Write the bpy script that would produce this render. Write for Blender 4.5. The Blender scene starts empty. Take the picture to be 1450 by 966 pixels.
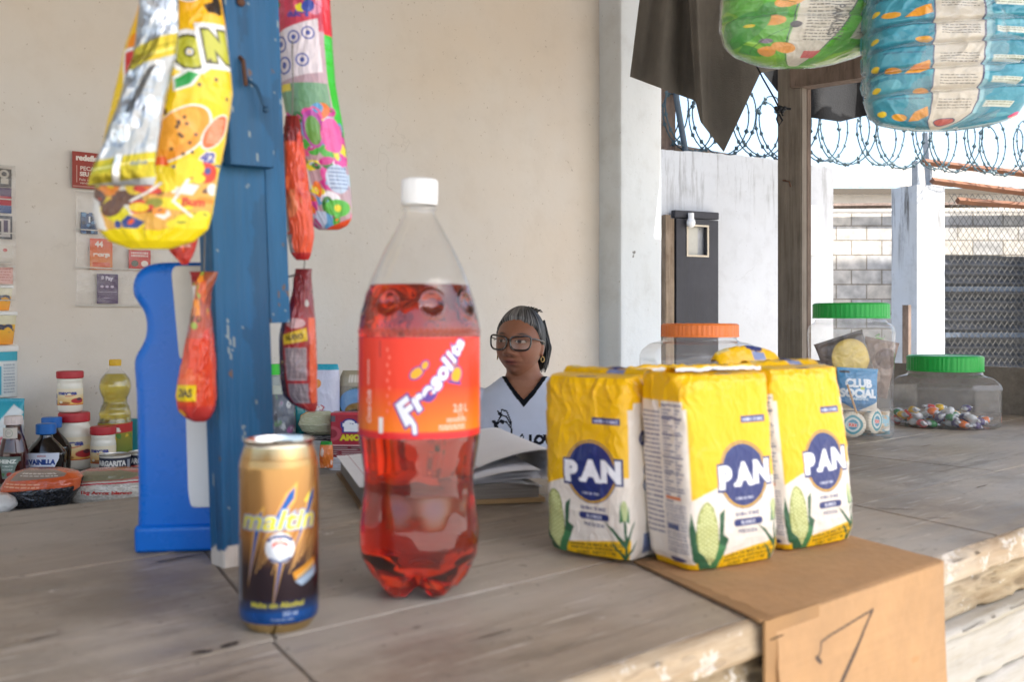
import bpy, bmesh, math, random
import numpy as np
from mathutils import Vector, Matrix

random.seed(4)
PI = math.pi
R = math.radians
scene = bpy.context.scene
COL = scene.collection

# ---------------- camera, light, exposure ----------------
F = 1410.0            # focal length in photo pixels (photo 1450 wide)
EYE = 1.20            # camera height, horizon at photo row 450
cd = bpy.data.cameras.new('camera')
cam = bpy.data.objects.new('camera', cd); COL.objects.link(cam)
cd.lens = 35.0; cd.sensor_width = 36.0
cd.shift_y = -33.0 / 1450.0
cd.clip_start = 0.02; cd.clip_end = 500
cam.location = (0, 0, EYE); cam.rotation_euler = (R(90), 0, 0)
cd.dof.use_dof = True; cd.dof.focus_distance = 3.1; cd.dof.aperture_fstop = 8.0
scene.camera = cam

SUN_EL = R(52); SUN_AZ = math.atan2(0.66, -0.50)     # azimuth clockwise from +Y, towards the sun
sun_vec = Vector((math.sin(SUN_AZ) * math.cos(SUN_EL), math.cos(SUN_AZ) * math.cos(SUN_EL), math.sin(SUN_EL)))
w = bpy.data.worlds.new('World'); scene.world = w; w.use_nodes = True
nt = w.node_tree; nt.nodes.clear()
sky = nt.nodes.new('ShaderNodeTexSky'); sky.sky_type = 'NISHITA'; sky.sun_disc = False
sky.sun_elevation = SUN_EL; sky.sun_rotation = SUN_AZ
sky.air_density = 1.0; sky.dust_density = 3.0; sky.ozone_density = 1.0
bg = nt.nodes.new('ShaderNodeBackground'); bg.inputs['Strength'].default_value = 0.15
wo = nt.nodes.new('ShaderNodeOutputWorld')
nt.links.new(sky.outputs[0], bg.inputs[0]); nt.links.new(bg.outputs[0], wo.inputs[0])
sd = bpy.data.lights.new('sun', 'SUN'); sd.energy = 4.0; sd.angle = R(0.5); sd.color = (1.0, 0.96, 0.90)
so = bpy.data.objects.new('sun', sd); COL.objects.link(so)
so.rotation_euler = (-sun_vec).to_track_quat('-Z', 'Y').to_euler(); so.location = (3, -3, 8)
scene.view_settings.view_transform = 'Standard'; scene.view_settings.look = 'None'
scene.view_settings.exposure = 1.65; scene.view_settings.gamma = 1.0
scene.render.engine = 'CYCLES'
cy = scene.cycles
cy.use_denoising = True; cy.max_bounces = 14; cy.transparent_max_bounces = 24
cy.transmission_bounces = 10; cy.diffuse_bounces = 5; cy.glossy_bounces = 5
cy.caustics_reflective = False; cy.caustics_refractive = False; cy.sample_clamp_indirect = 6.0
cy.use_adaptive_sampling = True; cy.adaptive_threshold = 0.01

# ---------------- frames ----------------
PHI = math.atan2(0.656, 0.755)          # direction of the counter (u) against +X
U = Vector((math.cos(PHI), math.sin(PHI), 0)); N = Vector((-math.sin(PHI), math.cos(PHI), 0))
TOP = 0.95                              # counter top height
LOW = 0.80                              # lower table height
def Wp(px, py, d): return Vector(((px - 725) / F * d, d, EYE + (450 - py) / F * d))
def onplane(px, py, z):                 # photo pixel on the horizontal plane z
    return Wp(px, py, F * (EYE - z) / (py - 450))
def C(px, py): return onplane(px, py, TOP)
def UN(a, b, z=0): v = U * a + N * b; return Vector((v.x, v.y, z))
def on_n(px, nd):                       # point of the vertical plane n = nd on the column px
    x = (px - 725) / F; k = nd / (N.x * x + N.y); return Vector((x * k, k, 0))
def zat(py, d): return EYE + (450 - py) / F * d

# ---------------- colour ----------------
def lin(c): return c / 12.92 if c <= 0.04045 else ((c + 0.055) / 1.055) ** 2.4
def H(h):
    h = h.lstrip('#'); return tuple(lin(int(h[i:i + 2], 16) / 255) for i in (0, 2, 4))

# ---------------- numpy noise ----------------
def vnoise(x, y, seed=0):
    xi = np.floor(x).astype(np.int64); yi = np.floor(y).astype(np.int64)
    fx = x - xi; fy = y - yi; fx = fx * fx * (3 - 2 * fx); fy = fy * fy * (3 - 2 * fy)
    def h(a, b):
        n = (a * 374761393 + b * 668265263 + seed * 974634777) & 0x7fffffff
        n = ((n ^ (n >> 13)) * 1274126177) & 0x7fffffff
        return ((n ^ (n >> 16)) & 0xffff) / 65535.0
    a = h(xi, yi); b = h(xi + 1, yi); c = h(xi, yi + 1); d = h(xi + 1, yi + 1)
    return (a * (1 - fx) + b * fx) * (1 - fy) + (c * (1 - fx) + d * fx) * fy
def fbm(x, y, seed=0, o=4):
    s = 0; a = 1; t = 0
    for i in range(o): s = s + a * vnoise(x * 2 ** i, y * 2 ** i, seed + i); t += a; a *= 0.5
    return s / t
def crease(x, y, seed=0, o=3):           # ridged noise: sharp folds
    s = 0; a = 1; t = 0
    for i in range(o): s = s + a * (1 - np.abs(2 * vnoise(x * 2 ** i, y * 2 ** i, seed + i) - 1)) ** 2; t += a; a *= 0.5
    return s / t

# ---------------- materials ----------------
MATS = {}
def pbr(name, color=None, rough=0.5, metal=0.0, var=0.12, vscale=20.0, bump=0.0, bscale=60.0, coat=0.0, trans=0.0, ior=1.45,
        stretch=(1, 1, 1), spec=0.5, sub=0.0, rvar=0.15, speck=None, emit=None, bdist=0.01):
    if name in MATS: return MATS[name]
    m = bpy.data.materials.new(name); m.use_nodes = True; t = m.node_tree; L = t.links
    b = t.nodes['Principled BSDF']
    b.inputs['Roughness'].default_value = rough; b.inputs['Metallic'].default_value = metal
    b.inputs['IOR'].default_value = ior; b.inputs['Specular IOR Level'].default_value = spec
    b.inputs['Coat Weight'].default_value = coat; b.inputs['Coat Roughness'].default_value = 0.12
    b.inputs['Transmission Weight'].default_value = trans
    tc = t.nodes.new('ShaderNodeTexCoord'); mp = t.nodes.new('ShaderNodeMapping'); mp.inputs['Scale'].default_value = stretch
    L.new(tc.outputs['Object'], mp.inputs[0])
    nz = t.nodes.new('ShaderNodeTexNoise'); nz.inputs['Scale'].default_value = vscale; nz.inputs['Detail'].default_value = 6; nz.inputs['Roughness'].default_value = 0.65
    L.new(mp.outputs[0], nz.inputs['Vector'])
    mr = t.nodes.new('ShaderNodeMapRange'); mr.inputs[1].default_value = 0.3; mr.inputs[2].default_value = 0.7
    mr.inputs[3].default_value = 1 - var; mr.inputs[4].default_value = 1 + var * 0.5
    L.new(nz.outputs['Fac'], mr.inputs[0])
    mx = t.nodes.new('ShaderNodeVectorMath'); mx.operation = 'SCALE'
    if color is None:
        at = t.nodes.new('ShaderNodeAttribute'); at.attribute_name = 'Col'; src = at.outputs['Color']
        L.new(src, mx.inputs[0])
    else:
        mx.inputs[0].default_value = color[:3]
    L.new(mr.outputs[0], mx.inputs['Scale'])
    out = mx.outputs[0]
    if speck:
        sc_, thr, scol = speck
        n2 = t.nodes.new('ShaderNodeTexNoise'); n2.inputs['Scale'].default_value = sc_; n2.inputs['Detail'].default_value = 3
        L.new(tc.outputs['Object'], n2.inputs['Vector'])
        r2 = t.nodes.new('ShaderNodeMapRange'); r2.inputs[1].default_value = thr; r2.inputs[2].default_value = thr + 0.04
        L.new(n2.outputs['Fac'], r2.inputs[0])
        mm = t.nodes.new('ShaderNodeMix'); mm.data_type = 'RGBA'; mm.inputs[7].default_value = (*scol, 1)
        L.new(r2.outputs[0], mm.inputs[0]); L.new(out, mm.inputs[6]); out = mm.outputs[2]
    L.new(out, b.inputs['Base Color'])
    if rvar:
        rr = t.nodes.new('ShaderNodeMapRange'); rr.inputs[1].default_value = 0.3; rr.inputs[2].default_value = 0.7
        rr.inputs[3].default_value = max(0.02, rough - rvar * rough); rr.inputs[4].default_value = min(1, rough + rvar * rough)
        L.new(nz.outputs['Fac'], rr.inputs[0]); L.new(rr.outputs[0], b.inputs['Roughness'])
    if bump:
        nb = t.nodes.new('ShaderNodeTexNoise'); nb.inputs['Scale'].default_value = bscale; nb.inputs['Detail'].default_value = 5
        L.new(mp.outputs[0], nb.inputs['Vector'])
        bp = t.nodes.new('ShaderNodeBump'); bp.inputs['Strength'].default_value = bump; bp.inputs['Distance'].default_value = bdist
        L.new(nb.outputs['Fac'], bp.inputs['Height']); L.new(bp.outputs[0], b.inputs['Normal'])
        if coat: L.new(bp.outputs[0], b.inputs['Coat Normal'])
    MATS[name] = m
    return m

def film(name, tint=(1, 1, 1), milk=0.1, rough=0.05, bump=0.0, bscale=60, fres=1.5, op=(0.9, 0.9, 0.9)):
    """thin clear plastic wall: see-through, fresnel gloss and a little milky scatter"""
    if name in MATS: return MATS[name]
    m = bpy.data.materials.new(name); m.use_nodes = True; t = m.node_tree; L = t.links; t.nodes.clear()
    o = t.nodes.new('ShaderNodeOutputMaterial'); tr = t.nodes.new('ShaderNodeBsdfTransparent'); tr.inputs[0].default_value = (*tint, 1)
    df = t.nodes.new('ShaderNodeBsdfDiffuse'); df.inputs[0].default_value = (*op, 1)
    tl = t.nodes.new('ShaderNodeBsdfTranslucent'); tl.inputs[0].default_value = (*op, 1)
    m0 = t.nodes.new('ShaderNodeMixShader'); m0.inputs[0].default_value = 0.5; L.new(df.outputs[0], m0.inputs[1]); L.new(tl.outputs[0], m0.inputs[2])
    m1 = t.nodes.new('ShaderNodeMixShader'); L.new(tr.outputs[0], m1.inputs[1]); L.new(m0.outputs[0], m1.inputs[2])
    tc = t.nodes.new('ShaderNodeTexCoord'); nz = t.nodes.new('ShaderNodeTexNoise'); nz.inputs['Scale'].default_value = 30; nz.inputs['Detail'].default_value = 4
    L.new(tc.outputs['Object'], nz.inputs['Vector'])
    mr = t.nodes.new('ShaderNodeMapRange'); mr.inputs[1].default_value = 0.3; mr.inputs[2].default_value = 0.7
    mr.inputs[3].default_value = milk * 0.7; mr.inputs[4].default_value = milk * 1.3
    L.new(nz.outputs['Fac'], mr.inputs[0]); L.new(mr.outputs[0], m1.inputs[0])
    gl = t.nodes.new('ShaderNodeBsdfGlossy'); gl.inputs['Roughness'].default_value = rough
    fr = t.nodes.new('ShaderNodeFresnel'); ge = t.nodes.new('ShaderNodeNewGeometry')
    ir = t.nodes.new('ShaderNodeMapRange'); ir.inputs[3].default_value = fres; ir.inputs[4].default_value = 1.0 / fres      # same gloss seen from either side of the thin wall
    L.new(ge.outputs['Backfacing'], ir.inputs[0]); L.new(ir.outputs[0], fr.inputs[0])
    m2 = t.nodes.new('ShaderNodeMixShader'); L.new(fr.outputs[0], m2.inputs[0]); L.new(m1.outputs[0], m2.inputs[1]); L.new(gl.outputs[0], m2.inputs[2])
    if bump:
        nb = t.nodes.new('ShaderNodeTexNoise'); nb.inputs['Scale'].default_value = bscale; nb.inputs['Detail'].default_value = 3
        L.new(tc.outputs['Object'], nb.inputs['Vector'])
        bp = t.nodes.new('ShaderNodeBump'); bp.inputs['Strength'].default_value = bump; bp.inputs['Distance'].default_value = 0.01
        L.new(nb.outputs['Fac'], bp.inputs['Height']); L.new(bp.outputs[0], gl.inputs['Normal']); L.new(bp.outputs[0], fr.inputs['Normal'])
    L.new(m2.outputs[0], o.inputs[0])
    MATS[name] = m
    return m

# ---------------- objects ----------------
def tag(o, label=None, cat=None, group=None, kind=None):
    if label: o['label'] = label
    if cat: o['category'] = cat
    if group: o['group'] = group
    if kind: o['kind'] = kind
    return o
def thing(name, label, cat, loc=(0, 0, 0), rotz=0, group=None, rot=None):
    o = bpy.data.objects.new(name, None); COL.objects.link(o); o.empty_display_size = 0.02
    o.location = loc; o.rotation_euler = rot if rot else (0, 0, rotz)
    return tag(o, label, cat, group)
def mk(name, V, Fa, mat, parent=None, col=None, smooth=True, off=None):
    """one mesh object from vertex array and face list (quads/tris as arrays or lists)"""
    V = np.asarray(V, dtype=np.float32)
    if off is not None: V = V - np.asarray(off, dtype=np.float32)
    me = bpy.data.meshes.new(name)
    if isinstance(Fa, np.ndarray):
        n, k = Fa.shape
        me.vertices.add(len(V)); me.vertices.foreach_set('co', V.ravel())
        me.loops.add(n * k); me.loops.foreach_set('vertex_index', Fa.astype(np.int32).ravel())
        me.polygons.add(n); me.polygons.foreach_set('loop_start', np.arange(0, n * k, k, dtype=np.int32))
        me.update(calc_edges=True); me.validate()
    else:
        me.from_pydata(V.tolist(), [], Fa); me.update()
    if col is not None:
        a = me.color_attributes.new('Col', 'FLOAT_COLOR', 'POINT')
        c4 = np.ones((len(V), 4), dtype=np.float32); c4[:, :3] = col; a.data.foreach_set('color', c4.ravel())
    me.polygons.foreach_set('use_smooth', [smooth] * len(me.polygons))
    me.materials.append(mat)
    o = bpy.data.objects.new(name, me); COL.objects.link(o)
    if parent: o.parent = parent
    return o
def copy_tree(o, parent=None):
    c = o.copy(); COL.objects.link(c); c.parent = parent
    for ch in list(o.children): copy_tree(ch, c)
    return c

class MB:
    """collects shapes into one mesh"""
    def __init__(s): s.v = []; s.f = []
    def add(s, V, Fc):
        k = len(s.v); s.v += [tuple(map(float, p)) for p in V]; s.f += [tuple(int(i) + k for i in q) for q in Fc]; return s
    def box(s, x0, x1, y0, y1, z0, z1, M=None, bev=0.0):
        if bev:
            bm = bmesh.new(); bmesh.ops.create_cube(bm, size=1)
            bmesh.ops.scale(bm, vec=(x1 - x0, y1 - y0, z1 - z0), verts=bm.verts)
            bmesh.ops.translate(bm, vec=((x0 + x1) / 2, (y0 + y1) / 2, (z0 + z1) / 2), verts=bm.verts)
            bmesh.ops.bevel(bm, geom=list(bm.edges), offset=bev, segments=2, affect='EDGES')
            V = [v.co.copy() for v in bm.verts]; bm.verts.index_update(); Fc = [[v.index for v in f.verts] for f in bm.faces]; bm.free()
        else:
            V = [Vector(p) for p in ((x0, y0, z0), (x1, y0, z0), (x1, y1, z0), (x0, y1, z0), (x0, y0, z1), (x1, y0, z1), (x1, y1, z1), (x0, y1, z1))]
            Fc = [(0, 3, 2, 1), (4, 5, 6, 7), (0, 1, 5, 4), (1, 2, 6, 5), (2, 3, 7, 6), (3, 0, 4, 7)]
        if M is not None: V = [M @ p for p in V]
        return s.add(V, Fc)
    def tube(s, pts, r, seg=8, closed=False):
        pts = [Vector(p) for p in pts]; n = len(pts); rr = r if hasattr(r, '__len__') else [r] * n
        V = []; prev = None
        for i, p in enumerate(pts):
            if closed: d = pts[(i + 1) % n] - pts[i - 1]
            else: d = pts[min(i + 1, n - 1)] - pts[max(i - 1, 0)]
            d.normalize()
            a = prev if prev is not None else (Vector((0, 0, 1)) if abs(d.z) < 0.9 else Vector((1, 0, 0)))
            x = (a - d * a.dot(d)); x.normalize(); y = d.cross(x); prev = x
            for k in range(seg):
                t = 2 * PI * k / seg; V.append(p + (x * math.cos(t) + y * math.sin(t)) * rr[i])
        Fc = []
        for i in range(n if closed else n - 1):
            j = (i + 1) % n
            for k in range(seg):
                l = (k + 1) % seg; Fc.append((i * seg + k, i * seg + l, j * seg + l, j * seg + k))
        if not closed: Fc.append(tuple(range(seg))[::-1]); Fc.append(tuple((n - 1) * seg + k for k in range(seg)))
        return s.add(V, Fc)
    def ball(s, c, r, seg=12, rings=8, sc=(1, 1, 1), M=None):
        V = []; Fc = []
        for i in range(rings + 1):
            t = PI * i / rings
            for k in range(seg):
                p = 2 * PI * k / seg; V.append(Vector((math.sin(t) * math.cos(p) * r * sc[0], math.sin(t) * math.sin(p) * r * sc[1], math.cos(t) * r * sc[2])))
        if M is not None: V = [M @ v for v in V]
        V = [v + Vector(c) for v in V]
        for i in range(rings):
            for k in range(seg): l = (k + 1) % seg; Fc.append((i * seg + k, (i + 1) * seg + k, (i + 1) * seg + l, i * seg + l))
        return s.add(V, Fc)
    def prism(s, pts, y0, y1, axis='y'):
        """polygon in x,z extruded along y"""
        n = len(pts)
        V = [(p[0], y0, p[1]) for p in pts] + [(p[0], y1, p[1]) for p in pts]
        Fc = [tuple(range(n)), tuple(range(2 * n - 1, n - 1, -1))] + [(i, i + n, (i + 1) % n + n, (i + 1) % n) for i in range(n)]
        return s.add(V, Fc)
    def build(s, name, mat, parent=None, smooth=False, off=None):
        o = mk(name, s.v, s.f, mat, parent, smooth=smooth, off=off)
        bm = bmesh.new(); bm.from_mesh(o.data); bmesh.ops.recalc_face_normals(bm, faces=bm.faces); bm.to_mesh(o.data); bm.free()
        if smooth:
            try: o.data.set_sharp_from_angle(angle=R(40))
            except Exception: pass
        return o

def grid(name, P, mat, parent=None, C=None, wrap=False, caps=(False, False), off=None, flip=False, smooth=True):
    """P (H,W,3) array of points -> quad sheet"""
    Hn, Wn = P.shape[:2]; V = P.reshape(-1, 3); idx = np.arange(Hn * Wn).reshape(Hn, Wn)
    if wrap: idx = np.concatenate([idx, idx[:, :1]], axis=1)
    a = idx[:-1, :-1]; b = idx[:-1, 1:]; c = idx[1:, 1:]; d = idx[1:, :-1]
    q = np.stack([a, d, c, b], -1).reshape(-1, 4)
    if flip: q = q[:, ::-1]
    Cv = C.reshape(-1, 3) if C is not None else None
    ex = []
    for ci, row in ((0, 0), (1, Hn - 1)):
        if caps[ci]:
            k = len(V); V = np.concatenate([V, P[row].mean(0, keepdims=True)])
            if Cv is not None: Cv = np.concatenate([Cv, C[row].mean(0, keepdims=True)])
            r = np.arange(row * Wn, row * Wn + Wn); r2 = np.roll(r, -1)
            kk = np.full(Wn, k)
            ex.append(np.stack([kk, r, r2, r2], -1) if ci == 0 else np.stack([kk, r2, r, r], -1))
    if not ex: return mk(name, V, q, mat, parent, Cv, smooth, off)
    tri = np.concatenate(ex)[:, :3]
    faces = q.tolist() + tri.tolist()
    return mk(name, V, faces, mat, parent, Cv, smooth, off)

# ---------------- painted canvases: the print of a pack, one colour per mesh vertex ----------------
_txt = {}
def text_tris(s, bold=0.0, shear=0.0):
    k = (s, bold, shear)
    if k not in _txt:
        cu = bpy.data.curves.new('t', 'FONT'); cu.body = s; cu.size = 1.0; cu.offset = bold; cu.shear = shear; cu.resolution_u = 4
        ob = bpy.data.objects.new('t', cu); COL.objects.link(ob); bpy.context.view_layer.update()
        dg = bpy.context.evaluated_depsgraph_get(); ev = ob.evaluated_get(dg); me = ev.to_mesh()
        me.calc_loop_triangles()
        vs = np.array([v.co[:2] for v in me.vertices]).reshape(-1, 2)
        tr = np.array([t.vertices[:] for t in me.loop_triangles], dtype=int).reshape(-1, 3)
        ev.to_mesh_clear(); bpy.data.objects.remove(ob); bpy.data.curves.remove(cu)
        _txt[k] = vs[tr] if len(tr) else np.zeros((0, 3, 2))
    return _txt[k]

class Canvas:
    def __init__(s, w, h, W, col, SS=3):
        s.w, s.h, s.SS = w, h, SS; s.W = W; s.Hh = max(2, int(round(W * h / w)))
        s.kx = W * SS / w; s.ky = s.Hh * SS / h; s.a = np.ones((s.Hh * SS, W * SS, 3)) * np.array(col)
        ys, xs = np.mgrid[0:s.Hh * SS, 0:W * SS]; s.X = (xs + 0.5) / s.kx; s.Y = (ys + 0.5) / s.ky
    def _win(s, x0, y0, x1, y1):
        i0 = max(0, int(math.floor(y0 * s.ky))); i1 = min(s.a.shape[0], int(math.ceil(y1 * s.ky)) + 1)
        j0 = max(0, int(math.floor(x0 * s.kx))); j1 = min(s.a.shape[1], int(math.ceil(x1 * s.kx)) + 1)
        if i0 >= i1 or j0 >= j1: return None
        return slice(i0, i1), slice(j0, j1)
    def _put(s, wnd, m, col, al=1.0):
        col = np.array(col); sub = s.a[wnd]; sub[m] = sub[m] * (1 - al) + col * al
    def poly(s, pts, col, al=1.0):
        p = np.array(pts, float); wd = s._win(p[:, 0].min(), p[:, 1].min(), p[:, 0].max(), p[:, 1].max())
        if wd is None: return s
        X = s.X[wd]; Y = s.Y[wd]; m = np.zeros(X.shape, bool); n = len(p)
        for i in range(n):
            x0, y0 = p[i]; x1, y1 = p[(i + 1) % n]
            if y0 == y1: continue
            c = ((y0 > Y) != (y1 > Y)) & (X < (x1 - x0) * (Y - y0) / (y1 - y0) + x0); m ^= c
        s._put(wd, m, col, al); return s
    def rect(s, x0, y0, x1, y1, col, al=1.0): return s.poly([(x0, y0), (x1, y0), (x1, y1), (x0, y1)], col, al)
    def ell(s, cx, cy, rx, ry, col, al=1.0, rot=0):
        r = max(rx, ry); wd = s._win(cx - r, cy - r, cx + r, cy + r)
        if wd is None: return s
        X = s.X[wd] - cx; Y = s.Y[wd] - cy; c, n = math.cos(rot), math.sin(rot)
        m = ((X * c + Y * n) / rx) ** 2 + ((-X * n + Y * c) / ry) ** 2 < 1
        s._put(wd, m, col, al); return s
    def line(s, pts, wd_, col, al=1.0):
        for (x0, y0), (x1, y1) in zip(pts[:-1], pts[1:]):
            dx, dy = x1 - x0, y1 - y0; l = math.hypot(dx, dy) or 1; nx, ny = -dy / l * wd_ / 2, dx / l * wd_ / 2
            s.poly([(x0 + nx, y0 + ny), (x1 + nx, y1 + ny), (x1 - nx, y1 - ny), (x0 - nx, y0 - ny)], col, al)
        for x, y in pts: s.ell(x, y, wd_ / 2, wd_ / 2, col, al)
        return s
    def text(s, st, x, y, size, col, rot=0.0, bold=0.0, shear=0.0, out=None, sx=1.0, ow=0.06, fit=None, al=1.0, mirror=False):
        """st centred on x, y; size = cap height; fit = total width wanted; out = outline colour"""
        T0 = text_tris(st, bold, shear)
        if not len(T0): return s
        mn = T0.reshape(-1, 2).min(0); mxx = T0.reshape(-1, 2).max(0); k = size / 0.72
        if fit: sx = fit / ((mxx[0] - mn[0]) * k)
        cxy = np.array([(mn[0] + mxx[0]) / 2, 0.36])
        for b, cc in (((bold + ow, out),) if out is not None else ()) + ((bold, col),):
            T = text_tris(st, b, shear) - cxy
            q = T * np.array([k * sx * (-1 if mirror else 1), -k]); c, n = math.cos(rot), math.sin(rot)
            q = np.stack([q[..., 0] * c + q[..., 1] * n, -q[..., 0] * n + q[..., 1] * c], -1) + np.array([x, y])
            for t in q: s.poly(t, cc, 1.0 if al == 1.0 else al)
        return s
    def lines(s, x0, y0, x1, y1, n, col, seed=1, th=0.35, al=0.8):
        """a block of small print: n rows of short words"""
        rnd = random.Random(seed); dy = (y1 - y0) / n
        for i in range(n):
            x = x0
            while x < x1 - (x1 - x0) * 0.04:
                l = rnd.uniform(0.04, 0.16) * (x1 - x0); xe = min(x + l, x1)
                s.rect(x, y0 + i * dy, xe, y0 + i * dy + dy * th * 1.3, col, al); x = xe + (x1 - x0) * 0.025
        return s
    def blobs(s, x0, y0, x1, y1, n, pal, size, seed=1):
        rnd = random.Random(seed)
        for i in range(n):
            c = rnd.choice(pal); k = rnd.random()
            cx, cy = rnd.uniform(x0, x1), rnd.uniform(y0, y1); r = size * rnd.uniform(0.5, 1.2); a = rnd.uniform(0, PI)
            if k < 0.6: s.ell(cx, cy, r, r * rnd.uniform(0.4, 0.9), c, 1, a)
            else:
                p = [(cx + r * math.cos(a + t) * rnd.uniform(0.6, 1.2), cy + r * math.sin(a + t) * rnd.uniform(0.6, 1.2)) for t in (0, 1.3, 2.6, 3.9, 5.0)]
                s.poly(p, c)
            if rnd.random() < 0.5: s.ell(cx + r * 0.1, cy - r * 0.2, r * 0.35, r * 0.16, rnd.choice(pal), 1, a)
        return s
    def grad(s, y0, y1, c0, c1):
        t = np.clip((s.Y - y0) / (y1 - y0), 0, 1)[..., None]; m = (s.Y >= y0) & (s.Y <= y1)
        g = np.array(c0) * (1 - t) + np.array(c1) * t; s.a[m] = g[m]; return s
    def mott(s, amt=0.06, sc=12, seed=3):
        n = fbm(s.X / s.w * sc, s.Y / s.w * sc, seed); s.a *= (1 + (n - 0.5)[..., None] * 2 * amt); return s
    def get(s):
        k = s.SS; return np.clip(s.a.reshape(s.Hh, k, s.W, k, 3).mean((1, 3)), 0, 1)

# ---------------- lofts ----------------
def ring_pts(a, b, p, W, start=0.0):
    """superellipse by arc length; u=0 is the left end, u grows over the front (-y) to the right"""
    t = np.linspace(0, 2 * PI, 1441); c = np.cos(t); sn = np.sin(t)
    x = -np.sign(c) * np.abs(c) ** (2 / p) * a; y = -np.sign(sn) * np.abs(sn) ** (2 / p) * b
    l = np.concatenate([[0], np.cumsum(np.hypot(np.diff(x), np.diff(y)))])
    u = (np.arange(W) / W + start) % 1.0 * l[-1]
    return np.interp(u, l, x), np.interp(u, l, y)
def smooth_rows(v, k):
    if k < 1: return v
    kk = np.ones(2 * k + 1) / (2 * k + 1); return np.convolve(np.pad(v, k, mode='edge'), kk, 'valid')
def loft(name, prof, mat, parent, canvas=None, W=48, Hn=60, disp=None, caps=(True, True), sm=0, off=None, bow=None):
    """prof rows: (v, cx, cy, z, a, b, p) from top (v=0) to bottom (v=1)"""
    if canvas is not None: Cc = canvas.get(); Hn, W = Cc.shape[:2]
    else: Cc = None
    pr = np.array(prof, float); v = (np.arange(Hn)) / (Hn - 1)
    cols = [smooth_rows(np.interp(v, pr[:, 0], pr[:, i]), sm) for i in range(1, 7)]
    P = np.zeros((Hn, W, 3)); Nn = np.zeros((Hn, W, 3))
    for i in range(Hn):
        x, y = ring_pts(max(cols[3][i], 1e-5), max(cols[4][i], 1e-5), cols[5][i], W)
        P[i, :, 0] = x + cols[0][i]; P[i, :, 1] = y + cols[1][i]; P[i, :, 2] = cols[2][i]
        tx = np.roll(x, -1) - np.roll(x, 1); ty = np.roll(y, -1) - np.roll(y, 1); l = np.hypot(tx, ty) + 1e-9
        Nn[i, :, 0] = ty / l; Nn[i, :, 1] = -tx / l
    if disp is not None:
        uu, vv = np.meshgrid(np.arange(W) / W, v); d = disp(uu, vv)
        # keep the seam closed
        e = np.clip(np.minimum(uu, 1 - uu) / 0.03, 0, 1); d = d * e
        P += Nn * d[..., None]
    if bow is not None: P = bow(P)
    return grid(name, P, mat, parent, Cc, wrap=True, caps=caps, off=off)
def wr(amp, su, sv, seed=0, cr=0.6, edge=0.0):
    def f(u, v):
        d = amp * ((1 - cr) * (fbm(u * su, v * sv, seed) - 0.5) * 2 + cr * (crease(u * su * 0.8, v * sv * 0.8, seed + 9) - 0.4))
        if edge: d = d * np.clip(np.minimum(v, 1 - v) / edge, 0, 1)
        return d
    return f
def lathe(name, prof, mat, parent, W=48, canvas=None, Hn=None, sm=0, caps=(True, True), disp=None, lin_=True):
    """prof rows (z, r) from top to bottom, v by arc length"""
    pr = np.array(prof, float); l = np.concatenate([[0], np.cumsum(np.hypot(np.diff(pr[:, 0]), np.diff(pr[:, 1])))]); l /= l[-1]
    rows = [(l[i], 0, 0, pr[i, 0], pr[i, 1], pr[i, 1], 2) for i in range(len(pr))]
    if canvas is None and Hn is None:   # exact rows
        P = np.zeros((len(pr), W, 3)); t = np.arange(W) / W * 2 * PI
        for i, (z, r) in enumerate(prof): P[i, :, 0] = -np.cos(t) * r; P[i, :, 1] = -np.sin(t) * r; P[i, :, 2] = z
        o = grid(name, P, mat, parent, None, wrap=True, caps=caps)
        try: o.data.set_sharp_from_angle(angle=R(35))
        except Exception: pass
        return o
    return loft(name, rows, mat, parent, canvas=canvas, W=W, Hn=Hn or 60, sm=sm, caps=caps, disp=disp)
def sheet(name, cv, mat, parent, w, h, thick=0.0006, wrinkle=None, x0=None, z0=0.0, back=None):
    """flat printed sheet standing in the x,z plane, front = -y, with real thickness"""
    Cc = cv.get(); Hn, Wn = Cc.shape[:2]; xs = np.linspace(-w / 2, w / 2, Wn) if x0 is None else np.linspace(x0, x0 + w, Wn)
    zs = np.linspace(z0 + h, z0, Hn); X, Z = np.meshgrid(xs, zs); Y = np.zeros_like(X)
    if wrinkle is not None:
        uu, vv = np.meshgrid(np.linspace(0, 1, Wn), np.linspace(0, 1, Hn)); Y = -wrinkle(uu, vv)
    P = np.stack([X, Y - thick, Z], -1); B = np.stack([X, Y, Z], -1)
    A = np.concatenate([P, B[:, ::-1]], axis=1); CC = np.concatenate([Cc, Cc[:, ::-1] if back is None else np.ones_like(Cc) * np.array(back)], axis=1)
    return grid(name, A, mat, parent, CC, wrap=True)

# shared materials
INK = pbr('printed_plastic', None, rough=0.4, var=0.04, coat=0.12, spec=0.4, bump=0.12, bscale=140)
PAPER = pbr('printed_paper', None, rough=0.6, var=0.05, bump=0.08, bscale=200)
MATT = pbr('matt_print', None, rough=0.8, var=0.08, bump=0.15, bscale=80)
GLOSSY = pbr('glossy_wrap', None, rough=0.28, var=0.04, coat=0.3, spec=0.4, bump=0.25, bscale=70, bdist=0.004)
FOIL = pbr('foil', None, rough=0.33, metal=0.8, var=0.1, bump=0.3, bscale=60, bdist=0.004)
WHITEP = pbr('white_plastic', (0.78, 0.78, 0.77), rough=0.4, var=0.04)
BLACKP = pbr('black_plastic', (0.015, 0.015, 0.017), rough=0.35, var=0.1)
CLEAR = film('clear_plastic', milk=0.10, rough=0.06, bump=0.05, bscale=25)
POLY = film('polybag', milk=0.12, rough=0.12, bump=0.6, bscale=45)
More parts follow.
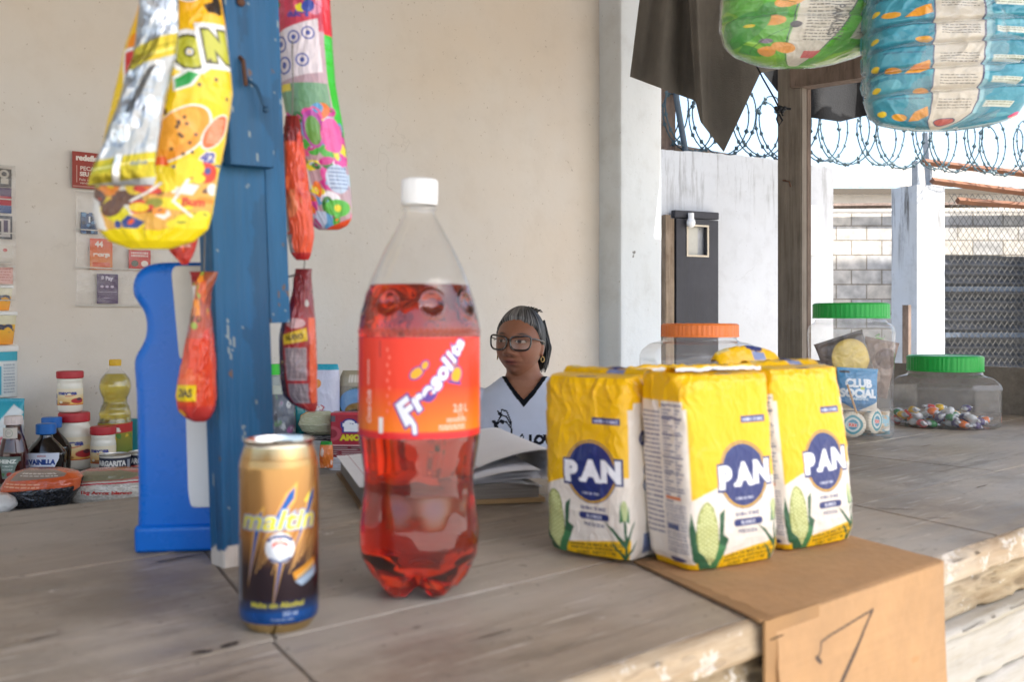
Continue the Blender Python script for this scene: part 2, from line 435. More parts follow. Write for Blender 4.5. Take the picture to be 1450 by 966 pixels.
# =====================================================================================
# SETTING
# =====================================================================================
def wallmat(name, base, warm, dirt, stain_z=None, speck=True, bump=0.25, vs=1.2, dirty=0.25, cracks=0.3):
    """painted plaster: broad tone changes, specks, vertical dirt runs with shapes of their own"""
    m = bpy.data.materials.new(name); m.use_nodes = True; t = m.node_tree; L = t.links; b = t.nodes['Principled BSDF']
    b.inputs['Roughness'].default_value = 0.85; b.inputs['Specular IOR Level'].default_value = 0.25
    tc = t.nodes.new('ShaderNodeTexCoord')
    def noise(scale, det=5, st=None, rough=0.6):
        n = t.nodes.new('ShaderNodeTexNoise'); n.inputs['Scale'].default_value = scale; n.inputs['Detail'].default_value = det; n.inputs['Roughness'].default_value = rough
        if st:
            mp = t.nodes.new('ShaderNodeMapping'); mp.inputs['Scale'].default_value = st; L.new(tc.outputs['Object'], mp.inputs[0]); L.new(mp.outputs[0], n.inputs[0])
        else: L.new(tc.outputs['Object'], n.inputs[0])
        return n.outputs['Fac']
    def rng(src, a, bb, c=0, d=1):
        r = t.nodes.new('ShaderNodeMapRange'); r.inputs[1].default_value = a; r.inputs[2].default_value = bb; r.inputs[3].default_value = c; r.inputs[4].default_value = d
        L.new(src, r.inputs[0]); return r.outputs[0]
    def mix(f, a, bb):
        x = t.nodes.new('ShaderNodeMix'); x.data_type = 'RGBA'; L.new(f, x.inputs[0])
        for i, s in ((6, a), (7, bb)):
            if isinstance(s, tuple): x.inputs[i].default_value = (*s, 1)
            else: L.new(s, x.inputs[i])
        return x.outputs[2]
    c = mix(rng(noise(vs, 4), 0.35, 0.65), base, warm)
    c = mix(rng(noise(9, 6), 0.5, 0.75, 0, dirty), c, dirt)
    if speck: c = mix(rng(noise(70, 2), 0.70, 0.74, 0, 0.5), c, dirt); c = mix(rng(noise(14, 2), 0.76, 0.78, 0, 0.8), c, tuple(x * 0.4 for x in dirt))
    run = rng(noise(1, 6, (14, 14, 1.3), 0.7), 0.53, 0.66, 0, 1)
    if stain_z:
        z0, z1 = stain_z; sp = t.nodes.new('ShaderNodeSeparateXYZ'); L.new(tc.outputs['Object'], sp.inputs[0])
        zz = rng(sp.outputs['Z'], z0, z1, 0, 1); mu = t.nodes.new('ShaderNodeMath'); mu.operation = 'MULTIPLY'; L.new(run, mu.inputs[0]); L.new(zz, mu.inputs[1])
        c = mix(mu.outputs[0], c, dirt)
    # hairline cracks
    v = t.nodes.new('ShaderNodeTexVoronoi'); v.feature = 'DISTANCE_TO_EDGE'; v.inputs['Scale'].default_value = 1.3
    wv = t.nodes.new('ShaderNodeTexNoise'); wv.inputs['Scale'].default_value = 5; wv.inputs['Detail'].default_value = 5; L.new(tc.outputs['Object'], wv.inputs[0])
    av = t.nodes.new('ShaderNodeVectorMath'); av.operation = 'MULTIPLY_ADD'; L.new(wv.outputs['Color'], av.inputs[0]); av.inputs[1].default_value = (0.35,) * 3; L.new(tc.outputs['Object'], av.inputs[2])
    L.new(av.outputs[0], v.inputs[0])
    cr = rng(v.outputs['Distance'], 0.0, 0.004, 1, 0)
    ms = rng(noise(1.7, 3), 0.58, 0.66, 0, cracks); mu = t.nodes.new('ShaderNodeMath'); mu.operation = 'MULTIPLY'; L.new(cr, mu.inputs[0]); L.new(ms, mu.inputs[1])
    c = mix(mu.outputs[0], c, tuple(x * 0.5 for x in dirt))
    L.new(c, b.inputs['Base Color'])
    nb = noise(38, 6, None, 0.7); n2 = noise(5, 4)
    ad = t.nodes.new('ShaderNodeMath'); ad.operation = 'MULTIPLY_ADD'; L.new(n2, ad.inputs[0]); ad.inputs[1].default_value = 3.0; L.new(nb, ad.inputs[2])
    bp = t.nodes.new('ShaderNodeBump'); bp.inputs['Strength'].default_value = bump; bp.inputs['Distance'].default_value = 0.008
    L.new(ad.outputs[0], bp.inputs['Height']); L.new(bp.outputs[0], b.inputs['Normal'])
    return m

PLASTER = wallmat('inner_plaster', H('#d8d5d1'), H('#d8ccbe'), H('#a08f7c'), bump=0.14, dirty=0.10, cracks=0.12, vs=0.8)
PLASTER2 = wallmat('column_plaster', H('#d8dfe5'), H('#d4d9dc'), H('#8f8a80'), dirty=0.2)
FENCEW = wallmat('yard_wall_paint', H('#c8cbcf'), H('#bfc1c3'), H('#5d5850'), stain_z=(1.75, 2.5), dirty=0.15, bump=0.15)
PILLW = wallmat('pillar_paint', H('#a9afb6'), H('#a5a7a8'), H('#4a4844'), stain_z=(1.5, 2.1))
def woodmat(name, base, dark, lightc, st=(1.2, 22, 22), rough=0.65, chips=None, bump=0.35, wear=False):
    m = bpy.data.materials.new(name); m.use_nodes = True; t = m.node_tree; L = t.links; b = t.nodes['Principled BSDF']
    b.inputs['Specular IOR Level'].default_value = 0.4
    tc = t.nodes.new('ShaderNodeTexCoord'); mp = t.nodes.new('ShaderNodeMapping'); mp.inputs['Scale'].default_value = st; L.new(tc.outputs['Object'], mp.inputs[0])
    def noise(src, scale, det, ro=0.6):
        n = t.nodes.new('ShaderNodeTexNoise'); n.inputs['Scale'].default_value = scale; n.inputs['Detail'].default_value = det; n.inputs['Roughness'].default_value = ro; L.new(src, n.inputs[0]); return n.outputs['Fac']
    def rng(src, a, bb, c=0, d=1):
        r = t.nodes.new('ShaderNodeMapRange'); r.inputs[1].default_value = a; r.inputs[2].default_value = bb; r.inputs[3].default_value = c; r.inputs[4].default_value = d
        L.new(src, r.inputs[0]); return r.outputs[0]
    def mix(f, a, bb):
        x = t.nodes.new('ShaderNodeMix'); x.data_type = 'RGBA'; L.new(f, x.inputs[0])
        for i, s in ((6, a), (7, bb)):
            if isinstance(s, tuple): x.inputs[i].default_value = (*s, 1)
            else: L.new(s, x.inputs[i])
        return x.outputs[2]
    g = noise(mp.outputs[0], 3.0, 8, 0.7)
    c = mix(rng(g, 0.35, 0.65), dark, base)
    c = mix(rng(noise(tc.outputs['Object'], 3.5, 5), 0.45, 0.7, 0, 0.6), c, lightc)
    c = mix(rng(noise(mp.outputs[0], 9.0, 4), 0.66, 0.72, 0, 0.5), c, tuple(x * 0.45 for x in dark))
    if wear:
        c = mix(rng(noise(tc.outputs['Object'], 2.2, 7, 0.72), 0.48, 0.60, 0, 0.60), c, tuple(x * 0.60 for x in dark))      # old stains
        sc_ = t.nodes.new('ShaderNodeMapping'); sc_.inputs['Scale'].default_value = (3, 60, 60); sc_.inputs['Rotation'].default_value = (0, 0, 0.5); L.new(tc.outputs['Object'], sc_.inputs[0])
        c = mix(rng(noise(sc_.outputs[0], 2.0, 5, 0.7), 0.60, 0.66, 0, 0.8), c, tuple(min(1, x * 1.25) for x in lightc))                                     # scuffs
        c = mix(rng(noise(tc.outputs['Object'], 95, 2, 0.5), 0.70, 0.73, 0, 0.6), c, tuple(x * 0.4 for x in dark))           # specks
        c = mix(rng(noise(mp.outputs[0], 1.6, 9, 0.8), 0.56, 0.62, 0, 0.65), c, tuple(x * 0.55 for x in dark))                # open grain
    if chips:
        cc, thr = chips; c = mix(rng(noise(tc.outputs['Object'], 16, 7, 0.75), thr, thr + 0.03, 0, 0.9), c, cc)
    L.new(c, b.inputs['Base Color']); L.new(rng(g, 0.3, 0.7, rough - 0.12, rough + 0.12), b.inputs['Roughness'])
    bp = t.nodes.new('ShaderNodeBump'); bp.inputs['Strength'].default_value = bump; bp.inputs['Distance'].default_value = 0.004
    L.new(g, bp.inputs['Height']); L.new(bp.outputs[0], b.inputs['Normal'])
    MATS[name] = m
    return m

# ground: one big sheet with an uneven dusty concrete surface
GROUND = wallmat('dusty_concrete', H('#bab5ac'), H('#a9a297'), H('#77706a'), vs=0.5)
m = MB(); m.add([(-90, -90, 0), (90, -90, 0), (90, 160, 0), (-90, 160, 0)], [(0, 1, 2, 3)])
g = m.build('ground', GROUND); tag(g, kind='structure')

# the shop's back wall with its end column (both in the counter's frame)
shop = thing('shop_wall', 'cream plastered back wall of the shop with a whiter column at its right end', 'wall', (0, 0, 0), PHI)
xs = np.linspace(-3.2, 3.09, 160); zs = np.linspace(3.05, 0, 80); X, Z = np.meshgrid(xs, zs)
Y = 2.98 + 0.006 * (fbm(X * 1.5, Z * 1.5, 3) - 0.5)
grid('wall_face', np.stack([X, Y, Z], -1), PLASTER, shop)
m = MB(); m.box(-3.2, 3.09, 2.99, 3.14, 0, 3.05); m.build('wall', PLASTER, shop)
def rough_col(x0, x1, y0, y1, z1, mat, parent, name='column', seed=5):
    # a slightly uneven square column, rows every 4 cm
    Hn = 76; W = 64
    rows = [(0, (x0 + x1) / 2, (y0 + y1) / 2, z1, (x1 - x0) / 2, (y1 - y0) / 2, 26), (1, (x0 + x1) / 2, (y0 + y1) / 2, 0, (x1 - x0) / 2, (y1 - y0) / 2, 26)]
    o = loft(name, rows, mat, parent, W=W * 2, Hn=Hn, disp=lambda u, v: 0.006 * (fbm(u * 14, v * 24, seed) - 0.5)); o.data.set_sharp_from_angle(angle=R(35)); return o
rough_col(3.085, 3.352, 2.856, 3.14, 3.05, PLASTER2, shop)

# roof over counter and room: sheets on the rafters, above the picture
ROOFM = pbr('old_roof_sheet', H('#7d7468'), rough=0.7, var=0.3, vscale=3)
rf = thing('shop_roof', 'weathered grey sheet roof sheltering the counter and the room', 'roof', (0, 0, 0), PHI)
m = MB()
for i in range(34):
    x0 = -3.3 + i * 0.2
    m.box(x0, x0 + 0.1, -1.15, 3.35, 2.78, 2.80); m.box(x0 + 0.1, x0 + 0.2, -1.15, 3.35, 2.80, 2.82)
for i in range(6):  # extra strip added to keep the sun off the column
    x0 = 3.5 + i * 0.2
    m.box(x0, x0 + 0.1, -1.15, 1.9, 2.78, 2.80); m.box(x0 + 0.1, x0 + 0.2, -1.15, 1.9, 2.80, 2.82)
m.build('roof_sheet', ROOFM, rf)
m = MB()
for y in (-1.0, 0.2, 1.5, 2.9): m.box(-3.3, 3.45, y, y + 0.06, 2.70, 2.775)
m.build('rafter', woodmat('rafter_wood', H('#6e5b48'), H('#4a3c2f'), H('#8a7660')), rf)

# ---------------- counter ----------------
CW = woodmat('worn_counter_top', H('#b0a291'), H('#8f8374'), H('#bdb6ac'), st=(1.4, 11, 11), rough=0.5, chips=(H('#d5cfc6'), 0.66), bump=0.6, wear=True)
FRONTW = woodmat('peeling_front_board', H('#b9a88f'), H('#8c7457'), H('#c0b8ab'), st=(1.5, 14, 14), rough=0.75, chips=(H('#c6bfb4'), 0.57), bump=0.7)
ct = thing('wooden_counter', 'long worn plank counter with peeling white front boards, running away to the right', 'counter', (0, 0, 0), PHI)
seams = [(0.4965, 0.705, [(-2.4, -2.4), (0.325, 0.365), (1.17, 1.215), (2.64, 2.64)]),
         (0.705, 1.035, [(-2.4, -2.4), (0.37, 0.455), (1.66, 1.66), (2.64, 2.64)]),
         (1.035, 1.392, [(-2.4, -2.4), (0.462, 0.53), (2.64, 2.64)])]
V = []; Fc = []
bm = bmesh.new()
for n0, n1, cuts in seams:
    for (a0, a1), (b0, b1) in zip(cuts[:-1], cuts[1:]):
        g_ = 0.0008; dz = random.uniform(-0.0005, 0.0004)
        q = [(a0 + g_, n0 + g_), (b0 - g_, n0 + g_), (b1 - g_, n1 - g_), (a1 + g_, n1 - g_)]
        vs = [bm.verts.new((x, y, TOP + dz)) for x, y in q]; vb = [bm.verts.new((x, y, TOP - 0.031)) for x, y in q]
        bm.faces.new(vs); bm.faces.new(vb[::-1])
        for i in range(4): bm.faces.new((vs[i], vb[i], vb[(i + 1) % 4], vs[(i + 1) % 4]))
bmesh.ops.recalc_face_normals(bm, faces=bm.faces)
bmesh.ops.bevel(bm, geom=[e for e in bm.edges if all(v.co.z > TOP - 0.01 for v in e.verts)], offset=0.0011, segments=2, affect='EDGES')
me = bpy.data.meshes.new('tabletop'); bm.to_mesh(me); bm.free(); me.materials.append(CW)
o = bpy.data.objects.new('tabletop', me); COL.objects.link(o); o.parent = ct
m = MB(); m.box(-2.4, 2.63, 0.55, 1.37, TOP - 0.06, TOP - 0.034); m.build('tabletop_bearer', pbr('dark_gap_wood', H('#2c2620'), rough=0.9), ct)
def board(name, z0, z1, n0, seed, mat=FRONTW, rough_=0.004):
    # a long board with a worn uneven face and soft top edge
    xs = np.concatenate([np.linspace(-0.6, 1.9, 500), [2.64]]); k = np.linspace(0, 1, 14)
    pts = []
    e = 0.006
    bk = 0.0105 if name == 'edge_board' else 0.03
    prof = [(n0 + bk, z1), (n0 + e, z1), (n0 + e * 0.35, z1 - e * 0.25), (n0, z1 - e)] + [(n0, z1 - e - (z1 - z0 - 2 * e) * t) for t in k[1:-1]] + [(n0, z0 + e), (n0 + e * 0.4, z0 + e * 0.2), (n0 + e, z0), (n0 + bk, z0)]
    P = np.zeros((len(prof), len(xs), 3))
    for i, (y, z) in enumerate(prof):
        P[i, :, 0] = xs; P[i, :, 2] = z; P[i, :, 1] = y
        if 0 < i < len(prof) - 1:
            P[i, :, 1] += rough_ * (fbm(xs * 9, np.full_like(xs, z * 80), seed, 5) - 0.45) + rough_ * 1.2 * np.clip(fbm(xs * 30, np.full_like(xs, z * 150), seed + 7, 3) - 0.6, 0, 1) * 4
            if i < 4: P[i, :, 2] -= 0.004 * np.clip(fbm(xs * 25, np.full_like(xs, 3.3), seed + 3) - 0.5, 0, 1) * 3
    return grid(name, P, mat, ct, wrap=False)
board('edge_board', 0.9185, 0.9497, 0.485, 2, rough_=0.006)
FR2 = woodmat('rough_sawn_board', H('#b0a084'), H('#7f6a4c'), H('#bbb1a0'), st=(3, 22, 22), rough=0.85, chips=(H('#cdc8be'), 0.6), bump=0.9)
board('front_board', 0.873, 0.9175, 0.497, 12, mat=FR2, rough_=0.009)
FR3 = woodmat('white_painted_board', H('#b2afa9'), H('#98907f'), H('#bcbab6'), st=(1.2, 12, 12), rough=0.7, chips=(H('#a08c70'), 0.66), bump=0.4)
board('ledge_strip', 0.8585, 0.872, 0.484, 22, mat=FR3, rough_=0.003)
board('front_board', 0.792, 0.8575, 0.497, 32, mat=FR3, rough_=0.004)
board('front_board', 0.60, 0.789, 0.5, 42, mat=FR3, rough_=0.004)
board('front_board', 0.30, 0.597, 0.5, 43, mat=FR3, rough_=0.004)
board('front_board', 0.02, 0.297, 0.5, 44, mat=FR3, rough_=0.004)
m = MB(); m.box(-2.4, 2.63, 0.52, 0.54, 0.0, 0.915); m.build('frame', MATS['dark_gap_wood'], ct)
KNOT = pbr('dark_knot', H('#3a2e26'), rough=0.9, var=0.3)
def mark(px, py, l_, w_, ang, seed):
    c_ = C(px, py); p_ = (c_.x * U.x + c_.y * U.y, c_.x * N.x + c_.y * N.y); rd = random.Random(seed); m = MB(); n_ = 18; pts = []
    for i in range(n_):
        a_ = 2 * PI * i / n_; k_ = rd.uniform(0.65, 1.1); x_ = math.cos(a_) * l_ * k_; y_ = math.sin(a_) * w_ * k_
        pts.append((p_[0] + x_ * math.cos(ang) - y_ * math.sin(ang), p_[1] + x_ * math.sin(ang) + y_ * math.cos(ang), TOP + 0.0009))
    m.add(pts, [tuple(range(n_))]); m.build('knot', KNOT, ct)
for a_ in ((325, 915, 0.010, 0.004, 0.2, 1), (286, 925, 0.008, 0.0035, -0.3, 2), (1268, 722, 0.03, 0.002, -0.9, 3), (1100, 905, 0.012, 0.0016, 0.1, 4), (1312, 632, 0.022, 0.0016, 0.0, 5), (252, 792, 0.03, 0.0025, 0.05, 6), (60, 905, 0.018, 0.0014, 0.1, 7), (700, 900, 0.02, 0.0012, 0.0, 8), (1390, 690, 0.03, 0.0015, 0.05, 9), (1330, 735, 0.02, 0.0015, -0.8, 10)): mark(*a_)
ENDW = woodmat('end_board_wood', H('#7f766b'), H('#5c5146'), H('#978d80'), rough=0.7)
m = MB(); m.box(2.645, 2.672, 0.40, 1.80, 0.90, 1.072, bev=0.003); m.build('end_board', ENDW, ct)
for u_, n_ in ((2.56, 1.3), (0.4, 1.3), (-1.2, 1.3)): m = MB(); m.box(u_, u_ + 0.07, n_, n_ + 0.07, 0, TOP - 0.062); m.build('support_post', ENDW, ct)

# lower table behind the counter
LW = woodmat('low_table_wood', H('#8a8680'), H('#6b655d'), H('#a09c96'), rough=0.6)
lt = thing('low_table', 'lower grey table against the wall holding groceries behind the counter', 'table', (0, 0, 0), PHI)
m = MB(); m.box(0.05, 1.95, 2.0, 2.93, LOW - 0.03, LOW, bev=0.003); m.build('tabletop', LW, lt)
for x in (0.1, 1.85):
    for y in (2.06, 2.86): m = MB(); m.box(x, x + 0.05, y, y + 0.05, 0, LOW - 0.031); m.build('leg', LW, lt)

# ---------------- brown wooden post, beam, string ----------------
BW = woodmat('grey_brown_post', H('#857b70'), H('#62594f'), H('#988e84'), st=(22, 22, 1.2), rough=0.8, bump=0.5)
BW2 = woodmat('rough_brown_post', H('#75645a'), H('#4f4238'), H('#8d7c70'), st=(14, 14, 2.5), rough=0.9, bump=1.0)
bp_ = on_n(1135, 1.75)
p = thing('wooden_post', 'grey-brown timber post behind the yellow flour packs, a black string knotted round it', 'post', (bp_.x, bp_.y, 0), PHI)
m = MB(); m.box(0, 0.032, 0.0, 0.088, 0, 2.7, bev=0.003); m.build('post', BW, p)
m = MB(); m.box(0.0335, 0.062, 0.003, 0.07, 0, 2.7, bev=0.004); m.build('splint', BW2, p)
m = MB(); nz_ = Vector((-0.002, 0.045, 1.63)); m.tube([nz_ + Vector((0.0, 0.02, 0.005)), nz_ + Vector((-0.012, 0.0, 0.0)), nz_ + Vector((-0.014, -0.012, -0.004)), nz_ + Vector((-0.013, -0.016, -0.02))], 0.0025, 6)
m.build('nail', pbr('rusty_iron', H('#5a3a28'), rough=0.8, var=0.3), p)
bA = Wp(1118, 108, 3.11); bB = Wp(1480, 52, 2.66)
m = MB(); d = (bB - bA).normalized(); a_ = math.atan2(d.y, d.x); L_ = (bB - bA).length
M_ = Matrix.Translation(bA) @ Matrix.Rotation(a_, 4, 'Z') @ Matrix.Rotation(-math.asin(d.z), 4, 'Y')
m.box(0, L_, 0.0, 0.06, -0.036, 0.036, M=M_, bev=0.003)
bo = m.build('roof_beam', BW2); tag(bo, 'rough brown timber beam running right from the top of the wooden post', 'beam')
STR = pbr('black_string', H('#15171c'), rough=0.7)
s_ = thing('black_string', 'black string tied in a knot around the grey-brown timber post', 'string', Wp(1103, 152, 2.98))
o0 = Wp(1103, 152, 2.98)
m = MB(); m.tube([Wp(1070, 90, 3.3), Wp(1080, 110, 3.2), Wp(1096, 138, 3.04), Wp(1103, 152, 3.0)], 0.0026, 6)
m.tube([Wp(1103, 150, 3.0), Wp(1112, 153, 2.985), Wp(1120, 154, 2.98)], 0.0035, 6)
m.tube([Wp(1101, 158, 2.99), Wp(1108, 170, 2.985), Wp(1103, 178, 2.985), Wp(1100, 168, 2.985), Wp(1104, 155, 2.985), Wp(1109, 164, 2.985)], 0.003, 6)
for i in range(5): m.ball(Wp(1099 + i * 3, 153 + (i % 2) * 4, 2.985), 0.007, 8, 6)
m.build('knot', STR, s_, smooth=True, off=o0)

# ---------------- hanging tarps ----------------
TARP = pbr('brown_canvas', H('#6b6660'), rough=0.9, var=0.25, vscale=6, bump=0.3, bscale=220)
DTARP = pbr('dark_canvas', H('#1c1d20'), rough=0.85, var=0.3, vscale=5, bump=0.3, bscale=150)
def tarp(name, label, top, bot, d, mat, folds, W=120, Hn=50, lo=None, seed=3):
    """top/bot: photo polylines (px,py) sampled over the width; a cloth with folds and real thickness"""
    t = np.linspace(0, 1, W)
    def samp(pl):
        pl = np.array(pl, float); l = np.concatenate([[0], np.cumsum(np.abs(np.diff(pl[:, 0])) + 1e-3)]); l /= l[-1]
        return np.interp(t, l, pl[:, 0]), np.interp(t, l, pl[:, 1])
    tx, ty = samp(top); bx, by = samp(bot); v = np.linspace(0, 1, Hn)[:, None]
    px = tx * (1 - v) + bx * v; py = ty * (1 - v) + by * v
    dd = d + folds(t[None, :], v) + 0.02 * (fbm(px / 40, py / 60, seed) - 0.5)
    P = np.stack([(px - 725) / F * dd, dd + 0 * px, EYE + (450 - py) / F * dd], -1)
    B = P.copy(); B[..., 1] += 0.002
    o = grid(name, np.concatenate([P, B[:, ::-1]], 1), mat, None, wrap=True)
    return tag(o, label, 'tarp')
tarp('canvas_tarp', 'brown canvas tarp hanging in a long pointed fold beside the timber post',
     [(972, -60), (990, -60), (1010, -60), (1060, -60), (1130, -60)], [(984, 140), (992, 172), (1025, 215), (1077, 103), (1128, 92)], 3.36, TARP,
     lambda t, v: 0.03 * np.sin(t * 7 + v) - 0.05 * np.exp(-((t - 0.08) / 0.05) ** 2))
tarp('canvas_tarp', 'brown canvas tarp corner spread across the white column at the top', [(913, -60), (950, -60), (990, -60)], [(892, 108), (940, 126), (992, 145)], 3.44, TARP,
     lambda t, v: 0.05 * np.sin(t * 10 + 0.4 * v) * (0.4 + 0.6 * v), W=80, seed=8)
tarp('dark_awning', 'dark grey awning cloth sagging behind the timber post and beam', [(1085, -50), (1150, -50), (1240, -50)], [(1073, 92), (1100, 128), (1147, 166), (1190, 172), (1240, 160)], 4.5, DTARP,
     lambda t, v: 0.10 * np.sin(t * 9) * v, seed=12)
tarp('dark_awning', 'dark awning cloth at the right edge behind the blue pack', [(1434, -50), (1520, -50)], [(1437, 128), (1520, 118)], 3.6, DTARP, lambda t, v: 0.03 * np.sin(t * 9) * v, W=30, seed=14)

# ---------------- yard wall, door, razor wire ----------------
A0 = Vector((1.006, 6.69, 0)); TD = Vector((1.374, 0.70, 0)).normalized(); TA = math.atan2(TD.y, TD.x); TN = Vector((TD.y, -TD.x, 0))   # TN faces the camera
def fx(px, off=0.0):        # x along the yard wall where the photo column px meets it (off = distance in front)
    r = (px - 725) / F; o = A0 + TN * off
    return (r * o.y - o.x) / (TD.x - r * TD.y)
def fd(px, off=0.0): x = fx(px, off); return (A0 + TN * off + TD * x).y
fw = thing('yard_wall', 'stained whitewashed yard wall behind the timber post, coiled wire along its top', 'wall', A0, TA)
x1 = fx(1180)
xs = np.linspace(-3.2, x1, 240); zs = np.linspace(0, 1, 60)
topz = lambda x: 2.33 + 0.012 * np.sin(x * 3.1) + 0.02 * (fbm(x * 12, x * 0 + 2.0, 4) - 0.5) - 0.0 * x
X, T = np.meshgrid(xs, zs[::-1]); Z = T * topz(X)
FRT = np.stack([X, 0.008 * (fbm(X * 6, Z * 6, 6) - 0.5), Z], -1)
BCK = FRT.copy(); BCK[..., 1] = 0.15
ring = np.concatenate([FRT, BCK[:, ::-1]], 1)
o = grid('wall', ring, FENCEW, fw, wrap=True, caps=(False, False)); o.data.set_sharp_from_angle(angle=R(40))
m = MB()
tp = FRT[0]; 
V = [tuple(q) for q in tp] + [(q[0], 0.15, q[2]) for q in tp]; n_ = len(tp); m.add(V, [(i, i + 1, n_ + i + 1, n_ + i) for i in range(n_ - 1)]); m.build('wall_coping', FENCEW, fw)

DG = woodmat('dark_door_paint', H('#34343a'), H('#26262b'), H('#3f3f45'), st=(14, 14, 1.5), rough=0.6, chips=(H('#8b8880'), 0.8))
OLDW = woodmat('old_jamb_wood', H('#8d7c68'), H('#5b4a3a'), H('#a99a88'), st=(20, 20, 1.2), rough=0.85)
dr = thing('dark_door', 'narrow dark grey door with a small square window hole, set in the whitewashed wall', 'door', A0 + TN * 0.02, TA)
xa, xb = fx(951), fx(1010); zt = zat(312, fd(985))
hx0, hx1 = fx(967), fx(994); hz0, hz1 = zat(362, fd(985)), zat(322, fd(985))
m = MB(); zb_ = 0.03
m.box(xa, hx0, -0.035, 0, zb_, zt); m.box(hx1, xb, -0.035, 0, zb_, zt); m.box(hx0, hx1, -0.035, 0, zb_, hz0); m.box(hx0, hx1, -0.035, 0, hz1, zt)
m.build('door_panel', DG, dr)
m = MB(); e = 0.012
m.box(hx0 - e, hx0, -0.042, -0.036, hz0 - e, hz1 + e); m.box(hx1, hx1 + e, -0.042, -0.036, hz0 - e, hz1 + e); m.box(hx0, hx1, -0.042, -0.036, hz1, hz1 + e); m.box(hx0, hx1, -0.042, -0.036, hz0 - e, hz0)
m.build('window_frame', pbr('pale_trim', H('#c9bda8'), rough=0.7), dr)
m = MB(); m.box(hx0, hx0 + (hx1 - hx0) * 0.62, -0.012, -0.008, hz0, hz1); m.build('pane', pbr('pale_gap_light', H('#b9b7ad'), rough=0.6), dr)  # pale sheet coloured as the light showing through the window hole
m = MB(); m.box(xa - 0.10, xa - 0.055, -0.05, 0, 0, zt + 0.02, bev=0.004); m.box(xa - 0.05, xa - 0.012, -0.03, 0, 0, zt, bev=0.004); m.build('jamb', OLDW, dr)
m = MB(); m.box(xa - 0.02, xb + 0.0, -0.045, 0, zt + 0.006, zt + 0.055, bev=0.004); m.build('lintel', DG, dr)
lb = thing('bulb_holder', 'small white bulb holder above the dark door', 'lamp', A0 + TD * fx(967) + TN * 0.09 + Vector((0, 0, zat(313, fd(972)))), TA)
m = MB(); m.ball((0, 0, -0.02), 0.03, 12, 8, (1, 1, 1.2)); m.build('bulb', WHITEP, lb, smooth=True)
m = MB(); m.tube([(0, 0, 0.0), (0, 0, 0.045)], 0.02, 10); m.build('socket', WHITEP, lb)
m = MB(); sx = fx(1143, 0.02)
m.box(sx, sx + 0.085, -0.03, 0, zat(362, fd(1150)), zat(291, fd(1150)) - 0.0, bev=0.006)
o = m.build('meter_box', pbr('pale_box', H('#dcdcda'), rough=0.5)); o.location = A0 + TN * 0.012; o.rotation_euler = (0, 0, TA); tag(o, 'small white meter box on the yard wall just right of the timber post', 'box')

# old timber, pipe and board on top of the wall, left of the pointed tarp
def frontp(px, py, off=0.0): q = A0 + TN * off + TD * fx(px, off); return Vector((q.x, q.y, zat(py, q.y)))
m = MB(); q0 = frontp(937, 219, -0.10); m.box(-0.01, 0.12, 0, 0.1, -0.02, 0.75, bev=0.006)
o = m.build('old_timber', BW2); o.location = q0; o.rotation_euler = (0, 0, TA); tag(o, 'old dark timber stub standing on the wall beside the white column', 'post')
m = MB(); m.tube([frontp(957, 120, -0.05), frontp(958, 140, -0.05), frontp(972, 222, -0.05)], 0.021, 12)
o = m.build('steel_pipe', pbr('blue_grey_pipe', H('#45525e'), rough=0.5, var=0.2), smooth=True, off=frontp(957, 120, -0.05)); o.location = frontp(957, 120, -0.05); tag(o, 'slanting blue-grey steel pipe beside the old timber stub', 'pipe')
q0 = frontp(943, 214, -0.16); q1 = frontp(1098, 231, -0.16)
m = MB(); m.tube([q0, q1], [0.06, 0.012], 6); o = m.build('roof_board', OLDW, off=q0); o.location = q0; tag(o, 'weathered board lying along the top of the yard wall', 'board')

WIRE = pbr('galvanised_wire', H('#2f444c'), rough=0.5, metal=0.2, var=0.2)
rz = thing('razor_wire', 'coiled razor wire looping along the top of the yard wall', 'razor wire', A0, TA)
m = MB(); mbb = MB(); rnd = random.Random(8); barbs_at = []
x_a, x_b = fx(935) - 0.2, fx(1500) + 0.3
pts = []; pitch = 0.30; turns = int((x_b - x_a) / pitch)
for strand, (ph, rad0) in enumerate(((0.0, 0.235), (2.6, 0.2))):
    pts = []
    for i in range(turns * 28):
        t = i / 28; an = 2 * PI * t + ph
        k = int(t); rr_ = random.Random(k * 7 + strand); rad = rad0 * rr_.uniform(0.97, 1.04)
        xc = x_a + t * pitch + (0.1 if strand else 0)
        pts.append(Vector((xc + rad * 0.78 * math.cos(an), 0.08 + 0.05 * math.sin(an * 0.5) + 0.03 * strand, 2.33 + 0.03 + rad + rad * math.sin(an) + 0.018 * (xc - 1))))
    m.tube(pts, 0.0052, 5)
    acc = 0
    for a_, b_ in zip(pts[:-1], pts[1:]):
        acc += (b_ - a_).length
        if acc > 0.105:
            acc = 0; barbs_at.append((a_.copy(), (b_ - a_).normalized().to_track_quat('X', 'Z')))
m.build('wire', WIRE, rz, smooth=True)
vis = [b for b in barbs_at if fx(938) - 0.1 < b[0].x < fx(1450) + 0.3]; far = vis[::2][100:] + vis[1::2]
bb = MB(); bb.ball((0, 0, 0), 0.023, 4, 2, (1.1, 0.4, 0.85)); b0 = bb.build('barb', WIRE, rz)
for i, (p_, q_) in enumerate(vis[::2][:100]):
    o = b0 if i == 0 else b0.copy()
    if i: COL.objects.link(o)
    o.parent = rz; o.location = p_; o.rotation_euler = q_.to_euler()
for p_, q_ in far: mbb.ball(p_, 0.023, 4, 2, (1.1, 0.4, 0.85), M=q_.to_matrix().to_4x4())
tag(mbb.build('small_barbs', WIRE, rz), kind='stuff')

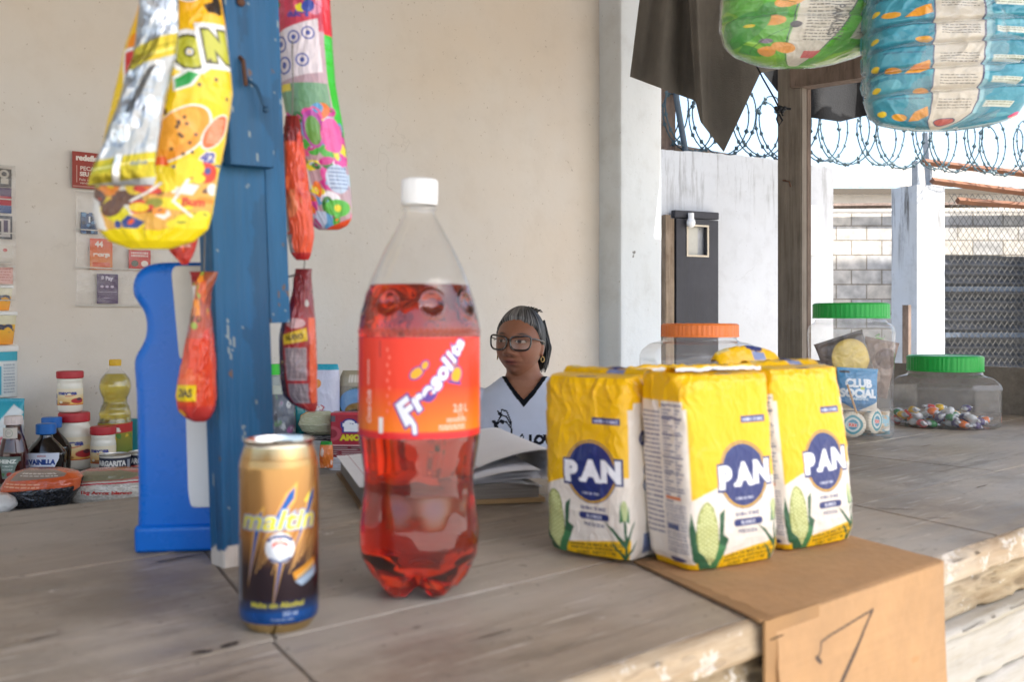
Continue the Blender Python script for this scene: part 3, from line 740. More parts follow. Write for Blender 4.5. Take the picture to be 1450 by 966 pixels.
# gate pillar, stake, metal posts
pc = fd(1320); 
gp = thing('gate_pillar', 'square whitewashed concrete pillar with a grimy top, right of the gap', 'pillar', Wp(1319, 450, 8.2) - Vector((0, 0, EYE)), TA - 0.10)
o = loft('pillar', [(0, 0, 0.15, 2.29, 0.15, 0.15, 26), (1, 0, 0.15, 0, 0.15, 0.15, 26)], PILLW, gp, W=120, Hn=60, disp=lambda u, v: 0.008 * (fbm(u * 20, v * 20, 3) - 0.5)); o.data.set_sharp_from_angle(angle=R(35))
gp.location = gp.location + Vector((0.0, 0.0, 0)) 
RUST = pbr('rusty_rail', H('#6f4a34'), rough=0.75, var=0.35, vscale=8)
GREYM = pbr('grey_steel', H('#8a9097'), rough=0.5, var=0.2)
def bar(name, label, cat, a, b, r, mat, seg=4, group=None):
    m = MB(); m.tube([Vector((0, 0, 0)), b - a], r, seg); o = m.build(name, mat); o.location = a; return tag(o, label, cat, group)
bar('metal_stub', 'pale steel stub standing on top of the gate pillar, the shorter one', 'post', Wp(1297, 264, 8.2), Wp(1297, 228, 8.2), 0.035, GREYM)
bar('metal_stub', 'taller grey steel stub on the gate pillar reaching into the razor wire', 'post', Wp(1316, 262, 8.4), Wp(1311, 188, 8.4), 0.033, GREYM)
bar('dark_stake', 'thin dark wooden stake leaning at the foot of the gate pillar', 'stake', Wp(1284, 700, 7.9) , Wp(1284, 432, 7.9), 0.035, BW2)
gt = thing('wire_gate', 'rusty framed chain-link gate panel right of the white pillar', 'gate', Wp(1356, 450, 8.5) - Vector((0, 0, EYE)))
go = Vector(gt.location)
def rail(a, b, r, mat=RUST):
    m = MB(); m.tube([a, b], r, 4); return m.build('rail', mat, gt, off=go)
rail(Wp(1306, 229, 8.3), Wp(1500, 252, 8.9), 0.03); rail(Wp(1320, 256, 8.3), Wp(1500, 279, 8.9), 0.03); rail(Wp(1356, 284, 8.45), Wp(1500, 295, 8.9), 0.03)
m = MB(); zz = 0.058
for j in range(26):
    for s_ in (0, 1):
        pts = []
        for i in range(44):
            k = (i + s_) % 2; X_ = 3.78 + j * zz * 2 / 2 * 1.0 + (zz * 0.5 if k else 0)
            if s_: X_ = 3.78 + (j + 1) * zz - (zz * 0.5 if not k else 0) - 0 * zz
            pts.append(Vector((X_, 8.62 + (X_ - 3.78) * 0.25, 2.28 - i * 0.04)))
        m.tube(pts, 0.0028, 3)
m.build('chain_link', pbr('pale_wire', H('#5a5955'), rough=0.6, metal=0.3), gt, off=go)

# dark corrugated sheet behind the gate
sh = thing('corrugated_sheet', 'dark grey corrugated sheet fence panel behind the chain-link gate', 'fence', Vector((3.9, 9.1, 0)))
xs = np.linspace(0.06, 2.6, 120); zs = np.linspace(1.76, 0, 160); X, Z = np.meshgrid(xs, zs)
Y = 0.02 * np.sin(Z * 2 * PI / 0.085 + 0.5 * fbm(X * 2, Z, 3)) + 0.05 * fbm(X * 2, Z * 3, 5) + X * 0.1
P_ = np.stack([X, Y, Z + 0.02 * fbm(X * 4, Z * 0, 9)], -1); B_ = P_.copy(); B_[..., 1] += 0.004
grid('panel', np.concatenate([P_, B_[:, ::-1]], 1), pbr('sooty_sheet', H('#585a5e'), rough=0.75, var=0.45, vscale=5, bump=0.5, bscale=30), sh, wrap=True)
for z in (1.44, 1.02, 0.55):
    m = MB(); m.box(0.05, 2.6, -0.035, -0.005, z, z + 0.045); m.build('rail', pbr('blue_grey_rail', H('#55606e'), rough=0.6, var=0.3), sh)

# block wall, house with a sheet roof behind
def brickmat():
    m = bpy.data.materials.new('grey_blocks'); m.use_nodes = True; t = m.node_tree; L = t.links; b = t.nodes['Principled BSDF']; b.inputs['Roughness'].default_value = 0.9
    tc = t.nodes.new('ShaderNodeTexCoord'); mp = t.nodes.new('ShaderNodeMapping'); mp.inputs['Rotation'].default_value = (R(90), 0, 0); L.new(tc.outputs['Object'], mp.inputs[0])
    br = t.nodes.new('ShaderNodeTexBrick'); br.inputs['Scale'].default_value = 1.0; br.inputs['Brick Width'].default_value = 0.32; br.inputs['Row Height'].default_value = 0.155; br.inputs['Mortar Size'].default_value = 0.008
    br.inputs['Color1'].default_value = (*H('#cfc6b8'), 1); br.inputs['Color2'].default_value = (*H('#bbb9b6'), 1); br.inputs['Mortar'].default_value = (*H('#968c7e'), 1); br.inputs['Mortar Smooth'].default_value = 0.3
    L.new(mp.outputs[0], br.inputs[0]); nz = t.nodes.new('ShaderNodeTexNoise'); nz.inputs['Scale'].default_value = 9; nz.inputs['Detail'].default_value = 7; L.new(tc.outputs['Object'], nz.inputs[0])
    r = t.nodes.new('ShaderNodeMapRange'); r.inputs[1].default_value = 0.3; r.inputs[2].default_value = 0.7; r.inputs[3].default_value = 0.6; r.inputs[4].default_value = 1.2; L.new(nz.outputs[0], r.inputs[0])
    s = t.nodes.new('ShaderNodeVectorMath'); s.operation = 'SCALE'; L.new(br.outputs['Color'], s.inputs[0]); L.new(r.outputs[0], s.inputs['Scale']); L.new(s.outputs[0], b.inputs['Base Color'])
    bp = t.nodes.new('ShaderNodeBump'); bp.inputs['Strength'].default_value = 0.6; bp.inputs['Distance'].default_value = 0.01; L.new(br.outputs['Fac'], bp.inputs['Height']); bp.invert = True; L.new(bp.outputs[0], b.inputs['Normal'])
    return m
m = MB(); m.box(0, 9, 0, 0.15, 0, 2.30); o = m.build('block_wall', brickmat()); o.location = (2.3, 10.5, 0); tag(o, 'unpainted grey concrete block wall across the yard behind the pillar', 'wall')
hs = thing('far_house', 'pale house with a low corrugated sheet roof beyond the block wall', 'house', (2.6, 13.0, 0))
m = MB(); m.box(-0.2, 9, 0, 2.9, 0, 2.86); m.build('wall', wallmat('house_paint', H('#ded6c8'), H('#d8d0c4'), H('#8f8777')), hs)
xs = np.linspace(-0.8, 10, 260); ys = np.linspace(0, 1, 12); X, T = np.meshgrid(xs, ys); 
P_ = np.stack([X, 3.0 - 3.12 * T, 3.62 - 0.72 * T + 0.008 * np.sin(X * 2 * PI / 0.13)], -1); B_ = P_.copy(); B_[..., 2] -= 0.006
grid('roof', np.concatenate([P_, B_[:, ::-1]], 1), pbr('pale_roof_sheet', H('#a89f92'), rough=0.6, var=0.3, vscale=4), hs, wrap=True)
m = MB(); m.box(-0.8, 10, -0.16, -0.13, 2.80, 2.87); m.build('eave_board', pbr('eave_wood', H('#5a5247'), rough=0.8), hs)
bar('purlin', 'thin dark purlin lying along the top of the block wall', 'beam', Vector((2.35, 10.42, 2.36)), Vector((9.0, 10.42, 2.42)), 0.03, BW2)

# green bush between jar and stake
LEAF = pbr('green_leaves', H('#4f7a32'), rough=0.5, var=0.4, vscale=6)
bu = thing('green_bush', 'small leafy green bush seen between the tall jar and the gate pillar', 'bush', (3.42, 9.3, 0))
m = MB(); rnd = random.Random(5)
for i in range(700):
    r = rnd.random() ** 0.5 * 0.42; a = rnd.uniform(0, 2 * PI); z = rnd.uniform(0.1, 1.06 - r * 0.5)
    c = Vector((r * math.cos(a), r * math.sin(a) * 0.7, z)); q = Matrix.Rotation(rnd.uniform(0, 6.28), 4, 'Z') @ Matrix.Rotation(rnd.uniform(-1.2, 1.2), 4, 'X')
    l = rnd.uniform(0.035, 0.07)
    pts = [(-l, 0, 0), (-l * 0.3, -l * 0.45, 0.004), (l * 0.6, -l * 0.35, 0), (l, 0, -0.01), (l * 0.6, l * 0.35, 0), (-l * 0.3, l * 0.45, 0.004)]
    m.add([c + q.to_3x3() @ Vector(p) for p in pts], [tuple(range(6))])
m.build('foliage', LEAF, bu)
m = MB()
for a in range(7): m.tube([(0, 0, 0), (0.1 * math.cos(a), 0.08 * math.sin(a), 0.4), (0.26 * math.cos(a), 0.2 * math.sin(a), 0.85)], [0.012, 0.008, 0.003], 5)
m.build('stem', BW2, bu)

# unseen wall and sheet, added to shade the block wall and yard wall
m = MB(); m.box(0, 4.4, 0, 0.2, 0, 5.84); o = m.build('shade_wall', PILLW); o.location = (4.85, 8.3 + 0.9, 0); tag(o, 'unseen tall wall added out of frame to shade the block wall', 'wall'); o.location = (4.95, 8.4, 0)
m = MB(); q = [(-0.8, 5.5), (-0.6, 4.4), (4.7, 4.3), (4.5, 5.9), (3.0, 6.95)]
m.add([(x, y, 3.72) for x, y in q] + [(x, y, 3.73) for x, y in q], [(4, 3, 2, 1, 0), (5, 6, 7, 8, 9)] + [(i, (i + 1) % 5, (i + 1) % 5 + 5, i + 5) for i in range(5)])
o = m.build('sun_block_sheet', TARP); tag(o, 'unseen brown sheet added out of frame to keep sun off the yard wall', 'tarp')

# ---------------- blue post ----------------
BLUE = H('#17618f')
def bluecv(w, h, W, seed, base_white=0.0, col='#0d4f7c', col2='#0a5a80'):
    cv = Canvas(w, h, W, H(col), SS=1)
    t = fbm(cv.X / w * 3, cv.Y / w * 0.8, seed)[..., None]; cv.a[:] = np.array(H(col)) * (1 - t) + np.array(H(col2)) * t
    g = fbm(cv.X / w * 40, cv.Y / w * 2.0, seed + 2); cv.a *= (0.85 + 0.3 * g)[..., None]
    ch = fbm(cv.X / w * 30, cv.Y / w * 6, seed + 5, 5); mm = ch > 0.775; cv.a[mm] = np.array(H('#8f9a98'))
    mm = (fbm(cv.X / w * 12, cv.Y / w * 5, seed + 15, 4) > 0.80); cv.a[mm] = np.array(H('#6b5141'))
    mm = (fbm(cv.X / w * 5, cv.Y / w * 2, seed + 25, 4) > 0.62); cv.a[mm] *= 0.78
    if base_white:
        e = cv.Y > h - base_white * (0.75 + 0.9 * (fbm(cv.X / w * 14, cv.Y / w * 4, seed + 8) - 0.3)); cv.a[e] = (np.array(H('#d8ccc0')) * (0.8 + 0.3 * fbm(cv.X / w * 30, cv.Y / w * 14, seed + 3))[..., None])[e]
    return cv
bp0 = C(318, 806)
Mp = Matrix.Rotation(R(-2.1), 3, 'Y') @ Matrix.Rotation(PHI, 3, 'Z')
post = thing('blue_post', 'chipped blue painted timber post on the counter with sachets hung around it', 'post', (bp0.x, bp0.y, TOP), rot=Mp.to_euler())
PW = 0.060
BPM = pbr('blue_paint', None, rough=0.5, var=0.05, bump=0.3, bscale=50, stretch=(3, 3, 0.4))
def rect_loft(name, x0, x1, y0, y1, z0, z1, cv, par):
    o = loft(name, [(0, (x0 + x1) / 2, (y0 + y1) / 2, z1, (x1 - x0) / 2, (y1 - y0) / 2, 24), (1, (x0 + x1) / 2, (y0 + y1) / 2, z0, (x1 - x0) / 2, (y1 - y0) / 2, 24)], BPM, par, canvas=cv)
    o.data.set_sharp_from_angle(angle=R(35)); return o
rect_loft('post', 0, PW, 0, 0.032, 0, 1.82, bluecv(0.184, 1.82, 90, 3, base_white=0.022), post)
rect_loft('side_board', PW + 0.002, PW + 0.025, 0.004, 0.026, 0.243, 1.82, bluecv(0.09, 1.577, 50, 33, col='#0c5078', col2='#0a5c88'), post)
rect_loft('batten', 0.014, PW + 0.002, -0.018, -0.001, 0.402, 1.82, bluecv(0.13, 1.42, 66, 63, col='#174f76', col2='#12547c'), post)
m = MB(); z_ = 0.46; m.tube([(0.028, -0.017, z_ + 0.05), (0.028, -0.024, z_ + 0.045), (0.029, -0.026, z_ + 0.02)], 0.0022, 8); m.build('nail', MATS['rusty_iron'], post, smooth=True)
m = MB(); m.tube([(0.033, -0.018, z_ + 0.03), (0.04, -0.027, z_ + 0.02), (0.047, -0.03, z_ - 0.002)], 0.0018, 8); m.ball((0.047, -0.031, z_ - 0.003), 0.0035, 8, 6); m.build('nail', pbr('painted_nail', H('#1c4766'), rough=0.5), post, smooth=True)
m = MB(); m.ball((0.03, -0.020, 0.565), 0.0045, 10, 8, (1, 0.5, 1)); m.tube([(0.03, -0.019, 0.565), (0.031, -0.0215, 0.63)], 0.0008, 5); m.build('screw', MATS['rusty_iron'], post, smooth=True)

# ---------------- blue plastic canister behind the post ----------------
def outline_solid(name, pts, t, r, mat, parent, y0=0.0, n=220):
    """closed outline in x,z resampled, depth t, rounded rims of radius r"""
    p = np.array(pts + [pts[0]], float); l = np.concatenate([[0], np.cumsum(np.hypot(*np.diff(p, axis=0).T))]); s = np.linspace(0, l[-1], n, endpoint=False)
    x = np.interp(s, l, p[:, 0]); z = np.interp(s, l, p[:, 1])
    for _ in range(7): x = (np.roll(x, 1) + 2 * x + np.roll(x, -1)) / 4; z = (np.roll(z, 1) + 2 * z + np.roll(z, -1)) / 4
    tx = np.roll(x, -1) - np.roll(x, 1); tz = np.roll(z, -1) - np.roll(z, 1); L2 = np.hypot(tx, tz); nx, nz = tz / L2, -tx / L2
    area = 0.5 * np.sum(x * np.roll(z, -1) - np.roll(x, -1) * z)
    if area < 0: nx, nz = -nx, -nz
    rows = []
    for a in np.linspace(0, PI / 2, 7): rows.append((r * (1 - math.sin(a)), r * (1 - math.cos(a))))
    seq = [(ins, y0 + dy) for ins, dy in rows] + [(ins, y0 + t - dy) for ins, dy in rows[::-1]]
    P = np.array([[(xx - nn * ins, yy, zz - mm_ * ins) for xx, zz, nn, mm_ in zip(x, z, nx, nz)] for ins, yy in seq])
    o = grid(name, P, mat, parent, wrap=True, flip=(area > 0))
    # flat faces as scanline strips (the outlines cross each level twice), welded into the same mesh
    bm = bmesh.new(); bm.from_mesh(o.data)
    for row in (P[0], P[-1]):
        zs_l = np.linspace(row[:, 2].min() + 2e-5, row[:, 2].max() - 2e-5, 170); prev = None; yy = row[0, 1]
        for zl in zs_l:
            za, zb = row[:, 2], np.roll(row[:, 2], -1); cr_ = (za > zl) != (zb > zl); t_ = (zl - za[cr_]) / (zb[cr_] - za[cr_]); xx_ = row[cr_, 0] + t_ * (np.roll(row[:, 0], -1)[cr_] - row[cr_, 0])
            cur = (bm.verts.new((xx_.min(), yy, zl)), bm.verts.new((xx_.max(), yy, zl)))
            if prev: f_ = bm.faces.new((prev[0], prev[1], cur[1], cur[0])); f_.smooth = False
            prev = cur
    bm.to_mesh(o.data); bm.free(); return o
dcan = 1.06; cc = Wp(245, 785, dcan); cc.z = TOP
BPL = pbr('blue_moulded_plastic', H('#0468c8'), rough=0.28, var=0.05, bump=0.05, bscale=8)
cn = thing('plastic_canister', 'glossy blue moulded plastic canister with pale side panels, standing behind the blue post', 'canister', cc, R(8))
k = dcan / F
pp = [(195, 783), (195, 745), (196, 700), (193, 560), (189, 507), (198, 498), (206, 482), (208, 460), (203, 440), (194, 430), (187, 421), (188, 400), (195, 384), (212, 375), (240, 373), (330, 373), (335, 384), (335, 783)]
outline_solid('body', [((x - 245) * k, (785 - y) * k) for x, y in pp], 0.085, 0.010, BPL, cn)
pp = [(193, 785), (192, 752), (194, 746), (334, 746), (337, 752), (337, 785)]
outline_solid('base_rim', [((x - 245) * k, (785.5 - y) * k) for x, y in pp], 0.095, 0.006, BPL, cn, y0=-0.005)
outline_solid('side_panel', [((x - 245) * k, (785 - y) * k) for x, y in [(243, 388), (247, 379), (330, 378), (330, 511), (254, 511)]], 0.004, 0.0012, pbr('cream_panel', H('#d6cfc2'), rough=0.5), cn, y0=-0.003)
outline_solid('side_panel', [((x - 245) * k, (785 - y) * k) for x, y in [(262, 560), (330, 556), (330, 722), (270, 722), (266, 700)]], 0.004, 0.0012, WHITEP, cn, y0=-0.003)
# =====================================================================================
# FOREGROUND GOODS
# =====================================================================================
# ---------------- malt drink can ----------------
cc = C(395, 884)
can = thing('drink_can', 'gold and brown malt drink can standing at the front left of the counter', 'can', cc, R(-10))
r = 0.0318; hh = 0.1515; per = 2 * PI * r * 1000
cv = Canvas(200, 128, 300, H('#c98a3c'))
GOLD = H('#d79a4c'); BR = H('#372a30'); BL = H('#1f5aa8'); cv.grad(0, 64, H('#b98f55'), H('#a8713a')); cv.grad(64, 92, H('#a97640'), H('#4a3436'))
cv.rect(0, 80, 200, 128, BR); cv.grad(60, 84, H('#ad7a44'), BR)
cv.rect(0, 116, 200, 128, BL); cv.grad(108, 118, BR, H('#2a4f8a'))
fxc = 58
for (a, b, c_, w_) in (((36, 100), (48, 40), BL, 5), ((58, 116), (68, 58), BL, 5), ((50, 64), (74, 22), BL, 5.5), ((74, 74), (94, 24), BL, 5)):
    x0, y0 = a; x1, y1 = b
    cv.poly([(x0, y0), (x1 - w_, y1 + 4), (x1 + w_ * 0.8, y1 - 5), (x1 + w_ * 0.4, y1 + 10)], H('#e8b458'))
    cv.poly([(x0 + 0.6, y0 - 3), (x1 - w_ * 0.6, y1 + 4), (x1 + w_ * 0.4, y1 - 1), (x1 + w_ * 0.2, y1 + 8)], c_)
for i in range(14):
    x = 44 + i * 3.4; cv.line([(x, 88 - (i % 4) * 4), (x + 11, 52 + (i % 3) * 5)], 0.7, H('#e6b06a'))
cv.text('maltin', 62.4, 46, 15, H('#ece23c'), bold=0.015, shear=0.25, out=H('#9db4da'), fit=66, ow=0.055)
cv.line([(86, 33), (90, 28)], 2.4, H('#e9de4b'))
cv.ell(64, 68, 11.5, 12, H('#e9ecf2')); cv.ell(64, 68, 10, 10.5, H('#d9e2ef')); cv.ell(64, 66, 6, 5, H('#e8695a')); cv.ell(64, 70, 6.2, 5, H('#e9f0fa')); cv.line([(55, 62), (60, 59), (68, 59), (73, 62)], 2.2, H('#2c3e7a'))
cv.text('POLAR', 64, 62.3, 3.0, H('#ffffff'), bold=0.03); cv.line([(56, 76), (64, 79.5), (72, 76)], 1.6, H('#2c3e7a'))
cv.poly([(74, 88), (96, 78), (98, 84), (76, 94)], H('#f0a63a')); cv.poly([(76, 95), (98, 85), (99, 92), (82, 99)], H('#bcd4ef')); cv.line([(78, 92), (96, 83)], 1.2, H('#ffe9b0'))
cv.text('Malta sin Alcohol', 62, 112, 4.0, H('#e6dd4e'), bold=0.03, fit=44)
cv.text('355 ml', 72, 119, 3.2, H('#c9dcf5'), bold=0.02); cv.text('Contenido neto', 66, 123.4, 2.0, H('#c9dcf5'), bold=0.01)
cv.rect(16, 18, 23, 60, H('#d8cfc0')); cv.rect(17, 64, 27, 112, H('#9aa8bd')); cv.lines(17.5, 66, 26.5, 110, 22, H('#3a4560'), 4); cv.lines(17, 20, 22, 58, 16, H('#6a6258'), 4)
cv.rect(120, 20, 190, 110, H('#8a5a35')); cv.lines(124, 30, 186, 100, 20, H('#e6d8b8'), 2)
CANM = pbr('printed_metal', None, rough=0.24, metal=0.7, var=0.03, coat=0.3)
ALU = pbr('bare_aluminium', H('#d9d4c8'), rough=0.22, metal=1.0, var=0.03)
k = hh / 0.1515
loft('body', [(0, 0, 0, 0.1375, r * 0.955, r * 0.955, 2), (0.05, 0, 0, 0.131, r, r, 2), (0.97, 0, 0, 0.012, r, r, 2), (1, 0, 0, 0.008, r * 0.97, r * 0.97, 2)], CANM, can, canvas=cv, sm=2)
lathe('base', [(0.0085, r * 0.972), (0.006, r * 0.93), (0.002, r * 0.84), (0.0, r * 0.80), (0.001, r * 0.76), (0.006, r * 0.6), (0.008, 0.001)], pbr('gold_aluminium', H('#e0c48a'), rough=0.25, metal=1.0), can, caps=(False, True))
lathe('rim', [(0.1375, r * 0.956), (0.1425, r * 0.90), (0.146, r * 0.865), (0.1485, r * 0.862), (0.1508, r * 0.895), (0.1515, r * 0.88), (0.1512, r * 0.855), (0.1490, r * 0.835), (0.1455, r * 0.82), (0.1440, r * 0.77), (0.1455, r * 0.74), (0.1458, 0.001)], ALU, can, caps=(False, True), W=64)
m = MB(); tb = [(0.010 * math.sin(t) * 0.85, 0.006 + 0.009 * math.cos(t), 0.1468) for t in np.linspace(0, 2 * PI, 18)[:-1]]; m.tube(tb, 0.0012, 6, closed=True); m.build('pull_tab', ALU, can, smooth=True)
cv2 = Canvas(200, 30, 220, H('#d9a152')); cv2.grad(0, 30, H('#c0aa7a'), H('#b98d52'))
loft('shoulder', [(0, 0, 0, 0.1465, r * 0.868, r * 0.868, 2), (0.4, 0, 0, 0.1428, r * 0.902, r * 0.902, 2), (1, 0, 0, 0.1373, r * 0.958, r * 0.958, 2)], CANM, can, canvas=cv2, caps=(False, False))

# ---------------- red soda bottle ----------------
cb = C(594, 837)
bot = thing('soda_bottle', 'big bottle of red soda with a white cap, standing in the middle of the counter', 'bottle', cb, R(2))
sc = 0.908 / F      # metres per photo pixel at the bottle
def zz_(y): return (837 - y) * sc
prof = [(292, 21.5), (300, 21.5), (305, 23), (312, 27), (330, 37), (352, 49), (375, 60), (395, 68.5), (415, 75), (440, 82), (462, 86), (476, 86.2), (480, 85), (606, 85), (610, 86), (618, 85.5), (640, 82), (665, 79), (690, 79), (715, 82), (740, 84.5), (765, 85), (785, 82), (806, 76), (822, 68), (834, 56), (838, 40), (832, 20), (826, 2)]
PET = film('clear_bottle_wall', milk=0.02, rough=0.03, fres=1.5)
SODA = bpy.data.materials.new('red_soda'); SODA.use_nodes = True
t_ = SODA.node_tree; b_ = t_.nodes['Principled BSDF']; b_.inputs['Base Color'].default_value = (0.84, 0.10, 0.012, 1); b_.inputs['Transmission Weight'].default_value = 0.975; b_.inputs['IOR'].default_value = 1.36; b_.inputs['Roughness'].default_value = 0.04
va = t_.nodes.new('ShaderNodeVolumeAbsorption'); va.inputs['Color'].default_value = (1.0, 0.30, 0.10, 1); va.inputs['Density'].default_value = 15.0; b_.inputs['Specular IOR Level'].default_value = 0.25
t_.links.new(va.outputs[0], t_.nodes['Material Output'].inputs['Volume'])
def bottle_disp(amp_pet=1.0):
    def f(u, v):
        z = np.interp(v, vv_, zs_); d = 0 * u
        ang = u * 2 * PI
        # petal feet
        foot = np.clip((zz_(790) - z) / zz_(790), 0, 1) ; d = d - 0.010 * foot * (0.5 + 0.5 * np.cos((ang - PI / 2) * 5)) ** 1.5
        # waist flutes
        wst = np.exp(-((z - zz_(690)) / 0.018) ** 2); d = d - 0.0016 * wst * (0.5 + 0.5 * np.cos(ang * 10))
        # round dimples on the shoulder
        zc = zz_(430)
        for k_ in range(8):
            a0 = (k_ + 0.35) / 8 * 2 * PI; da = (ang - a0 + PI) % (2 * PI) - PI; rr = np.sqrt((da * 0.05) ** 2 + (z - zc) ** 2)
            d = d - 0.0028 * np.exp(-(rr / 0.0085) ** 4) + 0.0008 * np.exp(-((rr - 0.011) / 0.002) ** 2)
        # bead ring above the label
        d = d + 0.0006 * np.exp(-((z - zz_(468)) / 0.0018) ** 2) * np.sin(ang * 60)
        return d
    return f
def feetbow(P):
    a_ = np.arctan2(-P[..., 1], -P[..., 0]); val = (0.5 + 0.5 * np.cos((a_ - PI / 2) * 5)) ** 1.3; rr = np.hypot(P[..., 0], P[..., 1]) / (86 * sc)
    f = np.clip((zz_(785) - P[..., 2]) / zz_(785), 0, 1); P[..., 2] += 0.020 * val * f * np.clip(rr * 1.6, 0, 1); return P
def bott(name, mat, shrink, top, feet=1.0, cap_top=False):
    rows = [(zz_(y), max(rr * sc - shrink, 0.0006)) for y, rr in prof if y > top]
    if top > 292:
        r0 = np.interp(top, [q[0] for q in prof[:-1]], [q[1] for q in prof[:-1]]) * sc - shrink; rows = [(zz_(top), r0)] + rows
    rows = [(z + (shrink if z < zz_(800) else 0), r_) for z, r_ in rows]
    pr = np.array(rows); l = np.concatenate([[0], np.cumsum(np.hypot(np.diff(pr[:, 0]), np.diff(pr[:, 1])))]); l /= l[-1]
    global vv_, zs_; vv_, zs_ = l, pr[:, 0]
    return loft(name, [(l[i], 0, 0, pr[i, 0], pr[i, 1], pr[i, 1], 2) for i in range(len(pr))], mat, bot, W=200, Hn=260, disp=bottle_disp(feet), caps=(cap_top, True), sm=1, bow=feetbow)
bott('bottle_wall', PET, 0.0, 291)
bott('soda', SODA, 0.0006, 402, cap_top=True)
# label
cv = Canvas(340, 80, 620, H('#ee3c2c'))
cv.grad(0, 40, H('#e63a26'), H('#e83a1e')); cv.grad(40, 74, H('#ea421c'), H('#f27a18')); cv.rect(0, 75.5, 340, 80, H('#d8262c')); cv.rect(0, 0, 340, 1.2, H('#d8262c'))
fc = 85   # front centre of the label
WHT = H('#e4e6ee'); PUR = H('#5b3f92'); ORG = H('#f3a51f')
def drop(x, y, rx, ry, rot):
    cv.ell(x, y, rx + 1.3, ry + 1.3, PUR, 1, rot); cv.ell(x, y, rx, ry, ORG, 1, rot)
drop(86, 28, 6, 3.4, -0.6); drop(93, 22, 3.4, 2.3, -0.9); drop(122, 30, 4.8, 6.2, 0.5); drop(120, 20, 2.6, 3.6, 0.4)
cv.line([(114, 35), (126, 37)], 2.2, PUR)
word = [('F', 82, 57.5, 20, 0.62), ('r', 90.5, 49.5, 17, 0.68), ('e', 97.5, 43.5, 15.5, 0.74), ('s', 103.5, 37.0, 15, 0.80), ('o', 109, 30.0, 14, 0.85), ('l', 114, 24.5, 14, 0.9), ('i', 117, 19.5, 13, 0.95), ('t', 120.5, 15, 12.5, 1.0), ('a', 124.5, 10, 12, 1.0)]
for ps in (0, 1):
    for ch, x, y, s_, ro in word:
        x = 86 + (x - 90) * 1.12; y = 40 + (y - 40) * 1.10 - 2
        cv.text(ch, x, y, s_ * 0.9, PUR if ps == 0 else WHT, rot=ro, bold=0.115 if ps == 0 else 0.05, shear=0.12, sx=1.1)
    c_ = PUR if ps == 0 else WHT; w_ = 7.4 if ps == 0 else 4.6
    cv.line([(77, 60), (81, 64), (84, 69), (84.5, 74)], w_ * 0.8, c_)
cv.lines(112, 64, 133, 67.5, 2, H('#f6c9b8'), 3, th=0.5); cv.lines(105, 69, 133, 73.5, 2, H('#f6c9b8'), 5, th=0.5); cv.text('2.0 L', 127, 56, 6, H('#f3b6a4'), bold=0.03); cv.text('2 L', 127, 62, 4, H('#f3b6a4'), bold=0.02)
cv.text('Coca-Cola', 38, 55, 6, H('#f3c6bd'), rot=PI / 2, bold=0.03, shear=0.3, fit=26); cv.lines(36, 18, 38.5, 38, 12, H('#f0b0a4'), 6, th=0.8)
cv.rect(51, 63, 55.5, 75.5, H('#ece6e2')); cv.rect(51.5, 3, 53, 16, H('#a82a28')); 
for i in range(9): cv.ell(60 + (i % 2) * 2, 10 + i * 6, 1.2, 1.8, H('#f2705c'))
cv.rect(200, 6, 290, 70, H('#f2e9e2')); cv.lines(204, 10, 286, 66, 16, H('#8a2a2a'), 9)
LABEL = pbr('bottle_label_film', None, rough=0.35, var=0.02, coat=0.15, spec=0.35, bump=0.05, bscale=25)
loft('label', [(0, 0, 0, zz_(475), 85.9 * sc, 85.9 * sc, 2), (1, 0, 0, zz_(612), 85.9 * sc, 85.9 * sc, 2)], LABEL, bot, canvas=cv, caps=(False, False), disp=lambda u, v: 0.0005 * (fbm(u * 30, v * 2, 3) - 0.5))
# cap: ribbed, with a tamper ring
def capl(name, par, z0, z1, r_, mat, ribs=60, ring=True, W=240, dx=0.0004):
    rows = [(z1, 0.001), (z1, r_ * 0.86), (z1 - 0.0006, r_ * 0.95), (z1 - 0.0018, r_), (z0 + 0.003, r_), (z0 + 0.0028, r_ * 0.97), (z0 + 0.0022, r_ * 0.97), (z0 + 0.002, r_ * 1.02), (z0, r_ * 1.02), (z0, r_ * 0.9)]
    P = np.zeros((len(rows), W, 3)); t = np.arange(W) / W * 2 * PI; rb = dx * np.sign(np.sin(t * ribs))
    for i, (z, rr) in enumerate(rows):
        a = rr + (rb if i in (3, 4) else 0); P[i, :, 0] = -np.cos(t) * a; P[i, :, 1] = -np.sin(t) * a; P[i, :, 2] = z
    o = grid(name, P, mat, par, wrap=True, caps=(True, False)); o.data.set_sharp_from_angle(angle=R(35)); return o
capl('cap', bot, zz_(289), zz_(252), 25.3 * sc, WHITEP)
lathe('neck_ring', [(zz_(292), 21.7 * sc), (zz_(292.5), 24.2 * sc), (zz_(296), 24.2 * sc), (zz_(297), 21.7 * sc)], PET, bot, caps=(False, False))

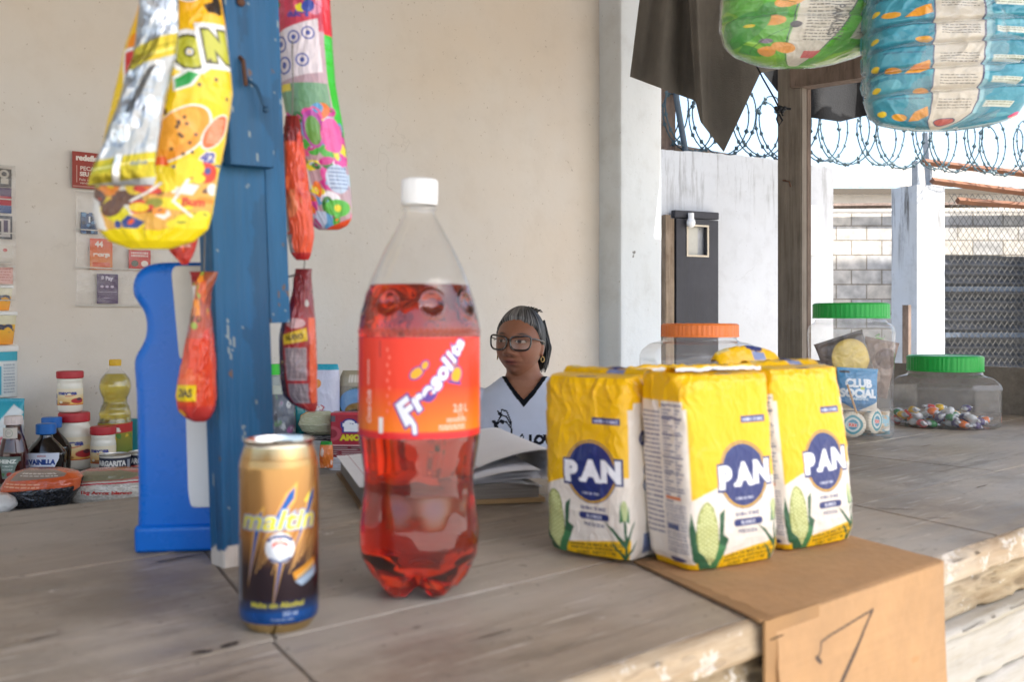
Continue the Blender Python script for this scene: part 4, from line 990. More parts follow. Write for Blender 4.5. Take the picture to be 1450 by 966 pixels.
# ---------------- flour packs ----------------
YEL = H('#ebb80e'); CRM = H('#e6ddd0'); NAV = H('#26346f')
def pan_canvas(W=384):
    cv = Canvas(346, 232, W, CRM, SS=2)
    # order round the pack: half left side 34, front 105, right side 68, back 105, half left side 34; y 0..38 folded top, 38..232 body
    cv.rect(0, 0, 346, 66, YEL)
    for x0 in (34, 207):    # front and back
        pts = [(x0, 30), (x0 + 105, 30), (x0 + 105, 150)]
        for i in range(21): tt = 1 - i / 20; pts.append((x0 + 105 * tt, 138 + 20 * abs(1 - tt) ** 1.5 * 0.9 - 8 * math.sin(PI * tt) * (1 - tt) + 4))
        cv.poly(pts, YEL)
        yb = 212
        cv.poly([(x0, yb + 6), (x0 + 28, yb + 4), (x0 + 105, yb - 6), (x0 + 105, 232), (x0, 232)], YEL)
        cv.text('HARINA DE MAIZ BLANCO', x0 + 65, yb + 3, 3.8, H('#3d3d22'), bold=0.03, rot=0.10, fit=64); cv.text('PRECOCIDA ENRIQUECIDA', x0 + 65, yb + 9, 3.8, H('#3d3d22'), bold=0.03, rot=0.10, fit=64); cv.text('CONT. NETO 1 kg', x0 + 64, yb + 15, 3.6, H('#3d3d22'), bold=0.03, rot=0.10, fit=50)
        cx, cy = x0 + 62, 138
        cv.ell(cx, cy, 31, 35, NAV); cv.ell(cx, cy, 30, 34, H('#d3a52c')); cv.ell(cx, cy, 28, 32, NAV)
        for ch, dx_, dy_ in (('P', -23, 1), ('A', 0.5, -1), ('N', 24, -2)):
            cv.text(ch, cx + dx_, cy + dy_, 23, H('#26346f'), bold=0.115, sx=0.98)
        for ch, dx_, dy_ in (('P', -23, 1), ('A', 0.5, -1), ('N', 24, -2)):
            cv.text(ch, cx + dx_, cy + dy_, 21.5, H('#eef0f4'), bold=0.07, sx=0.98)
        for dx_ in (-11.5, 12): cv.ell(cx + dx_, cy + 9.5, 2.0, 2.0, H('#eef0f4'))
        cv.text('DESDE 1960', cx, cy + 24, 3, H('#c8cde0'), bold=0.02)
        cv.rect(x0 + 64, 76, x0 + 97, 83.5, NAV); cv.text('HARINA DE MAIZ', x0 + 80.5, 79.8, 3.4, H('#cdd2e8'), bold=0.02, fit=29)
        cv.text('HARINA DE MAIZ', x0 + 64, 178, 3.6, NAV, bold=0.03, fit=30); cv.rect(x0 + 50, 183, x0 + 79, 190, NAV); cv.ell(x0 + 50, 186.5, 3.5, 3.5, NAV); cv.ell(x0 + 79, 186.5, 3.5, 3.5, NAV); cv.text('BLANCO', x0 + 64.5, 186.5, 3.2, H('#dfe2ee'), bold=0.03); cv.text('PRECOCIDA', x0 + 64, 195, 3.4, NAV, bold=0.03, fit=24)
        # ear of corn at the left corner
        gx = x0 + 12
        GRN = H('#2f5c40'); GR2 = H('#3f7a4c')
        cv.poly([(gx - 14, 222), (gx - 16, 190), (gx - 13, 172), (gx - 9, 196), (gx - 4, 226)], GRN); cv.poly([(gx + 6, 230), (gx + 16, 200), (gx + 18, 176), (gx + 24, 170), (gx + 21, 196), (gx + 27, 200), (gx + 16, 222)], GRN)
        cv.ell(gx + 3, 196, 12.5, 34, H('#8f9a5a')); cv.ell(gx + 3, 196, 11.5, 33, H('#a3aa64'))
        for i in range(-3, 4):
            for j in range(15):
                yy = 166 + j * 4.2 + (i % 2) * 2; 
                if ((i * 3.2) / 11.5) ** 2 + ((yy - 196) / 33) ** 2 < 0.9: cv.ell(gx + 3 + i * 3.2, yy, 1.3, 1.7, H('#d3d79a'))
        cv.poly([(gx - 12, 206), (gx - 2, 214), (gx + 5, 232), (gx - 10, 231)], GRN); cv.poly([(gx + 16, 204), (gx + 24, 207), (gx + 12, 232), (gx + 2, 232)], GR2)
        # leafy plant at the right corner
        qx = x0 + 101
        cv.line([(qx, 228), (qx - 1, 200), (qx - 2, 176)], 2.6, GRN)
        for a_, b_, c_, d_ in ((-24, -14, 196, 1), (-18, -18, 214, 1), (10, -16, 192, 1), (12, -18, 212, 1)):
            cv.poly([(qx, c_ + 14), (qx + a_ * 0.6, c_), (qx + a_, c_ + b_ * 0.1 - 4), (qx + a_ * 0.55, c_ + 6), (qx + 0.5, c_ + 22)], GRN)
        cv.ell(qx - 2, 177, 3.6, 11, H('#b9c48a')); cv.poly([(qx - 7, 190), (qx - 6, 168), (qx - 3, 188)], GR2); cv.poly([(qx + 3, 190), (qx + 3, 170), (qx, 188)], GR2)
    # sides: cream panels of small print
    for x0, x1, sd in ((145, 204, 1), (313, 346, 2), (0, 31, 3)):
        cv.rect(x0 + 2, 58, x1 - 1, 232, CRM)
    cv.ell(184, 100, 20, 24, H('#33416f')); cv.ell(184, 100, 18.8, 22.8, CRM); cv.lines(172, 84, 198, 118, 7, NAV, 7, th=0.3); cv.ell(163, 100, 8, 9, NAV); cv.text('11', 163, 100, 7, CRM, bold=0.04)
    for xx, yy in ((166, 136), (182, 132), (166, 152), (182, 150)): cv.ell(xx, yy, 6.4, 6.8, H('#5a6590')); cv.ell(xx, yy, 4.6, 5, H('#c6cad6')); cv.ell(xx, yy, 2, 3, NAV)
    cv.rect(168, 176, 186, 194, H('#a9afc2')); cv.lines(170, 178, 184, 192, 4, NAV, 3); cv.rect(158, 202, 190, 226, H('#7c88a8')); cv.lines(160, 204, 188, 224, 6, H('#3b4878'), 8)
    cv.rect(190, 60, 190.6, 228, H('#b8b4a8')); cv.lines(318, 70, 345, 200, 26, NAV, 11)
    for y in (62, 76, 94, 118, 134, 152): cv.rect(2, y, 29, y + 1, NAV)
    for i in range(30): cv.rect(3, 64 + i * 3.4, 3 + (i * 7 % 11) + 6, 65.2 + i * 3.4, H('#4c5780'))
    for i in range(28): cv.rect(20, 64 + i * 3.4, 22 + (i * 5 % 7), 65.2 + i * 3.4, H('#4c5780'))
    cv.rect(3, 158, 24, 161, H('#d8763c')); cv.lines(2, 166, 29, 214, 16, H('#4c5780'), 12); cv.rect(4, 186, 20, 191, H('#4c5780')); cv.ell(14, 221, 11, 4, H('#3b4878'))
    cv.rect(0, 225, 34, 232, YEL); cv.rect(313, 224, 346, 232, YEL)
    # print on the top
    cv.ell(86, 24, 14, 3.2, NAV, 1, -0.05)
    return cv
PANC = pan_canvas()
PACK = pbr('flour_pack_film', None, rough=0.32, var=0.03, coat=0.22, spec=0.4, bump=0.3, bscale=70, bdist=0.003)
def flour_pack(label, loc, ang, w_=0.105, d_=0.068, h_=0.186, lean=0.0, seed=1, flap=0.0, rl=0.0, shear=0.0):
    q = thing('flour_pack', label, 'flour pack', loc, group='yellow flour packs on the cardboard', rot=(R(lean), R(rl), ang))
    a, b = w_ / 2, d_ / 2
    rows = [(0.0, 0, 0, h_ + 0.006, a * 0.93, b * 0.10, 6), (0.05, 0, 0, h_ + 0.0055, a * 0.95, b * 0.5, 7), (0.12, 0, 0, h_ + 0.003, a * 0.965, b * 0.86, 7), (0.16, 0, 0, h_ - 0.003, a * 0.99, b * 0.97, 7),
            (0.20, 0, 0, h_ - 0.012, a * 1.0, b * 1.0, 7), (0.5, 0, 0, h_ * 0.60, a * 1.02, b * 1.06, 6), (0.8, 0, 0, h_ * 0.24, a * 1.03, b * 1.08, 6), (0.93, 0, 0, h_ * 0.07, a * 1.01, b * 1.03, 7), (0.975, 0, 0, 0.006, a * 0.97, b * 0.96, 7), (1, 0, 0, 0.0, a * 0.93, b * 0.9, 7)]
    def disp(u, v):
        top = np.clip((0.34 - v) / 0.2, 0, 1)
        d = 0.0045 * (fbm(u * 8, v * 5, seed) - 0.5) + (0.0018 + 0.0030 * top) * (crease(u * 26 + 3 * fbm(u * 5, v * 5, seed + 4), v * 7, seed + 2) - 0.35)
        d += 0.0010 * (crease(u * 10, v * 26, seed + 6) - 0.4) * np.clip(np.abs(v - 0.5) * 3 - 0.5, 0, 1)
        return d
    loft('pack', [(v_, cx_ + shear * z_, cy_, z_, a_, b_, p_) for v_, cx_, cy_, z_, a_, b_, p_ in rows], PACK, q, canvas=PANC, sm=2, disp=disp)
    # folded seam flap on top
    cvf = Canvas(100, 30, 90, YEL, SS=2); cvf.rect(0, 0, 100, 5, H('#dcdad6')); cvf.ell(62, 17, 14, 5, NAV); cvf.rect(5, 12, 22, 20, H('#d9c98a')); cvf.rect(55, 22, 75, 28, H('#7f8db5'))
    Cc = cvf.get(); Hn, Wn = Cc.shape[:2]; uu, vv = np.meshgrid(np.linspace(0, 1, Wn), np.linspace(0, 1, Hn))
    X = (uu - 0.5) * w_ * 0.96 + shear * h_; rise = 0.006 + flap * np.sin(uu * PI) ** 0.4
    ang2 = vv * PI * (0.92)
    Y = -0.004 + b * 0.55 * np.sin(ang2 * 0.5) * (1 if seed % 2 else -1) + 0.004 * (fbm(uu * 6, vv * 3, seed + 8) - 0.5)
    Z = h_ + 0.0045 + rise * np.sin(ang2) + 0.003 * crease(uu * 7, vv * 2, seed) * (vv > 0.05)
    P = np.stack([X, Y, Z], -1); B = P.copy(); B[..., 2] -= 0.0008
    grid('top_flap', np.concatenate([P[::-1], B[::-1, ::-1]], 1), PACK, q, np.concatenate([Cc, Cc[:, ::-1]], 1), wrap=True)
    return q
def facing(pl, pr): return math.atan2(pr.y - pl.y, pr.x - pl.x)
def pack_at(label, pl, pr, w_, d_, h_, **kw):
    a = facing(pl, pr); mid = (pl + pr) / 2; n_ = Vector((-math.sin(a), math.cos(a), 0)); c = mid + n_ * d_ / 2; c.z = TOP + 0.0042
    return flour_pack(label, c, a, w_=w_, d_=d_, h_=h_, **kw)
pack_at('yellow and cream flour pack at the left end of the row, nearest the soda bottle', C(776, 783), C(889, 804), 0.107, 0.078, 0.181, seed=1, shear=-0.03)
pack_at('frontmost flour pack, middle of the row, its corn cob nearest the cardboard fold', C(984, 819), C(1107, 797), 0.118, 0.072, 0.187, seed=4, shear=-0.08)
pack_at('flour pack at the right end of the row, beside the tall jar', C(1116, 789), C(1217, 769), 0.114, 0.066, 0.188, seed=7, lean=-1.0, shear=-0.12)
pack_at('rear flour pack showing only its puffed yellow flap above the others', C(1036, 752), C(1142, 735), 0.112, 0.066, 0.184, seed=9, flap=0.015)
pack_at('rear flour pack behind the left two, only its low crumpled top showing', C(902, 765), C(990, 757), 0.100, 0.062, 0.176, seed=12, flap=0.004)

# ---------------- cardboard price flap ----------------
cb_ = thing('cardboard_sheet', 'bent brown cardboard sheet under the flour packs, a 7 written on its hanging front', 'cardboard', (0, 0, 0), PHI)
def loc_un(p): return (p.x * U.x + p.y * U.y, p.x * N.x + p.y * N.y)
CBM = pbr('corrugated_card', None, rough=0.8, var=0.12, vscale=12, bump=0.15, bscale=120)
a0 = loc_un(C(914, 801)); a1 = loc_un(C(1066, 872)); a2 = loc_un(C(1329, 792)); a3 = loc_un(C(1200, 762))
nf = 0.476
a1 = (a1[0], nf); a2 = (a2[0] - 0.014, nf)
cv = Canvas(100, 140, 220, H('#b98d5c'), SS=2)
cv.a[:] = np.array(H('#ac875f')); g_ = fbm(cv.X * 0.05, cv.Y * 0.05, 4)[..., None]; cv.a *= (0.9 + 0.2 * g_)
s1 = fbm(cv.X * 0.02, cv.Y * 1.3, 8)[..., None]; cv.a *= (0.95 + 0.1 * s1)
cv.line([(2, 70.2), (98, 70.2)], 0.8, H('#7d5f3c'), 0.5)
PEN = H('#4a3c33')
def sv_(pts): return [(20 + (x - 42) * 1.42, y - 6) for x, y in pts]
cv.line(sv_([(42.2, 93.5), (41.8, 92.6), (43.0, 91), (43.4, 88.2), (47, 87.2), (53, 86.2), (59.5, 85.0), (64.5, 84.2)]), 0.8, PEN)
cv.line(sv_([(64.5, 84.2), (58, 93), (49, 104), (40, 116), (36, 124)]), 1.2, PEN); cv.line(sv_([(64.0, 85), (56.4, 96), (46, 109), (39, 118)]), 0.8, PEN)
cv.line(sv_([(41.4, 92.4), (42.8, 94.2)]), 1.5, PEN); cv.line(sv_([(43, 112), (50, 108.5), (53, 107)]), 0.7, PEN)
cv.ell(25, 118, 2.2, 1.2, H('#96693c'), 0.6); cv.ell(78, 100, 3, 1, H('#a5774a'), 0.5); cv.mott(0.07, 30)
Cc = cv.get(); Hn, Wn = Cc.shape[:2]; uu, vv = np.meshgrid(np.linspace(0, 1, Wn), np.linspace(0, 1, Hn))
t1 = np.clip(vv / 0.5, 0, 1); t2 = np.clip((vv - 0.5) / 0.5, 0, 1)
LX = a0[0] + (a1[0] - a0[0]) * t1; LY = a0[1] + (a1[1] - a0[1]) * t1; RX = a3[0] + (a2[0] - a3[0]) * t1; RY = a3[1] + (a2[1] - a3[1]) * t1
X = LX * (1 - uu) + RX * uu; Y = LY * (1 - uu) + RY * uu
X = X - 0.034 * t2 * uu + 0.004 * t2 * (1 - uu) + 0.0012 * (fbm(vv * 30, vv * 0 + 2, 5) - 0.5) * (uu < 0.02) * 3 + 0.003 * (fbm(vv * 22, vv * 0 + 5, 7) - 0.5) * (uu > 0.985) * t2
bend = 0.004
Y = Y - 0.016 * t2 - 0.010 * t2 * t2 * uu; Z = TOP + 0.0032 + 0.0015 * (fbm(uu * 4, vv * 6, 2) - 0.5) * (vv < 0.5) * (vv > 0.02) - 0.19 * t2
rb_ = np.exp(-((vv - 0.5) / 0.012) ** 2); Z = Z - 0.0012 * rb_
P = np.stack([X, Y, Z], -1); nrm = np.zeros_like(P); nrm[..., 2] = np.where(vv < 0.5, -1.0, 0.0); nrm[..., 1] = np.where(vv >= 0.5, 1.0, 0.0)
B = P + nrm * 0.0028
grid('card', np.concatenate([P, B[:, ::-1]], 1), CBM, cb_, np.concatenate([Cc, Cc[:, ::-1] * 0.9], 1), wrap=True)
# second ply of the same sheet, splayed a little to the left
m = MB(); e0 = (a0[0] - 0.004, a0[1] + 0.012); e1 = (a1[0] - 0.016, nf + 0.004)
m.add([(e0[0], e0[1], TOP + 0.0008), (e1[0], e1[1], TOP + 0.0008), (e1[0] + 0.08, e1[1], TOP + 0.0008), (e0[0] + 0.08, e0[1], TOP + 0.0008)] +
      [(e0[0], e0[1], TOP + 0.003), (e1[0], e1[1], TOP + 0.0031), (e1[0] + 0.08, e1[1], TOP + 0.0025), (e0[0] + 0.08, e0[1], TOP + 0.0025)],
      [(0, 3, 2, 1), (4, 5, 6, 7), (0, 1, 5, 4), (1, 2, 6, 5), (2, 3, 7, 6), (3, 0, 4, 7)])
m.box(e1[0] + 0.001, e1[0] + 0.08, nf - 0.001, nf + 0.0015, TOP - 0.19, TOP + 0.003)
m.build('under_ply', pbr('card_edge', H('#9a7750'), rough=0.85, var=0.2), cb_)

# ---------------- candy jars ----------------
LIDG = pbr('green_lid', H('#12a03c'), rough=0.35, var=0.05)
LIDO = pbr('orange_lid', H('#f0803a'), rough=0.4, var=0.05)
def jar_lid(par, r_, z, h_, mat, px=2.0):
    rows = [(z + h_, r_ * 0.001), (z + h_, r_ * 0.80), (z + h_ - 0.0015, r_ * 0.86), (z + h_ + 0.0005, r_ * 0.9), (z + h_ + 0.001, r_ * 0.95), (z + h_ - 0.002, r_), (z + 0.003, r_ * 1.0), (z + 0.002, r_ * 1.015), (z, r_ * 1.015), (z, r_ * 0.95)]
    P = np.zeros((len(rows), 200, 3)); t = np.arange(200) / 200 * 2 * PI; rb = 0.0004 * np.sign(np.sin(t * 50))
    for i, (zz, rr) in enumerate(rows):
        a = rr + (rb if i in (5, 6) else 0); P[i, :, 0] = -np.cos(t) * a; P[i, :, 1] = -np.sin(t) * a; P[i, :, 2] = zz
    o = grid('lid', P, mat, par, wrap=True, caps=(True, False)); o.data.set_sharp_from_angle(angle=R(35))
JARP = film('milky_jar_wall', milk=0.09, rough=0.08, bump=0.08, bscale=18, fres=1.45)
jc = C(1205, 619)
tj = thing('tall_jar', 'tall clear plastic jar with a green lid full of snack packets, behind the flour packs', 'jar', jc, R(12))
k = jc.y / F
def jz(y): return (619 - y) * k
loft('jar_wall', [(0, 0, 0, jz(452), 48 * k, 48 * k, 2), (0.03, 0, 0, jz(457), 49 * k, 49 * k, 2), (0.07, 0, 0, jz(461), 53 * k, 53 * k, 2.6), (0.12, 0, 0, jz(470), 54.5 * k, 52 * k, 3), (0.6, 0, 0, jz(560), 51 * k, 48 * k, 3.2), (0.72, 0, 0, jz(580), 50.5 * k, 48 * k, 3.2), (0.86, 0, 0, jz(606), 52.5 * k, 50 * k, 3.2), (0.93, 0, 0, jz(617), 51 * k, 48 * k, 3), (0.96, 0, 0, 0.0, 46 * k, 43 * k, 2.6), (1, 0, 0, 0.004, 30 * k, 28 * k, 2)], JARP, tj, W=96, Hn=90, caps=(False, True), sm=1)
jar_lid(tj, 52 * k, jz(451), 21 * k, LIDG)
jc2 = C(1338, 603)
lj = thing('low_jar', 'squat clear jar with a green lid and a layer of small sweets inside', 'jar', jc2, R(-24))
k2 = jc2.y / F
def oct_rows(a, b): return a * k2, b * k2
def lz(y): return (603 - y) * k2
def oct_loft(name, rows, mat, par, W=160, Hn=70):
    pr = np.array(rows, float); v = np.linspace(0, 1, Hn); P = np.zeros((Hn, W, 3))
    for i in range(Hn):
        z, a, b, ch = [np.interp(v[i], pr[:, 0], pr[:, j]) for j in (1, 2, 3, 4)]
        t = np.arange(W) / W * 2 * PI; cx, sy = -np.cos(t), -np.sin(t)
        k_ = np.maximum(np.maximum(np.abs(cx) / a, np.abs(sy) / b), (np.abs(cx) / a + np.abs(sy) / b) / (2 - ch))
        rr = 1 / k_; rc = 1 / np.sqrt((cx / a) ** 2 + (sy / b) ** 2); mix_ = np.clip((0.12 - v[i]) / 0.06, 0, 1); rr = rr * (1 - mix_) + rc * mix_
        P[i, :, 0] = cx * rr; P[i, :, 1] = sy * rr; P[i, :, 2] = z
        if 0.3 < v[i] < 0.86:   # pressed-in panels on the flats
            for dirx, diry, ext, wdt in ((0, -1, b, a), (0, 1, b, a), (-1, 0, a, b), (1, 0, a, b)):
                pr_ = P[i, :, 0] * dirx + P[i, :, 1] * diry; side = np.abs(P[i, :, 0] * diry + P[i, :, 1] * dirx)
                f = (pr_ > ext * 0.97) * np.clip((wdt * 0.52 - side) / 0.003, 0, 1) * np.clip((v[i] - 0.33) / 0.03, 0, 1) * np.clip((0.84 - v[i]) / 0.03, 0, 1)
                P[i, :, 0] -= dirx * f * 0.004; P[i, :, 1] -= diry * f * 0.004
    return grid(name, P, mat, par, wrap=True, caps=(False, True))
oct_loft('jar_wall', [(0, lz(526), 48 * k2, 48 * k2, 0.4), (0.08, lz(530), 50 * k2, 50 * k2, 0.5), (0.14, lz(534), 62 * k2, 56 * k2, 0.55), (0.24, lz(541), 70 * k2, 62 * k2, 0.5), (0.32, lz(548), 73 * k2, 64 * k2, 0.5), (0.8, lz(592), 73 * k2, 64 * k2, 0.5), (0.88, lz(599), 70 * k2, 61 * k2, 0.5), (0.93, 0.0, 63 * k2, 55 * k2, 0.5), (1, 0.003, 20 * k2, 20 * k2, 0.5)], JARP, lj)
jar_lid(lj, 50.5 * k2, lz(525), 21 * k2, LIDG)
jc3 = Vector(Wp(991, 570, 1.86)); jc3.z = TOP
oj = thing('orange_lid_jar', 'wide clear jar with an orange lid standing behind the flour packs', 'jar', jc3, R(10)); k3 = 1.86 / F
def oz(y): return EYE + (450 - y) * k3 - TOP
oct_loft('jar_wall', [(0, oz(477), 50 * k3, 50 * k3, 0.4), (0.08, oz(483), 52 * k3, 52 * k3, 0.5), (0.14, oz(487), 64 * k3, 60 * k3, 0.5), (0.24, oz(495), 74 * k3, 66 * k3, 0.5), (0.32, oz(503), 77 * k3, 70 * k3, 0.45), (0.8, 0.03, 77 * k3, 70 * k3, 0.45), (0.9, 0.006, 74 * k3, 66 * k3, 0.45), (0.94, 0.0, 66 * k3, 60 * k3, 0.45), (1, 0.003, 20 * k3, 20 * k3, 0.5)], JARP, oj)
jar_lid(oj, 54 * k3, oz(477), 18 * k3, LIDO)

# small wrapped sweets inside the low jar
SW = [('red', '#c8322c'), ('orange', '#e8762a'), ('yellow', '#e3b41f'), ('purple', '#4a3a6a'), ('white', '#d8d8d8'), ('green', '#2f7a44')]
protos = []
for nme, hx in SW:
    cv = Canvas(60, 20, 44, H('#c9c9cc'), SS=2); cv.rect(0, 5.5, 60, 14.5, H(hx)); cv.ell(15, 10, 4, 1.6, H('#e8e6e2'))
    w_ = 0.0105
    rows = [(0, 0, 0, 0.017, w_ * 0.8, w_ * 0.25, 2), (0.18, 0, 0, 0.0115, w_ * 0.35, w_ * 0.3, 2), (0.3, 0, 0, 0.0075, w_ * 0.95, w_ * 0.7, 2.2), (0.5, 0, 0, 0, w_ * 1.1, w_ * 0.8, 2.2), (0.7, 0, 0, -0.0075, w_ * 0.95, w_ * 0.7, 2.2), (0.82, 0, 0, -0.0115, w_ * 0.35, w_ * 0.3, 2), (1, 0, 0, -0.017, w_ * 0.8, w_ * 0.25, 2)]
    o = loft('wrapped_sweet', rows, GLOSSY, None, canvas=cv, disp=wr(0.0008, 20, 12, 3)); protos.append((nme, o))
rnd = random.Random(11); first = set(); Mj = Matrix.Translation(jc2) @ Matrix.Rotation(R(-24), 4, 'Z'); placed = []
cnt = 0
for i in range(58):
    lay = i // 26
    for _ in range(60):
        x = rnd.uniform(-66, 60) * k2; y = rnd.uniform(-55, 52) * k2
        if abs(x) / (66 * k2) + abs(y) / (58 * k2) > 1.45: continue
        if lay and x > 38 * k2: continue
        if all((x - a) ** 2 + (y - b) ** 2 > (0.0165 if lay == l_ else 0.008) ** 2 for a, b, l_ in placed): break
    placed.append((x, y, lay))
    nme, pr_ = protos[rnd.randrange(6)]
    o = pr_ if nme not in first else pr_.copy()
    if nme in first: COL.objects.link(o)
    first.add(nme)
    o.location = Mj @ Vector((x, y, 0.0105 + lay * 0.0135 + rnd.uniform(0, 0.002))); o.rotation_euler = (PI / 2 + rnd.uniform(-0.35, 0.35), rnd.uniform(-0.6, 0.6), rnd.uniform(0, 6.28))
    tag(o, 'small %s wrapped sweet in the layer at the bottom of the squat jar' % nme, 'sweet', 'wrapped sweets in the squat jar')

# snack packets inside the tall jar
def pillow(name, label, cat, loc, w_, h_, th, cv, mat=GLOSSY, rot=(0, 0, 0), seed=1, group=None, taper=1.0, fold=0.0022, part='packet', crimp=True):
    """a filled sachet: crimped top and bottom, puffed middle; local origin at its centre bottom"""
    q = thing(name, label, cat, loc, rot=rot, group=group)
    a = w_ / 2
    rows = [(0, 0, 0, h_, a * taper, 0.0008, 2), (0.06, 0, 0, h_ * 0.95, a * taper * 0.98, 0.0012, 2), (0.14, 0, 0, h_ * 0.88, a * (0.95 + 0.02) * (taper + 1) / 2, th * 0.22, 2), (0.3, 0, 0, h_ * 0.72, a * 0.95, th * 0.42, 2), (0.6, 0, 0, h_ * 0.4, a * 0.96, th * 0.5, 2.2), (0.82, 0, 0, h_ * 0.16, a * 0.96, th * 0.38, 2), (0.94, 0, 0, h_ * 0.05, a * 0.98, th * 0.08, 2), (1, 0, 0, 0, a, 0.0008, 2)]
    def disp(u, v):
        fr = np.where(u < 0.5, np.sin(np.clip(u * 2, 0, 1) * PI), np.sin(np.clip(u * 2 - 1, 0, 1) * PI)) ** 0.5
        return fr * fold * ((crease(u * 14 + 2 * fbm(u * 4, v * 4, seed + 3), v * 6, seed) - 0.4) + 0.8 * (fbm(u * 18, v * 14, seed + 5) - 0.5)) * np.clip(np.minimum(v, 1 - v) / 0.08, 0, 1)
    loft(part, rows, mat, q, canvas=cv, sm=1, disp=disp)
    return q
def jarp(px, py, dd): return Wp(px, py, jc.y + dd)
cv = Canvas(200, 130, 150, H('#2d7fae')); cv.grad(0, 130, H('#2b86b6'), H('#2f6f9f')); cv.text('CLUB', 50, 48, 22, H('#dfe6ea'), bold=0.06, fit=62); cv.text('SOCIAL', 50, 76, 22, H('#dfe6ea'), bold=0.06, fit=84); cv.ell(58, 63, 5, 4, H('#b8c840')); cv.rect(6, 12, 30, 20, H('#2a3440')); cv.text('ORIGINAL', 52, 92, 7, H('#c9dbe4'), bold=0.03)
cv.poly([(0, 96), (50, 128), (0, 130)], H('#c9b89a')); cv.poly([(100, 96), (56, 128), (100, 130)], H('#d5cdbd'))
pillow('cracker_packet', 'blue cracker packet standing inside the tall jar', 'snack packet', jarp(1213, 582, -0.045), 0.088, 0.088, 0.025, cv, rot=(R(-4), R(3), R(4)), seed=3)
cv = Canvas(200, 120, 120, H('#3c302b')); cv.ell(60, 55, 36, 42, H('#c9a94c')); cv.ell(60, 55, 31, 37, H('#d4b85c')); cv.poly([(0, 0), (30, 0), (8, 60), (0, 90)], H('#57463c')); cv.rect(0, 100, 200, 120, H('#8a7a34')); cv.mott(0.15, 18)
pillow('cookie_packet', 'dark brown cookie packet with a round yellow cookie picture inside the tall jar', 'snack packet', jarp(1208, 545, -0.018), 0.105, 0.105, 0.03, cv, rot=(R(3), R(-18), R(-3)), seed=5)
cv = Canvas(200, 120, 110, H('#8a7466')); cv.ell(70, 40, 30, 20, H('#5b4034')); cv.ell(40, 80, 24, 18, H('#b9a08a')); cv.mott(0.2, 14)
pillow('cookie_packet', 'pale brown packet at the right side inside the tall jar', 'snack packet', jarp(1232, 560, 0.004), 0.07, 0.12, 0.025, cv, rot=(R(0), R(12), R(-10)), seed=6)
def round_pack(label, px, py, dd, r_, seed, rz):
    q = thing('biscuit_roll', label, 'snack packet', jarp(px, py, dd), rot=(0, 0, rz))
    cv = Canvas(100, 100, 90, H('#cfc6b4'), SS=2); 
    X = (cv.X - 50) / 50; Y = (cv.Y - 50) / 50
    P = []
    Cc = cv; cv.ell(50, 50, 48, 48, H('#d8cdb8')); cv.ell(50, 50, 38, 38, H('#3f8f9a')); cv.ell(50, 50, 28, 28, H('#cfd8d4')); cv.ell(50, 50, 20, 20, H('#2f8aa8')); cv.text('Ritz', 50, 50, 14, H('#d8423a'), bold=0.05, out=H('#e8e8e4'))
    C_ = cv.get(); Hn, Wn = C_.shape[:2]; uu, vv = np.meshgrid(np.linspace(-1, 1, Wn), np.linspace(-1, 1, Hn))
    # square to disc
    X = uu * np.sqrt(1 - vv ** 2 / 2) * r_; Z = -vv * np.sqrt(1 - uu ** 2 / 2) * r_; rr = np.hypot(X, Z) / r_; Y = -0.006 - 0.004 * np.clip(1 - rr ** 6, 0, 1) + 0.0006 * np.sin(np.arctan2(Z, X) * 26) * rr ** 4
    Fp = np.stack([X, Y, Z], -1); Bp = np.stack([X, -Y, Z], -1)
    grid('packet', np.concatenate([Fp, Bp[:, ::-1]], 1), GLOSSY, q, np.concatenate([C_, C_[:, ::-1]], 1), wrap=True)
    return q
round_pack('round teal and cream biscuit packet low at the left inside the tall jar', 1207, 601, -0.055, 0.026, 1, R(-12))
round_pack('round biscuit packet turned sideways at the lower right inside the tall jar', 1236, 596, -0.02, 0.027, 2, R(40))
cv = Canvas(160, 100, 90, H('#cfc3ae')); cv.blobs(0, 0, 160, 100, 40, [H('#b9a284'), H('#e2dccd'), H('#7fb0bf'), H('#a78a64')], 16, 5)
pillow('cracker_packet', 'beige cracker packet lying at the bottom right inside the tall jar', 'snack packet', jarp(1224, 616, 0.02), 0.11, 0.05, 0.05, cv, seed=9)
m = MB(); s0 = jarp(1179, 538, -0.062); m.tube([Vector((0, 0, 0)), jarp(1189, 596, -0.06) - s0], 0.0022, 6); o = m.build('wooden_stick', pbr('pale_stick', H('#c79a63'), rough=0.7)); o.location = s0; tag(o, 'thin pale stick leaning inside the tall jar, left of the blue packet', 'stick')
m = MB(); s0 = jarp(1200, 545, -0.064); m.tube([Vector((0, 0, 0)), jarp(1214, 588, -0.062) - s0], 0.0022, 6); o = m.build('wooden_stick', MATS['pale_stick']); o.location = s0; tag(o, 'thin pale stick leaning inside the tall jar, across the blue packet', 'stick')

# ---------------- open ledger ----------------
lc = C(620, 712)
pA = C(513, 722); pB = C(768, 712); pL = C(453, 688)
la = facing(pA, pB)
led = thing('ledger_book', 'thick open ledger with lined pages lying behind the soda bottle', 'ledger', (pA.x, pA.y, TOP), la)
wL = (pB - pA).length; 
dv = pL - pA; dep = abs(-math.sin(la) * dv.x + math.cos(la) * dv.y); sh_ = (math.cos(la) * dv.x + math.sin(la) * dv.y)
DEP = 0.30
shx = sh_ / max(dep, 0.01) * DEP * 0.25
PG = pbr('ledger_paper', None, rough=0.75, var=0.04)
def page_block(name, prof_fn, x0, x1, y0, y1, cvp, lines_):
    Cc = cvp.get(); Hn, Wn = Cc.shape[:2]; uu, vv = np.meshgrid(np.linspace(0, 1, Wn), np.linspace(0, 1, Hn))
    return uu, vv, Cc
